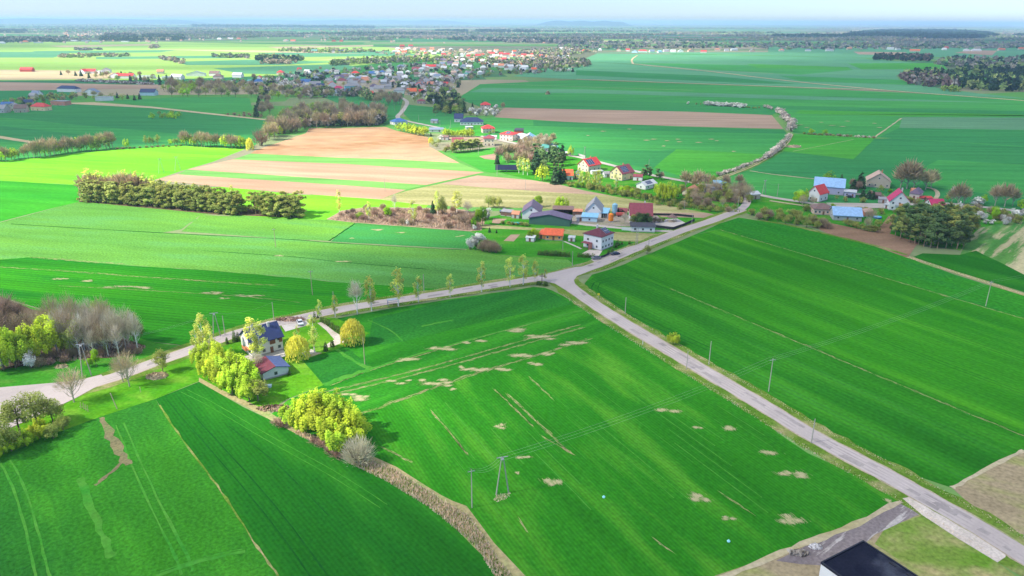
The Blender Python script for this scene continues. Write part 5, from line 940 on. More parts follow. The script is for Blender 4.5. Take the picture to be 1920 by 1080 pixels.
ab('house', 'long white house with big navy hip roof on the green lawn', (863,235), (906,235), 12, 3.4, 4.0, 'hip', 'white', 'navy', win=(7,2,1)); ab('house', 'white wing with navy gable roof left of the big navy hip roof', (852,229.5), (868,229.5), 10, 4.2, 4.2, 'x', 'white', 'navy')
ab('house', 'low house with blue hip roof behind the yellow willows', (740,235), (764,233), 10, 3.2, 3.0, 'hip', 'white', 'blue'); ab('garage', 'low dark solar roofed garage behind the yellow hedge', (805,248), (830,248), 8, 2.4, .9, 'mono', 'white', 'slate', cat='garage', win=(2,1,1))
mb = MB()
for k in range(10): pass
# dark greenhouse tunnel
o = MB(); n = 8
for u in (0, 1):
    pass
ab('house', 'house with teal roof behind the bare wood', (690,208), (704,208), 9, 2.8, 4, 'x', 'grey', 'teal', detail=False); ab('house', 'small white house with red roof beside the dark shrubs by the winding road', (699,217.5), (710,218), 7, 4, 2.4, 'x', 'white', 'terracotta', detail=False)
ab('house', 'pinkish house with dull red hip roof right of the winding road', (782,194.5), (797,194.5), 9, 3.2, 2.6, 'hip', 'pink', 'maroon', win=(3,1,1)); ab('house', 'house with red hip roof within the blossoming grove', (901,205), (920,205), 10, 5, 3.4, 'hip', 'pink', 'red')
# --- right hamlet
ab('house', 'white gabled house with bright red roof at the left of the right hamlet', (1514,375.5), (1535,379.5), 10, 5.0, 4.2, 'y', 'white', 'red', win=(2,2,1)); ab('barn', 'long barn with pale blue roof behind the bright red roof', (1525,362.5), (1581,367), 12, 5.0, 4.2, 'x', 'lavender', 'pale_blue', cat='barn', win=(3,1,1))
ab('shed', 'lavender shed with flat roof at the right end of the long barn', (1582,369), (1603,371), 5.5, 3.2, .4, 'mono', 'lavender', 'lightgrey', cat='shed', win=(2,1,1)); ab('house', 'tan stone farmhouse with wide pinkish gable roof', (1624,350.5), (1668,353.8), 12, 4.4, 4.9, 'y', 'tan', 'tan', win=(4,2,1), chim=1)
ab('house', 'peach house with dark brown hip roof before the courtyard', (1525,402.5), (1562,404), 9, 3.2, 2.6, 'hip', 'peach', 'brown', win=(5,2,1)); ab('barn', 'barn with pale blue roof in front beside the bare tree', (1562,413), (1615,416), 12, 3.0, 3.2, 'x', 'grey', 'pale_blue', cat='barn', win=(3,1,1))
h36 = ab('house', 'tall white gabled house with magenta roof and orange balcony', (1666,394), (1703,396.8), 11, 5.4, 5.4, 'y', 'white', 'magenta', win=(3,2,2), chim=1); small_part(h36, 'balcony', [(-2.4,2.4,-7.0,-5.6,2.7,2.9),(-2.4,2.4,-7.0,-6.9,2.9,3.7)], metal); small_part(h36, 'balcony_screen', [(-.4,1.6,-7.1,-7.02,2.8,4.6)], wmat('orange'))
ab('house', 'house with dark purple hip roof behind the magenta roofed house', (1704,372.5), (1722,375), 9, 3.4, 3.2, 'hip', 'pink', 'purple'); ab('house', 'low house with magenta roof behind the pine grove', (1746,393), (1771,393), 8, 2.6, 2.6, 'x', 'white', 'magenta'); ab('shed', 'small white annex on the left of the tall gabled house', (1657,391), (1665,392.5), 5, 2.4, .4, 'mono', 'white', 'lightgrey', cat='shed', win=(1,1,1))
for x, y, w_, d_, h_, wl, rf, k_, l_ in [(951,404,6,4,2.4,'brown','grey','mono','small brown shed on the garden left of the purple roof'),(968,408,4,4,2.3,'grey','terracotta','x','small grey shed with terracotta roof left of the white gable'),(1083,404,5,4,2.6,'brown','terracotta','mono','small shed with red roof left of the pale farm building'),(1087,414,4,3,2.2,'grey','grey','mono','grey kennel before the blue lean-to'),(1167,402,5,3,2.2,'brick','maroon','x','tiny red shed behind the small conifers'),
    (995,452,4,3,2.0,'white','white','mono','small white hutch left of the orange barn'),(1072,452,3,2.4,1.8,'white','lightgrey','mono','tiny white hut right of the orange barn'),(1138,332,5,4,2.6,'white','grey','x','small white shed between cream and yellow houses'),(1196,338,6,5,2.8,'white','maroon','x','low white annex right of the yellow house'),(1036,282,5,4,2.6,'white','white','x','white hut beside the teal roofed barn'),(1062,292,6,4,2.4,'grey','lightgrey','mono','pale shed under the bright yellow tree'),
    (945,258,6,5,2.6,'brick','red','x','red annex left of the pinkish white house'),(890,276,6,5,2.4,'cream','maroon','x','low annex left of the cream house'),(1330,360,6,5,3,'grey','slate','x','slate roofed shed within the bare thicket'),(1348,352,8,6,3.4,'grey','skyblue','x','blue roofed shed within the bare thicket'),(1410,372,7,6,3,'tan','lightgrey','x','pale shed at the end of the village lane'),
    (1640,372,6,4,2.4,'brown','brown','x','brown woodshed in the hamlet courtyard'),(1655,380,5,4,2.4,'grey','grey','mono','grey shed left of the tall gabled house'),(1622,404,6,5,2.6,'brick','tan','x','tan roofed shed at the end of the front blue roof'),(1732,374,9,3,1.2,'brick','red','mono','low red woodpile shelter right of the purple roof'),(1715,366,5,4,3,'brick','terracotta','x','small brick hut beside the purple roof'),
    (835,262,6,5,2.6,'grey','brown','x','brown roofed shed behind the yellow hedge'),(925,262,6,4,2.6,'white','lightgrey','x','white garage between the pink houses'),(880,243,7,4,2.6,'grey','lightgrey','mono','pale shed before the long navy roof'),(815,231,7,5,2.8,'grey','slate','x','slate shed beside the lane bend')]:
    p_ = at(x, y); building('shed', l_, w_, d_, h_, 1.3 if k_ == 'x' else .5, k_, wl, rf, (p_.x, p_.y, 0), rh0.uniform(-.4, .4), win=(1,1,1), cat='shed', ov=.25)
# --- flat roofed hall at the bottom edge
A, B, C_ = at(1536,1078), at(1638,1042), at(1740,1110)
def roofpt(px, py, z): return at(px, py, z)
P0, P1, P2 = roofpt(1535,1052,5.2), roofpt(1622,1016,5.2), roofpt(1722,1081,5.2)
d1 = (P1-P0); d2 = (P2-P1).normalized()*16; hall = empty('hall', ((P0.x+P1.x+d2.x)/2, (P0.y+P1.y+d2.y)/2, 0), math.atan2(d2.y, d2.x)); 
lx, ly = d2.length/2, abs(d1.cross(d2.normalized()).z)/2
mb = MB(); mb.box(-lx+.1, lx-.1, -ly+.1, ly-.1, 0, 5.0); mb.build('walls', wmat('white'), hall)
rfm = groundmat('bitumen_roof', (0.012,0.014,0.03), (0.02,0.022,0.04), (0.09,0.10,0.13), 0, 1.2, .2, 2.0, speck=.2)
mb = MB(); mb.box(-lx+.3, lx-.3, -ly+.3, ly-.3, 5.0, 5.08); mb.build('roof', rfm, hall)
mb = MB(); pr = [(-lx,lx,-ly,-ly+.3),(-lx,lx,ly-.3,ly),(-lx,-lx+.3,-ly+.3,ly-.3),(lx-.3,lx,-ly+.3,ly-.3)]
for b in pr: mb.box(*b, 4.9, 5.35)
mb.build('parapet', plain('parapet_flashing', (0.012,0.014,0.03), .5, .1, 1), hall)
mb = MB()
for k in range(3): mb.box(-lx+.03, -lx+.09, -ly+1+k*2.6, -ly+2.6+k*2.6, .9, 3.4)
mb.build('garage_door', frame_m, hall)
mb = MB()
for k in range(3): mb.box(-1.6+k*3.4, -.4+k*3.4, ly-1.3, ly-.9, 5.08, 5.3)
mb.build('roof_vent', plain('vent', (.02,.02,.03)), hall)
mb = MB(); mb.tube([(-lx-.02,-ly+.4,0),(-lx-.02,-ly+.4,4.9)], .07, 6); mb.build('downpipe', metal, hall)
mb = MB(); mb.box(-lx+.06, -lx+.1, ly-3.2, ly-2.0, 1.4, 2.6); mb.build('window', frame_m, hall)
tag(hall, 'flat roofed white hall with black roof at the bottom edge', 'building'); hall['_px'] = 1600
# --- far village, house by house: zoomed positions (x, y base, width) in a 6x enlargement at (ox, oy)
rh = random.Random(3)
def hs(x, y, wpx, wall, roof, place, oy=.55, shape=None):
    p = at(x, y); s_ = scale_at(p); L_ = max(7, min(34, wpx/s_)); W_ = min(L_*.8, 10); kind = shape or rh.choice(['x', 'y', 'x', 'hip']); rz = rh.uniform(-.35, .35); near = p.length < 1100
    if kind == 'y': rise = L_*.33
    elif kind == 'flat': rise = .4
    else: rise = W_*.4
    lb = f"{CN.get(wall, wall)} house with {CN.get(roof, roof)} {'hip ' if kind == 'hip' else ('flat ' if kind == 'flat' else 'gable ')}roof {place}"
    return building('house', lb, L_, W_, 4.7 if kind != 'flat' else 5, min(rise, 4.4), kind, wall, roof, (p.x, p.y, 0), rz, win=(3,1,1), detail=near, ov=.4, group='houses ' + place)
pl = 'of the middle village'
for zx, zy, zw, wl, rf in [(225,385,60,'white','purple'),(430,350,50,'white','grey'),(640,370,85,'white','red'),(830,372,70,'white','blue'),(940,357,55,'white','blue'),(1025,332,70,'white','brown'),(340,458,85,'cream','grey'),(490,458,100,'cream','maroon'),(560,445,45,'white','grey'),(380,500,80,'white','red'),(450,552,110,'pink','magenta'),(90,470,110,'white','blue'),(30,482,60,'white','navy'),
        (190,497,110,'cream','grey'),(250,522,80,'grey','navy'),(560,582,120,'cream','blue'),(430,597,90,'white','slate'),(610,520,170,'cyan','grey'),(300,562,90,'grey','maroon'),(750,605,75,'yellow','orange'),(820,612,90,'yellow','red'),(850,527,90,'white','purple'),(910,548,100,'cream','grey'),(1185,502,100,'white','white'),(1130,572,110,'white','grey'),(1275,582,100,'cream','orange'),(1380,582,50,'red','red'),
        (1350,512,75,'white','red'),(1100,432,80,'white','grey'),(765,462,50,'pink','terracotta'),(1670,428,80,'cream','orange'),(1660,492,50,'grey','red'),(1450,462,50,'white','grey'),(1885,378,50,'white','teal'),(1490,292,110,'white','red'),(1195,312,40,'white','white'),(1150,292,80,'grey','slate'),(1330,322,100,'brown','maroon'),(1600,217,120,'pink','purple'),(1700,252,60,'white','purple'),(1850,217,50,'white','white'),(1770,272,50,'white','tan'),
        (100,352,60,'grey','white'),(10,322,40,'cream','red'),(320,347,60,'grey','slate'),(1545,690,60,'grey','lightgrey'),(460,420,90,'lavender','violet'),(520,395,60,'grey','slate'),(390,400,60,'pink','violet'),(1010,520,70,'grey','grey'),(700,470,60,'tan','brown'),(960,470,60,'grey','lightgrey'),(1290,500,60,'grey','grey'),(200,420,60,'white','violet')]: hs(560+zx/6, 80+zy/6, zw/6, wl, rf, pl)
for k in range(80):
    x, y = rand_in([(600,150),(700,140),(840,122),(960,126),(1010,132),(940,142),(860,150),(820,176),(760,170),(700,158),(620,166)], rh); hs(x, y, rh.uniform(8, 12), rh.choice(['white','white','cream','pink']), rh.choice(['grey','white','slate','terracotta','brown','lightgrey','tan']), 'deep in the village')
pl = 'behind the western wood'
for zx, zy, zw, wl, rf in [(500,252,100,'white','brown'),(540,287,90,'pink','brown'),(760,272,100,'white','white'),(290,257,180,'white','slate'),(880,382,80,'white','orange'),(990,347,90,'white','blue'),(1240,242,70,'pink','red'),(1450,217,60,'cream','red'),(1550,242,60,'white','white'),(1670,262,60,'white','blue'),(1875,232,50,'white','grey'),(900,345,50,'grey','teal'),(80,290,130,'white','white'),(1000,300,50,'white','red')]: hs(320+zx/6, 100+zy/6, zw/6, wl, rf, pl)
pl = 'of the western hamlet'
for zx, zy, zw, wl, rf, sh in [(310,87,110,'red','red','x'),(1030,107,90,'white','red','x'),(945,110,70,'white','red','y'),(1200,97,80,'white','grey','y'),(1320,157,120,'white','red','y'),(1430,162,150,'white','red','x'),(1650,162,160,'white','lightgrey','flat'),(1880,172,80,'white','white','flat'),(1810,110,60,'pink','terracotta','x'),(1130,107,60,'white','lightgrey','flat')]: hs(zx/6, 120+zy/6, zw/6, wl, rf, pl, shape=sh)
pl = 'among the farms at the left'
for zx, zy, zw, wl, rf, sh in [(780,312,220,'white','navy','hip'),(1040,352,130,'white','slate','y'),(1680,352,150,'pale_blue','navy','x'),(470,522,165,'yellow','red','hip'),(690,462,160,'brick','grey','flat'),(160,522,90,'cream','grey','y'),(100,512,100,'grey','blue','x'),(1180,412,150,'white','grey','flat'),(330,472,70,'grey','navy','x'),(250,542,100,'tan','brown','x'),(30,547,100,'grey','grey','x'),(420,372,80,'white','slate','x'),(380,392,60,'tan','grey','x')]: hs(zx/6, 120+zy/6, zw/6, wl, rf, pl, shape=sh)
pl = 'in the distant eastern village'
for x, y, w_, wl, rf in [(1125,95,6,'white','white'),(1160,96,7,'cream','orange'),(1177,96,7,'white','red'),(1205,98,15,'white','red'),(1222,98,9,'white','slate'),(1249,97,10,'white','grey'),(1262,98,9,'white','lightgrey'),(1276,98,9,'white','white'),(1295,97,11,'cream','terracotta'),(1319,99,10,'pink','red'),(1345,95,9,'pink','terracotta'),(1376,95,12,'white','lightgrey'),(1362,96,7,'white','grey'),(1190,99,10,'pale_blue','slate'),(1237,99,8,'white','skyblue'),
        (980,134.5,12,'white','lightgrey'),(1001,134,9,'cream','orange'),(1052,109.5,12,'white','slate'),(1065,109.5,8,'white','white'),(1052,93,7,'white','white'),(1017,108,10,'tan','orange'),(1095,98,9,'tan','orange'),(1068,98,12,'white','grey'),(1465,96,8,'pink','terracotta'),(1555,96,12,'white','grey'),(1715,97,16,'tan','orange'),(1669,93,10,'white','lightgrey'),(1683,94,8,'white','grey'),(1774,91,7,'red','red'),(1830,96,16,'white','lightgrey'),(1812,96,9,'white','white'),(1877,95,11,'tan','orange'),(1915,93,9,'tan','orange'),(1770,94,6,'white','white'),(1592,93,8,'tan','terracotta'),(1515,96,9,'white','slate'),(1410,97,8,'tan','grey')]: hs(x, y, w_, wl, rf, pl)
pl = 'in the bright distant town'
twn = [(700,95),(780,93),(860,94),(960,98),(1030,110),(1000,124),(930,128),(880,122),(800,108),(715,103)]
for k in range(112):
    x, y = rand_in(twn, rh); hs(x, y, rh.uniform(5, 9), rh.choice(['white','cream','cream','pink','white']), rh.choice(['terracotta','orange','terracotta','red','white','tan','tan','white']), pl)
for x, y, w_, wl, rf in [(945,105,22,'white','red'),(922,103,12,'pink','red'),(770,88,8,'pink','red'),(754,88,8,'red','red'),(640,99,9,'white','navy'),(625,99,8,'white','navy'),(560,96,9,'white','dark'),(590,98,10,'cream','teal'),(536,77,9,'white','red'),(550,78,9,'tan','orange'),(626,78,7,'red','red'),(640,78,6,'red','red')]: hs(x, y, w_, wl, rf, pl if x > 700 else 'on the bright plain')
pl = 'by the distant left woods'
for x, y, w_, wl, rf in [(72,81,12,'white','white'),(48,80,8,'tan','orange'),(140,77,14,'white','lightgrey'),(160,77.5,18,'white','white'),(180,78,12,'pale_blue','white'),(3,82,10,'white','white'),(412,74,8,'white','white'),(448,74,7,'tan','orange'),(460,74,7,'tan','red'),(433,74,7,'white','white'),(235,79,14,'white','white')]: hs(x, y, w_, wl, rf, pl, shape='flat' if w_ > 11 else None)
# ================================================================ poles, wires, vehicles, small things
conc = plain('concrete_pole', (0.40, 0.37, 0.32), .8, .1, 1.5); wood_m = plain('pole_wood', (0.42, 0.34, 0.24), .9, .15, 2); insul = plain('insulator', (0.12, 0.08, 0.06), .3, .1, 4)
TOPS = {}
def pole(px, py, h, label, arm=1.0, key=None, mt=conc, group='power poles'):
    p = at(px, py); o = empty('power_pole', p, math.radians(20)); mb = MB(); mb.tube([(0,0,-.3),(0,0,h)], [.15,.10], 8); mb.build('pole', mt, o)
    if arm:
        mb = MB(); mb.box(-arm, arm, -.05, .05, h-.55, h-.43); mb.build('crossarm', metal, o)
        for x in (-arm*.9, 0, arm*.9):
            mb = MB(); mb.tube([(x,0,h-.43 if x else h),(x,0,h-.1 if x else h+.3)], .06, 6); mb.build('insulator', insul, o)
    o['_px'] = px; TOPS[key or (px, py)] = p + Vector((0,0,h)); tag(o, label, 'pole', group); return o
def aframe(px, py, h, label, spread=2.2, key=None, rz=0.3):
    p = at(px, py); o = empty('power_pole', p, rz)
    for s in (-1, 1): mb = MB(); mb.tube([(s*spread/2,0,-.3),(s*.18,0,h)], [.17,.11], 8); mb.build('leg', conc, o)
    mb = MB(); mb.box(-1.3,1.3,-.07,.07,h-.1,h+.05); mb.box(-.3,.3,-.35,.35,h-.6,h-.35); mb.build('crossarm', metal, o)
    for x in (-1.2, 0, 1.2): mb = MB(); mb.tube([(x,0,h+.05),(x,0,h+.4)], .06, 6); mb.build('insulator', insul, o)
    o['_px'] = px; TOPS[key or (px, py)] = p + Vector((0,0,h)); tag(o, label, 'pole', 'A-frame power poles'); return o
aframe(942, 926, 9.6, 'concrete A-frame pole standing in the front wheat field', 3.0, 'A1'); pole(885, 952, 9.8, 'concrete pole on the ditch bank left of the A-frame pole', .8, 'A0'); pole(1441, 734, 10.5, 'concrete pole in the right wheat field beside the road', 1.0, 'A2'); pole(1848, 574, 10, 'concrete pole on the field edge at the far right', 1.0, 'A3')
pole(1172, 589, 6.5, 'short concrete pole on the road verge left of the yellow bush', 0, 'S1'); pole(1329, 684, 8, 'concrete pole on the verge right of the yellow bush', 0, 'S2'); pole(1287, 692, 6, 'thin pole on the left verge opposite the concrete pole', 0, 'S3'); pole(1521, 831, 7, 'thin pole on the left verge of the lower road', 0, 'S4')
pole(684, 683, 9, 'concrete pole in the wheat below the garden weeping willow', 0, 'G1', wood_m); pole(795, 548, 7.5, 'pole on the verge between the roadside birches', 0, 'R3'); pole(628, 593, 9.5, 'pole among the small birches near the white car', 0, 'R2'); pole(514, 601, 7, 'pole behind the roof of the white house', 0, 'R1'); pole(422, 628, 7, 'single pole beside the A-frame behind the road', 0, 'R0')
aframe(407, 631, 8.5, 'A-frame pole behind the road left of the white house', 2.4, 'B1'); aframe(163, 706, 10.5, 'A-frame pole before the bare roadside wood', 2.6, 'B0'); pole(586, 553, 10, 'wooden pole in the dark field behind the bend', .9, 'W2', wood_m); pole(517, 463, 9, 'small pole in the sunlit rape field', .9, 'W1', wood_m)
aframe(303, 325, 10, 'A-frame pole left of the pair above the pine belt', 3.6, 'P0'); aframe(334, 321, 10, 'A-frame pole right of the pair above the pine belt', 4.2, 'P1'); pole(1073, 498, 6.5, 'pole by the hedge near the road junction', 0, 'J1'); pole(1192, 459, 9, 'left pole of the pair beside the gravel garden', .5, 'J2'); pole(1195, 458, 8.6, 'right pole of the pair beside the gravel garden', .5, 'J3')
pole(1216, 466, 5, 'short pole on the verge by the pale bush', 0, 'J4'); pole(1297, 420, 6, 'pole on the verge before the farm fence', 0, 'J5'); pole(1383, 394, 8, 'pole where the road meets the village lane', 0, 'V0'); aframe(1432, 365, 9, 'A-frame pole in the green field behind the hamlet lane', 2.6, 'V1'); pole(1457, 369, 8, 'pole right of the A-frame on the hamlet lane', 0, 'V2'); pole(1216, 320, 8, 'pole behind the dark conifers of the village', .5, 'V3')
aframe(1096, 300, 10, 'pylon pair behind the cream house with red roof', 2.0, 'V4'); pole(722, 358, 8, 'thin pole at the end of the sandy strips', 0, 'X1'); pole(843, 250, 7, 'pole on the village lane by the yellow hedge', 0, 'X2'); pole(845, 240, 8, 'pole left of the big navy roof', 0, 'X3'); pole(825, 238, 7, 'pole on the lawn by the village lane', 0, 'X4'); pole(785, 228, 7, 'pole on the meadow right of the winding road', 0, 'X5'); pole(757, 220, 9, 'pole beside the winding road', 0, 'X6'); pole(740, 208, 8, 'pole left of the winding road', 0, 'X7'); pole(897, 290, 7, 'pole on the bright green field', 0, 'X8'); pole(932, 330, 8, 'pole at the tip of the bright green field', 0, 'X9'); pole(985, 356, 7, 'pole in the pinkish soil strip', 0, 'X10'); pole(1055, 470, 5, 'thin lamp pole above the long hedge', 0, 'X11'); pole(1283, 392, 5, 'small pole in the pink strip by the farm', 0, 'X12'); pole(1920, 1008, 4, 'white marker post at the lower right verge', 0, 'X13')
cable_m = plain('cable_metal', (0.30, 0.32, 0.30), .6, .05, 1)
def cable(a, b, off, label, sag=1.4, r=.016, dz=-.1):
    d = b-a; n = Vector((-d.y, d.x, 0)).normalized()*off; P = [a.lerp(b, k/14) + n + Vector((0,0,dz-sag*4*(k/14)*(1-k/14))) for k in range(15)]; mb = MB(); mb.tube(P, r, 4); o = mb.build('power_cable', cable_m); o['_px'] = (topx(P[7])[0]); tag(o, label, 'cable', 'power cables')
T = TOPS
for nm, a, b, offs in [('between the A-frame and the roadside concrete pole', 'A1', 'A2', (-1.1,0,1.1)), ('between roadside concrete pole and far right pole', 'A2', 'A3', (-.9,0,.9)), ('between the A-frame and the ditch pole', 'A0', 'A1', (-.8,0,.8)), ('from the bare wood to the A-frame by the house', 'B0', 'B1', (-.6,.6)), ('between the pole pair above the pine belt', 'P0', 'P1', (-.6,.6)), ('behind the road toward the white house', 'B1', 'R1', (0,)), ('along the hamlet lane', 'V1', 'V2', (0,))]:
    for of in offs: cable(T[a], T[b], of, f'thin power cable {nm}')
for of in (-.8, .8): cable(T['A3'], T['A3'] + Vector((150, 70, 0)), of, 'thin power cable leaving the photo at the right')
def car(px, py, rz, paint, label):
    p = at(px, py); o = empty('parked_car', (p.x, p.y, .13), rz); L_, W_ = 4.3, 1.78; body = MB()
    prof = [(-2.15,.35),(-2.15,.72),(-2.0,.86),(-1.1,.95),(-.2,.98),(1.0,.98),(2.0,.95),(2.15,.75),(2.15,.35)]
    def ext(pr_, w_, mb):
        n = len(pr_); mb.add([(x,-w_/2,z) for x,z in pr_]+[(x,w_/2,z) for x,z in pr_], [tuple(range(n))[::-1], tuple(range(n,2*n))]+[(i,(i+1)%n,(i+1)%n+n,i+n) for i in range(n)])
    ext(prof, W_, body); b = body.build('body', plain('car_paint_'+label.split()[0], paint, .25, .03, 1, .6), o)
    c = MB(); cp = [(-1.15,.98),(-.5,1.42),(.9,1.42),(1.65,.985)]; n = 4; c.add([(x,-.80 if z < 1 else -.62,z) for x,z in cp]+[(x,.80 if z < 1 else .62,z) for x,z in cp], [(3,2,1,0),(4,5,6,7),(0,1,5,4),(1,2,6,5),(2,3,7,6),(3,0,4,7)]); c.build('windows', glass, o)
    rf_ = MB(); rf_.box(-.52,.92,-.63,.63,1.421,1.47); rf_.build('roof', plain('car_paint_'+label.split()[0], paint), o)
    for x in (-1.35, 1.35):
        for y in (-.84, .84):
            w_ = MB(); w_.tube([(x,y-.1,.33),(x,y+.1,.33)], .33, 12); wh = w_.build('wheel', plain('tyre', (.02,.02,.02)), o); q = MB(); q.tube([(x,y-.115,.33),(x,y+.115,.33)], .18, 8); q.build('rim', metal, wh)
    for y in (-.6, .6): q = MB(); q.box(-2.18,-2.14,y-.2,y+.2,.6,.75); q.build('headlight', plain('lamp_glass', (.8,.8,.78), .2), o)
    for y in (-.6, .6): q = MB(); q.box(2.14,2.18,y-.18,y+.18,.68,.85); q.build('taillight', plain('tail_glass', (.5,.03,.03), .3), o)
    o['_px'] = px; tag(o, label, 'car', 'parked cars')
car(563, 608, R(115), (.75,.76,.78), 'white car parked on the paved yard beside the white house'); car(1153, 478, R(15), (.012,.018,.06), 'navy car parked by the gate of the hip roofed house'); car(1118, 486, R(10), (.22,.22,.24), 'silver car parked on the verge beside the short thuja hedge')
car(1592, 371, R(0), (.015,.015,.02), 'black car parked before the lavender shed'); car(1120, 353, R(20), (.05,.06,.09), 'dark blue car under the birches before the village houses')
def simple(name, label, cat, px, py, parts, rz=0.0, z=0.0, group=None):
    o = empty(name, at(px, py, z), rz); o['_px'] = px
    for pn, mb, m_ in parts: mb.build(pn, m_, o)
    tag(o, label, cat, group); return o
def B_(*bs):
    mb = MB()
    for b in bs: mb.box(*b)
    return mb
def T_(pts, r, n=8): mb = MB(); mb.tube(pts, r, n); return mb
blue = plain('blue_paint', (.08,.16,.42), .5, .05, 2)
simple('bus_shelter', 'blue framed open bus shelter at the road edge under a birch', 'shelter', 737, 572, [('frame', B_((-2,-1.9,-.9,-.8,0,2.3),(1.9,2,-.9,-.8,0,2.3),(-2,-1.9,.8,.9,0,2.3),(1.9,2,.8,.9,0,2.3),(-2,2,.8,.9,2.2,2.3),(-2,2,-.9,-.8,2.2,2.3),(-2,2,.82,.88,.9,1.0),(-2,-1.9,-.8,.8,2.2,2.3),(1.9,2,-.8,.8,2.2,2.3)), blue), ('bench', B_((-1.4,1.4,.3,.7,.42,.48)), wood_m), ('roof', B_((-2.1,2.1,-1,1,2.31,2.36)), plain('shelter_glass', (.35,.40,.45), .3))], R(18))
simple('roadside_cross', 'dark wooden wayside cross between two round shrubs at the junction', 'cross', 1016, 533, [('post', B_((-.13,.13,-.13,.13,0,4.6)), plain('dark_wood', (.04,.03,.025))), ('crossbeam', B_((-1,1,-.125,.125,3.4,3.66)), plain('dark_wood', (.04,.03,.025))), ('base', B_((-.5,.5,-.5,.5,0,.4)), plinth)])
for x, y in [(1011,534),(1022,535.5)]: tree('thuja', x, y, 2.0, 'rounded shrub beside the wayside cross', 'shrubs by the cross', 3.2)
# silo, tank, gazebo
mb = MB(); mb.tube([(0,0,1.6),(0,0,6.2),(0,0,6.9)], [1.5,1.5,.5], 18)
cone = T_([(0,0,1.6),(0,0,.5)], [1.5,.3], 16)
simple('silo', 'steel blue upright silo behind the orange tank', 'silo', 1152, 404, [('barrel', mb, plain('silo_steel', (.22,.42,.52), .45, .08, .6, .4)), ('hopper', cone, metal), ('leg', T_([(1.2,1.2,0),(1.2,1.2,2)], .08), metal), ('leg', T_([(-1.2,1.2,0),(-1.2,1.2,2)], .08), metal), ('leg', T_([(-1.2,-1.2,0),(-1.2,-1.2,2)], .08), metal), ('leg', T_([(1.2,-1.2,0),(1.2,-1.2,2)], .08), metal)])
simple('tank', 'bright orange standing tank beside the blue canopy', 'tank', 1145, 416, [('barrel', T_([(0,0,.5),(0,0,.8),(0,0,4.2),(0,0,4.7)], [.9,1.35,1.35,.7], 16), plain('orange_tank', (.75,.22,.02), .5, .06, 1)), ('stand', B_((-1.2,1.2,-1.2,1.2,0,.5)), metal), ('ladder', B_((-1.6,-1.5,-.3,-.2,0,4.2),(-1.6,-1.5,.2,.3,0,4.2)), metal)])
simple('trailer', 'small red trailer between silo and the conifers', 'trailer', 1163, 406, [('box', B_((-2.3,2.3,-1,1,.9,2.1)), plain('red_trailer', (.5,.10,.08))), ('wheel', T_([(-1.2,-1.05,.45),(-1.2,-.85,.45)], .45, 10), plain('tyre', (.02,.02,.02))), ('wheel', T_([(1.2,-1.05,.45),(1.2,-.85,.45)], .45, 10), plain('tyre', (.02,.02,.02)))])
for dx, l in ((-6, 'left'), (0, 'middle')):
    pass
gz = MB(); gz.tube([(0,0,2.4),(0,0,2.5),(0,0,4.0)], [3.0,3.0,.15], 6); gp = MB()
for k in range(6): gp.tube([(2.3*math.cos(k*math.pi/3), 2.3*math.sin(k*math.pi/3), 0), (2.3*math.cos(k*math.pi/3), 2.3*math.sin(k*math.pi/3), 2.4)], .09, 6)
simple('gazebo', 'brown hexagonal garden gazebo right of the maroon roofed house', 'gazebo', 1260, 415, [('roof', gz, rmat('brown')), ('posts', gp, wood_m), ('floor', T_([(0,0,0),(0,0,.15)], 2.6, 6), wood_m)])
def fence(pts, h, label, m_, sp=3.0, boards=True):
    P = [at(*p) for p in pts]; o = empty('fence', P[0]); o['_px'] = pts[0][0]; mb = MB()
    for a, b in zip(P, P[1:]):
        a, b = a-P[0], b-P[0]; d = (b-a); n = Vector((-d.y, d.x, 0)).normalized()*.04; mb.add([a-n+Vector((0,0,.15)), b-n+Vector((0,0,.15)), b-n+Vector((0,0,h)), a-n+Vector((0,0,h)), a+n+Vector((0,0,.15)), b+n+Vector((0,0,.15)), b+n+Vector((0,0,h)), a+n+Vector((0,0,h))], [(0,1,2,3),(5,4,7,6),(3,2,6,7),(0,4,5,1)])
        k = max(1, int(d.length/sp))
        for i in range(k+1): q = a.lerp(b, i/k); pm = MB(); pm.box(q.x-.07, q.x+.07, q.y-.07, q.y+.07, 0, h+.1); pm.build('post', m_, o)
    mb.build('panels', m_, o); tag(o, label, 'fence')
dk = plain('black_fence', (.03,.03,.035), .7)
fence([(1228,427),(1262,431),(1282,424),(1302,415)], 1.5, 'black panel fence along the farm entrance by the road', dk); fence([(1222,404),(1270,405),(1300,408)], 1.3, 'dark fence between the farm and the pink soil strip', dk); fence([(1120,486),(1134,482),(1142,478)], 1.2, 'dark metal gate fence before the hip roofed house', dk); fence([(1166,432),(1182,433)], 1.8, 'pale slab fence left of the long white garage', wmat('white'))
fence([(1131,326),(1160,330)], 1.6, 'dark board fence between the cream and yellow houses', dk); fence([(1084,292),(1097,296)], 1.8, 'pale concrete wall beside the lane behind the village', wmat('grey')); fence([(845,263),(905,263)], 1.4, 'brown plank fence before the conifer hedge', wmat('tan'))
fence([(255,146.5),(330,148)], 2.2, 'long white wall before the flat halls of the western hamlet', wmat('white'), 8)
fence([(1598,365),(1660,372)], 1.4, 'pale wall around the hamlet courtyard', wmat('grey'))
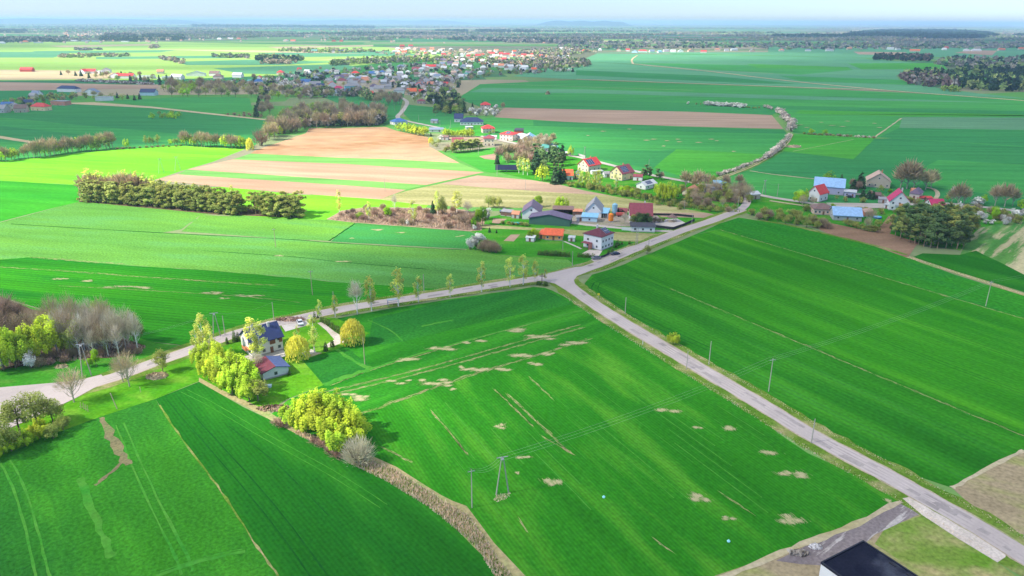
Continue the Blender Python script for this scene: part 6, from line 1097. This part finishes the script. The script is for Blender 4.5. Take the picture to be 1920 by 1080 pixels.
# stakes, brush pile, rubble, crates
for i, (x, y) in enumerate([(152,766),(157,767),(161,770),(165,772)]): simple('stake', 'short wooden stake on the verge below the forked bare tree', 'stake', x, y, [('post', T_([(0,0,-.2),(.15,0,1.9)], .08, 6), wood_m), ('brace', B_((-.3,.3,-.03,.03,.6,.7)), wood_m)], group='wooden stakes')
simple('stake', 'leaning wooden post at the edge of the front left field', 'stake', 220, 767, [('post', T_([(0,0,-.2),(-1.1,.1,4.8)], .12, 6), wood_m), ('brace', T_([(0,0,.3),(-.5,.1,2.0)], .06, 6), wood_m)]); simple('stake', 'thin post on the meadow right of the leaning post', 'stake', 264, 736, [('post', T_([(0,0,-.2),(0,0,1.7)], .07, 6), wood_m), ('cap', B_((-.1,.1,-.1,.1,1.7,1.75)), wood_m)])
def pile(px, py, rx, ry, h, m_, name, label, cat, n=240, sz=.5, seed=1):
    r = np.random.default_rng(seed); t = r.uniform(0, 6.28, n); q = np.sqrt(r.random(n)); P = np.stack([np.cos(t)*q*rx, np.sin(t)*q*ry, h*(1-q**2)*r.uniform(.3, 1, n)+.05], 1); me = quads_mesh(name, P, r.uniform(.5, 1.3, n)*sz, seed, aspect=2)
    o = link(name, me, m_, None, at(px, py)); o['_px'] = px; tag(o, label, cat); return o
straw = leafmat('straw', (.52,.44,.26), 0, .05); rub = leafmat('rubble', (.62,.60,.60), 0, .05); brnm = leafmat('brushwood', (.34,.24,.16), 0, .05)
pile(294, 706, 3.2, 2.3, .9, straw, 'brush_pile', 'tan brush pile on the meadow between the verge trees', 'pile', 500, .45, 2); pile(115, 688, 2, 1.4, .5, straw, 'brush_pile', 'small tan heap on the meadow before the bare wood', 'pile', 200, .4, 3); pile(1529, 1026, 1.4, .9, .7, rub, 'rubble_heap', 'white rubble heap beside the black roofed hall', 'heap', 240, .22, 4); pile(1497, 1038, 2.0, .8, .15, leafmat('old_planks', (.42,.38,.33), 0, .05), 'plank_pile', 'scattered pale planks beside the white rubble', 'pile', 260, .6, 5)
pile(495, 722, 1.2, .8, .4, brnm, 'brush_pile', 'small brown heap beside the garage', 'pile', 80, .3, 6); pile(1186, 270, .1, .1, .1, rub, 'stone', 'pale stone in the village field', 'stone', 4, .2) if False else None
pile(515, 766, 5.0, 2.0, .5, brnm, 'brush_pile', 'brown brushwood along the ditch below the garage', 'pile', 300, .45, 7); pile(583, 601, 4, 1.2, .5, brnm, 'soil_heap', 'sandy soil heap on the road verge behind the white house', 'heap', 120, .5, 8) if False else None
pile(545, 600, 5.5, 1.6, .9, leafmat('sand', (.58,.42,.30), 0, .05), 'soil_heap', 'reddish sandy heap along the road behind the navy roof', 'heap', 400, .6, 9); pile(1027, 177, 3, 2, 5, straw, 'hay_stack', 'lone pale haystack in the wide green fields', 'haystack', 300, 1.6, 10)
pile(1410, 276, 7, 2, .8, leafmat('sand', (.58,.42,.30), 0, .05), 'soil_heap', 'orange soil heap beside the farm track', 'heap', 200, 1.2, 11) if False else pile(1488, 276, 6, 4, 1.2, leafmat('sand', (.58,.42,.30), 0, .05), 'soil_heap', 'orange soil heap beside the farm track', 'heap', 300, 1.2, 11)
for x, y, l in [(1132,933,'pale cyan bag lying in the wheat right of the A-frame pole'),(1366,1016,'pale cyan bag lying in the lower wheat by the field edge')]: simple('bag', l, 'bag', x, y, [('sack', T_([(0,0,0),(0,0,.25),(0,0,.5)], [.3,.38,.1], 8), plain('cyan_bag', (.30,.70,.75), .5)), ('knot', T_([(0,0,.5),(0,0,.6)], .08, 6), plain('cyan_bag', (.30,.70,.75)))])
simple('crate', 'pale blue crate on the lawn below the maroon garage', 'crate', 503, 726, [('box', B_((-.9,.9,-.5,.5,0,.7)), plain('pale_crate', (.55,.68,.78))), ('lid', B_((-.95,.95,-.55,.55,.7,.78)), plain('pale_crate', (.55,.68,.78)))]); simple('trampoline', 'round tan stone ring on the lawn below the garage', 'ring', 537, 726, [('rim', T_([(0,0,0),(0,0,.15)], 1.1, 16), straw)]) if False else None
simple('road_sign', 'small yellow road sign on the verge near the junction', 'sign', 1122, 561, [('post', T_([(0,0,0),(0,0,2.0)], .04, 6), metal), ('plate', B_((-.4,.4,-.05,-.01,1.6,2.4)), plain('yellow_sign', (.8,.65,.05)))]); simple('marker_post', 'small white marker post beside the middle of the long road', 'post', 1205, 646, [('post', B_((-.1,.1,-.1,.1,0,1.3)), wmat('white')), ('cap', B_((-.12,.12,-.12,.12,1.3,1.4)), wmat('grey'))])
for (x, y, wd, c, l) in [(957,402,4,'red','red tractor parked in the garden left of the purple roof'),(943,399,3,'blue','blue machine in the garden left of the red tractor')]:
    simple('tractor', l, 'tractor', x, y, [('body', B_((-1.8,1.6,-.6,.6,.7,1.5)), rmat(c)), ('cab', B_((.1,1.4,-.6,.6,1.5,2.6)), glass), ('wheel', T_([(.9,-.95,.8),(.9,-.65,.8)], .8, 12), plain('tyre', (.02,.02,.02))), ('wheel', T_([(.9,.65,.8),(.9,.95,.8)], .8, 12), plain('tyre', (.02,.02,.02))), ('wheel', T_([(-1.3,-.85,.5),(-1.3,-.6,.5)], .5, 12), plain('tyre', (.02,.02,.02))), ('wheel', T_([(-1.3,.6,.5),(-1.3,.85,.5)], .5, 12), plain('tyre', (.02,.02,.02)))])
simple('pool', 'blue round pool beside the front pale blue roof', 'pool', 1645, 409, [('wall', T_([(0,0,0),(0,0,.9)], 2.2, 16), rmat('blue')), ('water_surface', T_([(0,0,.86),(0,0,.91)], 2.05, 16), plain('pool_water', (.10,.45,.75), .1))]); simple('tarp', 'teal tarpaulin on the garden left of the green warehouse', 'tarp', 969, 420, [('sheet', B_((-3,3,-1.2,1.2,.3,.8)), plain('teal_tarp', (.05,.35,.36))), ('weights', B_((-3.05,-2.8,-1.25,1.25,0,.3),(2.8,3.05,-1.25,1.25,0,.3)), plinth)])
simple('solar_table', 'dark tilted solar table on posts beside the bright green field', 'solar panel', 950, 322, [('panel', (lambda m: (m.add([(-8,-2.5,1.6),(8,-2.5,1.6),(8,2.5,4.4),(-8,2.5,4.4),(-8,-2.5,1.7),(8,-2.5,1.7),(8,2.5,4.5),(-8,2.5,4.5)], [(0,3,2,1),(4,5,6,7),(0,1,5,4),(1,2,6,5),(2,3,7,6),(3,0,4,7)]), m)[1])(MB()), plain('dark_panel', (.012,.016,.045), .3)), ('stand', T_([(0,0,0),(0,0,3)], .2, 6), metal)])
simple('shed_red_car', 'x', 'x', 0, 0, []) if False else None
# ================================================================ stuff: dry tufts, thickets, far woods
def tufts(name, label, polys, dens, size, m_, hgt=.5, seed=1, group=None):
    r = np.random.default_rng(seed); rr = random.Random(seed); P = []
    for poly in polys:
        W = [at(*p) for p in poly]; W2 = [(v.x, v.y) for v in W]; A_ = abs(sum(W2[i][0]*W2[(i+1)%len(W2)][1]-W2[(i+1)%len(W2)][0]*W2[i][1] for i in range(len(W2))))/2
        for _ in range(int(min(30000, A_*dens*2.5))): x, y = rand_in(W2, rr); P.append((x, y, rr.random()*hgt+.1))
    P = np.array(P); n = len(P); P[:, 2] = 0; b = r.normal(size=(n, 3)); b[:, 2] = 0; b /= np.linalg.norm(b, axis=1)[:, None]; hh = (hgt*r.uniform(.35, 1.1, n))[:, None]; V = np.empty((n, 3, 3)); V[:, 0] = P-b*size*.28; V[:, 1] = P+b*size*.28; V[:, 2] = P+np.array([0, 0, 1])*hh+r.normal(size=(n, 3))*.18*hh
    me = np_mesh(name, V.reshape(-1, 3), 3, tone=.7+.5*r.random(n)); o = link(name, me, m_); o['label'] = label; o['kind'] = 'stuff'; return o
def along(pts, w_, offm): # polygon band beside a pixel polyline, in metres
    P = smooth([at(*p) for p in pts], 1); out = []; back = []
    for i, p in enumerate(P):
        d = P[min(i+1, len(P)-1)]-P[max(i-1, 0)]; n = Vector((-d.y, d.x, 0)).normalized(); out.append(p+n*(offm-w_/2)); back.append(p+n*(offm+w_/2))
    return [topx(v) for v in out] + [topx(v) for v in back[::-1]]
dryl = leafmat('dry_stalks', (.85,.70,.48), .3, .05); dryg = leafmat('mixed_stalks', (.28,.38,.09), .3, .05); drr = leafmat('reddish_stalks', (.58,.42,.32), .3, .05)
ditch = [(650,858),(702,866),(744,884),(800,920),(828,940),(875,965),(910,1010),(940,1060),(1000,1120),(940,1100),(895,1030),(856,994),(800,949),(721,901),(650,867)]
tufts('dry_reeds', 'tan dry reeds and stalks filling the ditch bank', [ditch, [(552,803),(650,852),(650,866),(590,832),(552,813)]], 7, .55, dryl, .9, 1)
tufts('weeds', 'green weeds between the dry reeds on the ditch bank', [ditch], 4.5, .6, dryg, .7, 2)
bands = [along(SE[2:16], 1.6, -6.0), along(SE[2:16], 1.3, 5.4)]
tufts('dry_grass', 'tan dry grass tufts along the verges of the long road', bands, 2.4, .42, dryl, .35, 3); tufts('dry_grass', 'tan dry grass tufts along the verges of the birch road', [along(RD[8:22], 1.2, 5.2), along(RD[8:22], 1.2, -4.6)], 1.6, .42, dryl, .3, 4)
tufts('weeds', 'green weeds on the verges of the long road', [along(SE[2:16], 1.2, -4.2), along(SE[2:16], 1.2, 4.0)], 1.2, .4, dryg, .25, 5)
tufts('undergrowth', 'reddish brown undergrowth of the scrub patch', [[(620,411),(690,393),(800,394),(870,398),(903,412),(898,432),(880,432),(666,417)]], 1.6, 1.0, drr, 1.4, 6)
tufts('undergrowth', 'brown undergrowth of the roadside wood', [[(0,690),(60,684),(200,671),(265,660),(275,650),(200,640),(60,650),(-20,670)]], 2.0, .7, drr, .9, 7)
tufts('dry_grass', 'tan dry grass along the field edges at the right', [along([(1702,482),(1790,511),(1920,552)], 2.2, 0)], 1.6, .5, dryl, .4, 8); tufts('dry_reeds', 'dry plants around the foot of the A-frame pole', [[(925,938),(932,928),(958,925),(956,932),(935,943)]], 10, .4, dryl, .5, 9)
tufts('verge_bushes', 'olive undergrowth along the lower village edge', [[(1050,344),(1150,364),(1240,384),(1330,396),(1390,398),(1340,386),(1240,372),(1150,358),(1060,340)]], .8, 1.3, dryg, 1.6, 10)
colm = None
def colmat():
    m, t, p = base_mat('mixed_far_foliage'); a = N(t, 'ShaderNodeAttribute', attribute_name='col'); t.links.new(a.outputs['Color'], p.inputs['Base Color']); p.inputs['Specular IOR Level'].default_value = 0; return m
CM = colmat()
PAL = dict(grey=[(.28,.25,.23),(.34,.30,.25),(.23,.20,.19)], green=[(.16,.24,.08),(.22,.30,.10),(.28,.33,.12)], dark=[(.02,.05,.03),(.03,.065,.04),(.025,.045,.04)], lime=[(.28,.36,.08),(.22,.30,.07)], white=[(.55,.52,.50)], red=[(.16,.10,.10),(.20,.13,.12)], tan=[(.38,.30,.20),(.44,.36,.24)])
def mass(name, label, spec, seed, per=22):
    """spec: (pixel polygon, count, height m, width m, palette names)"""
    r = np.random.default_rng(seed); rr = random.Random(seed); PP = []; SS = []; CC = []
    for poly, n, h, wd, pals in spec:
        for _ in range(n):
            x, y = rand_in(poly, rr); c = at(x, y); hh = h*rr.uniform(.7, 1.25); ww = wd*rr.uniform(.75, 1.3); col = np.array(rr.choice(PAL[rr.choice(pals)])) * rr.uniform(.8, 1.2)
            d = r.normal(size=(per, 3)); d /= np.linalg.norm(d, axis=1)[:, None]; q = d*np.array([ww/2, ww/2, hh*.46])*(.55+.5*r.random((per, 1))); q += np.array([c.x, c.y, hh*.54]); PP.append(q); SS.append(np.full(per, ww*.36)*r.uniform(.7, 1.3, per)); CC.append(col*r.uniform(.82, 1.18, (per, 1)))
    P = np.concatenate(PP); S_ = np.concatenate(SS); Cc = np.concatenate(CC); n = len(P); a = r.normal(size=(n, 3)); a /= np.linalg.norm(a, axis=1)[:, None]; b = np.cross(a, r.normal(size=(n, 3))); b /= np.linalg.norm(b, axis=1)[:, None]; s = S_[:, None]*.5
    V = np.empty((n, 4, 3)); V[:, 0] = P-a*s-b*s*.6; V[:, 1] = P+a*s-b*s; V[:, 2] = P+a*s*.9+b*s; V[:, 3] = P-a*s*.8+b*s*.8; o = link(name, np_mesh(name, V.reshape(-1, 3), 4, col=Cc), CM); o['label'] = label; o['kind'] = 'stuff'; return o
mass('woodland', 'dark mixed wood at the right edge beyond the eastern fields', [([(1683,148),(1720,156),(1800,168),(1920,173),(2150,180),(2150,140),(1920,128),(1800,132),(1720,138)], 620, 13, 10, ['dark','dark','green']), ([(1683,150),(1700,158),(1790,170),(1800,160),(1740,146),(1700,142)], 110, 13, 10, ['red','red','grey']), ([(1765,172),(1800,174),(1800,168),(1770,166)], 12, 9, 8, ['lime']), ([(1640,113),(1740,116),(1750,109),(1640,107)], 150, 14, 12, ['dark','red']), ([(1745,120),(1800,128),(1950,138),(2150,150),(2150,118),(1950,112),(1780,110)], 420, 12, 12, ['grey','green','grey','dark'])], 1)
mass('woodland', 'grey and olive trees around the distant eastern village', [([(1040,90),(1110,92),(1200,92),(1400,90),(1440,93),(1560,94),(1700,93),(1950,92),(2150,94),(2150,82),(1700,80),(1300,80),(1080,78)], 900, 9, 15, ['grey','green','grey','grey','dark'])], 2, 16)
mass('woodland', 'hazy olive trees between the village and the bright town', [([(740,128),(860,116),(960,128),(1060,130),(1110,124),(1100,116),(1040,108),(1120,98),(1060,92),(960,98),(1030,112),(960,118),(880,112)], 520, 10, 12, ['grey','green','grey','tan','green']), ([(840,75),(960,80),(1100,84),(1100,78),(960,74),(860,72)], 300, 13, 20, ['grey','dark'])], 3, 18)
mass('woodland', 'light wood strips on the bright plain behind the village', [([(618,124),(700,120),(840,116),(860,112),(700,114),(620,120)], 260, 12, 10, ['green','lime','grey']), ([(480,116),(510,117),(570,115),(560,109),(480,108)], 120, 11, 11, ['dark','green']), ([(490,120),(540,121),(560,118),(500,116)], 60, 9, 9, ['tan']), ([(280,92),(296,92),(300,88),(290,87)], 14, 10, 12, ['grey','tan']), ([(110,109),(170,108),(240,107),(240,103),(120,103)], 70, 6, 12, ['tan','green']), ([(290,110),(340,120),(350,116),(310,107)], 26, 7, 12, ['tan','grey']), ([(400,108),(470,110),(470,105),(400,104)], 34, 7, 12, ['grey','green']), ([(140,95),(190,94),(190,92),(140,92)], 30, 5, 14, ['grey'])], 4, 18)
mass('orchard_rows', 'low grey white orchard rows across the brown western field', [([(140,153),(290,160),(292,157),(150,150)], 240, 3.0, 4, ['white','grey','red'])], 5, 10)
mass('woodland', 'dark blue green woods at the far left horizon', [([(-80,82),(0,80),(60,80),(130,80),(130,72),(0,72),(-80,72)], 330, 14, 22, ['dark','dark','grey']), ([(190,76),(260,79),(260,70),(200,70)], 130, 16, 22, ['dark']), ([(265,76),(345,76),(345,68),(270,68)], 170, 16, 22, ['dark']), ([(0,62),(50,62),(48,58),(0,58)], 120, 14, 26, ['dark']), ([(190,68),(250,70),(250,66),(200,65)], 60, 14, 26, ['red'])], 6, 16)
mass('woodland', 'bright spring trees around the distant town', [([(700,96),(790,93),(870,94),(960,100),(1020,112),(990,124),(930,128),(880,122),(800,110),(715,104)], 230, 6, 9, ['tan','lime','tan','green']), ([(520,98),(640,100),(700,98),(700,94),(530,93)], 120, 8, 12, ['lime','tan','green'])], 7, 16)
mass('woodland', 'dense grey and olive garden trees between the village houses', [([(330,162),(480,152),(560,138),(650,131),(860,118),(1000,128),(1090,133),(960,141),(870,150),(850,178),(800,192),(770,184),(750,164),(700,150),(560,156),(480,166)], 430, 6.5, 8, ['grey','green','grey','dark','green','white']), ([(480,178),(560,186),(640,182),(700,190),(690,176),(560,170)], 90, 10, 9, ['grey','green']), ([(800,190),(850,186),(872,205),(830,214)], 60, 12, 9, ['dark','green']), ([(560,240),(640,238),(720,235),(720,226),(620,226),(560,234)], 90, 9, 7, ['grey','dark'])], 10, 22)
# belts toward the horizon
rbz = random.Random(9); spec = []
for k in range(120):
    y = 44.5 + 34*(k/120)**1.05 + rbz.uniform(-.5, .5); x = rbz.uniform(-200, 1900); ln = rbz.uniform(80, 520)*(1 if y < 62 else .7); th = rbz.uniform(.1, .6)*(.5+(y-46)/22)
    n = int(ln*(y-36)/26*1.1); spec.append(([(x, y), (x+ln*.5, y+th*.6), (x+ln, y), (x+ln*.9, y-th), (x+ln*.4, y-th*1.2)], min(n, 260), 13, 150/(y-34)+12, rbz.choice([['grey','grey','green'], ['green','grey'], ['green','grey'], ['dark','green'], ['grey','tan'], ['green','tan','grey']])))
mass('tree_belts', 'hazy tree belts and hedges stretching to the horizon', spec, 8, 9)
mass('woodland', 'large dark blue pine forest near the right horizon', [([(1580,69),(1700,72),(1800,73),(1870,70),(1850,62),(1780,57),(1660,57),(1600,63)], 2600, 18, 46, ['dark']), ([(1450,69),(1600,70),(1600,67),(1450,67)], 200, 14, 34, ['dark']), ([(1900,70),(2100,72),(2100,64),(1910,66)], 260, 16, 40, ['dark']), ([(815,60.5),(875,60.5),(875,58.5),(820,58.5)], 140, 16, 40, ['dark']), ([(890,60.5),(1010,61.5),(1010,58.5),(895,58)], 240, 16, 40, ['dark']), ([(360,50),(700,53),(700,51),(360,48)], 400, 20, 60, ['dark']), ([(1600,48),(1900,48),(1900,46),(1600,46)], 300, 20, 70, ['dark','grey'])], 9, 9)
# specks of far houses beyond the woods: hundreds, read as one mass
mb = MB(); rz_ = random.Random(4)
for k in range(520):
    y = 50 + 32*rz_.random()**.8; x = rz_.uniform(-80, 2000)
    if rz_.random() < .5: x = 110 + 200*rz_.random() if rz_.random() < .4 else 560+ 460*rz_.random(); y = rz_.uniform(58, 70)
    c = at(x, y); a = rz_.uniform(6, 11) if y > 58 else rz_.uniform(8, 18); b = 9; z = 4; t = 7.5; ix = 0 if rz_.random() < .75 else 1
    mb.box(c.x-a/2, c.x+a/2, c.y-b/2, c.y+b/2, 0, z, 0); mb.add([(c.x-a/2-.4,c.y-b/2-.4,z),(c.x+a/2+.4,c.y-b/2-.4,z),(c.x+a/2+.4,c.y,t),(c.x-a/2-.4,c.y,t),(c.x+a/2+.4,c.y+b/2,z),(c.x-a/2-.4,c.y+b/2,z)], [(0,1,2,3),(3,2,4,5)], 1 + ix)
o = mb.build('distant_houses', [wmat('cream'), rmat('tan'), rmat('terracotta')]); o['kind'] = 'stuff'; o['label'] = 'scattered pale houses on the hazy plain below the horizon'
# hills on the horizon
mb = MB()
for x0, x1, D, hh in [(-900, 700, 30000, 110), (1000, 1190, 20000, 113), (540, 900, 26000, 112), (-300, 420, 22000, 108)]:
    a = at(x0, 60); b = at(x1, 60); ta, tb = math.atan2(a.x, a.y), math.atan2(b.x, b.y); n = 40; vs = []
    for i in range(n+1):
        th = ta + (tb-ta)*i/n; e = min(1, min(i, n-i)/7); e = e*e*(3-2*e); zt = hh*e*(.9+.1*math.sin(i*.7+x0))
        for q, zz in ((-1500, -5), (0, zt), (1500, -5)): vs.append((math.sin(th)*(D+q), math.cos(th)*(D+q), zz))
    mb.add(vs, [f for i in range(n) for f in ((i*3, i*3+3, i*3+4, i*3+1), (i*3+1, i*3+4, i*3+5, i*3+2))])
tag(mb.build('hills', plain('hill_forest', (.05,.09,.06), 1, .2, .002, 0)), kind='structure')
# ================================================================ clouds that shade the land, and the air
CZ = 900.0
GAPS = []   # (centre px, radii in m, strength): holes of the deck through which the sun reaches the ground
def gap(px, py, rx, ry, s=1.0, rot=0.0): c = at(px, py); GAPS.append((c.x, c.y, rx, ry, s, rot))
gap(130, 400, 215, 120, 1.15); gap(60, 455, 170, 75, 1.0); gap(300, 330, 250, 110, 1.1); gap(620, 300, 170, 90, 1.0); gap(300, 575, 140, 42, -.45); gap(840, 480, 130, 55, -.45); gap(1000, 380, 120, 70, -.1); gap(790, 262, 170, 90, .9); gap(400, 430, 90, 40, .5)
gap(420, 700, 70, 45, .6); gap(620, 800, 60, 35, .5); gap(930, 262, 90, 50, .4)
gap(300, 105, 1300, 520, 1.2); gap(850, 98, 900, 380, 1.3); gap(600, 76, 1800, 900, .8); gap(150, 140, 500, 120, .9)
gap(1500, 62, 2500, 800, .6)
def cover(x, y):
    c = 1.0
    for gx, gy, rx, ry, s, rot in GAPS:
        q = ((x-gx)/rx)**2 + ((y-gy)/ry)**2
        c -= s*math.exp(-q**1.3*.7)
    c += .10*math.sin(x*.0041+1.3)*math.sin(y*.0057+.4) + .06*math.sin(x*.013+y*.009) + .05*math.sin(y*.021-x*.006)
    if y < 330: c -= .24*min(1, (330-y)/90)                       # thinner over the foreground
    return max(0.0, min(1.35, c))
def cloud(x0, x1, y0, y1, nx, ny):
    ox, oy = S.x/S.z*CZ, S.y/S.z*CZ; D = [[cover(x0+(x1-x0)*i/nx, y0+(y1-y0)*j/ny) for i in range(nx+1)] for j in range(ny+1)]
    for j in range(ny+1):
        for i in range(nx+1):
            e = min(i, nx-i, j, ny-j)
            if e < 3: D[j][i] *= e/3
    vs = []; al = []; idx = {}
    def vid(i, j, k):
        if (i, j, k) not in idx:
            x = x0+(x1-x0)*i/nx; y = y0+(y1-y0)*j/ny; t = D[j][i]; n = math.sin(x*.017)*math.cos(y*.019)*12
            idx[(i, j, k)] = len(vs); vs.append((x+ox, y+oy, CZ + (t*70+n if k else -t*18))); al.append(t)
        return idx[(i, j, k)]
    fs = []; on = lambda i, j: 0 <= i < nx and 0 <= j < ny and max(D[j][i], D[j][i+1], D[j+1][i], D[j+1][i+1]) > .02
    for j in range(ny):
        for i in range(nx):
            if not on(i, j): continue
            fs.append((vid(i,j,1), vid(i+1,j,1), vid(i+1,j+1,1), vid(i,j+1,1))); fs.append((vid(i,j,0), vid(i,j+1,0), vid(i+1,j+1,0), vid(i+1,j,0)))
            for di, dj, a, b in ((-1,0,(i,j+1),(i,j)), (1,0,(i+1,j),(i+1,j+1)), (0,-1,(i,j),(i+1,j)), (0,1,(i+1,j+1),(i,j+1))):
                if not on(i+di, j+dj): fs.append((vid(*a,0), vid(*b,0), vid(*b,1), vid(*a,1)))
    me = bpy.data.meshes.new('cloud'); me.from_pydata(vs, [], fs); a_ = me.attributes.new('thick', 'FLOAT', 'POINT'); a_.data.foreach_set('value', al); me.polygons.foreach_set('use_smooth', [True]*len(fs)); return me
m = bpy.data.materials.new('cloud_vapour'); m.use_nodes = True; t = m.node_tree; t.nodes.remove(t.nodes['Principled BSDF'])
a = N(t, 'ShaderNodeAttribute', attribute_name='thick'); tr = N(t, 'ShaderNodeBsdfTransparent'); df = N(t, 'ShaderNodeBsdfDiffuse'); df.inputs[0].default_value = (.9,.9,.92,1); tl = N(t, 'ShaderNodeBsdfTranslucent'); tl.inputs[0].default_value = (.9,.9,.92,1)
m1 = N(t, 'ShaderNodeMixShader'); m1.inputs[0].default_value = .5; m2 = N(t, 'ShaderNodeMixShader'); mr = N(t, 'ShaderNodeMath', operation='MULTIPLY'); CLOUD_A = .56; mr.inputs[1].default_value = CLOUD_A
t.links.new(a.outputs['Fac'], mr.inputs[0]); t.links.new(df.outputs[0], m1.inputs[1]); t.links.new(tl.outputs[0], m1.inputs[2]); t.links.new(mr.outputs[0], m2.inputs[0]); t.links.new(tr.outputs[0], m2.inputs[1]); t.links.new(m1.outputs[0], m2.inputs[2]); t.links.new(m2.outputs[0], t.nodes['Material Output'].inputs[0])
o = link('clouds', cloud(-2600, 3400, -700, 6400, 150, 170), m); tag(o, kind='structure')
# the air
mb = MB(); mb.box(-64000, 64000, -3500, 64000, -6, 132); hz = bpy.data.materials.new('air'); hz.use_nodes = True; t = hz.node_tree; t.nodes.remove(t.nodes['Principled BSDF']); v = N(t, 'ShaderNodeVolumePrincipled'); v.inputs['Density'].default_value = HAZE = 0.8e-4
v.inputs['Color'].default_value = (.50, .72, 1.0, 1); v.inputs['Anisotropy'].default_value = 0.0; t.links.new(v.outputs[0], t.nodes['Material Output'].inputs['Volume'])
o = mb.build('haze', hz); tag(o, kind='stuff'); o['label'] = 'bluish haze over the far plain'
# ================================================================ labels: number the look-alikes from left to right
ORD = ['', 'second', 'third', 'fourth', 'fifth', 'sixth', 'seventh', 'eighth', 'ninth', 'tenth', 'eleventh', 'twelfth']
NUM = {2: 'two', 3: 'three', 4: 'four', 5: 'five', 6: 'six', 7: 'seven', 8: 'eight', 9: 'nine', 10: 'ten', 11: 'eleven', 12: 'twelve'}
by = {}
for o, share in THINGS:
    if o.get('label') and not share: by.setdefault(o['label'], []).append(o)
for lb, os_ in by.items():
    n = len(os_)
    if n < 2: continue
    os_.sort(key=lambda q: q.get('_px', 0))
    for i, q in enumerate(os_):
        if n <= 3 or i < 2 or i >= n-1 or n <= 12: tail = 'leftmost' if i == 0 else ('rightmost' if i == n-1 else (ORD[i] + ' from left' if i < 12 else 'toward the right end'))
        else: tail = (ORD[i] + ' from left') if i < 12 else ((ORD[n-1-i] if n-1-i < 12 else '') + ' from right' if n-1-i < 12 else f'number {i+1} from left')
        q['label'] = f'{lb}, {tail}'
for o, share in THINGS:
    if share and not o.get('group'): o['group'] = o['label'] + ' group'
for o in COL.objects:
    if '_px' in o: del o['_px']
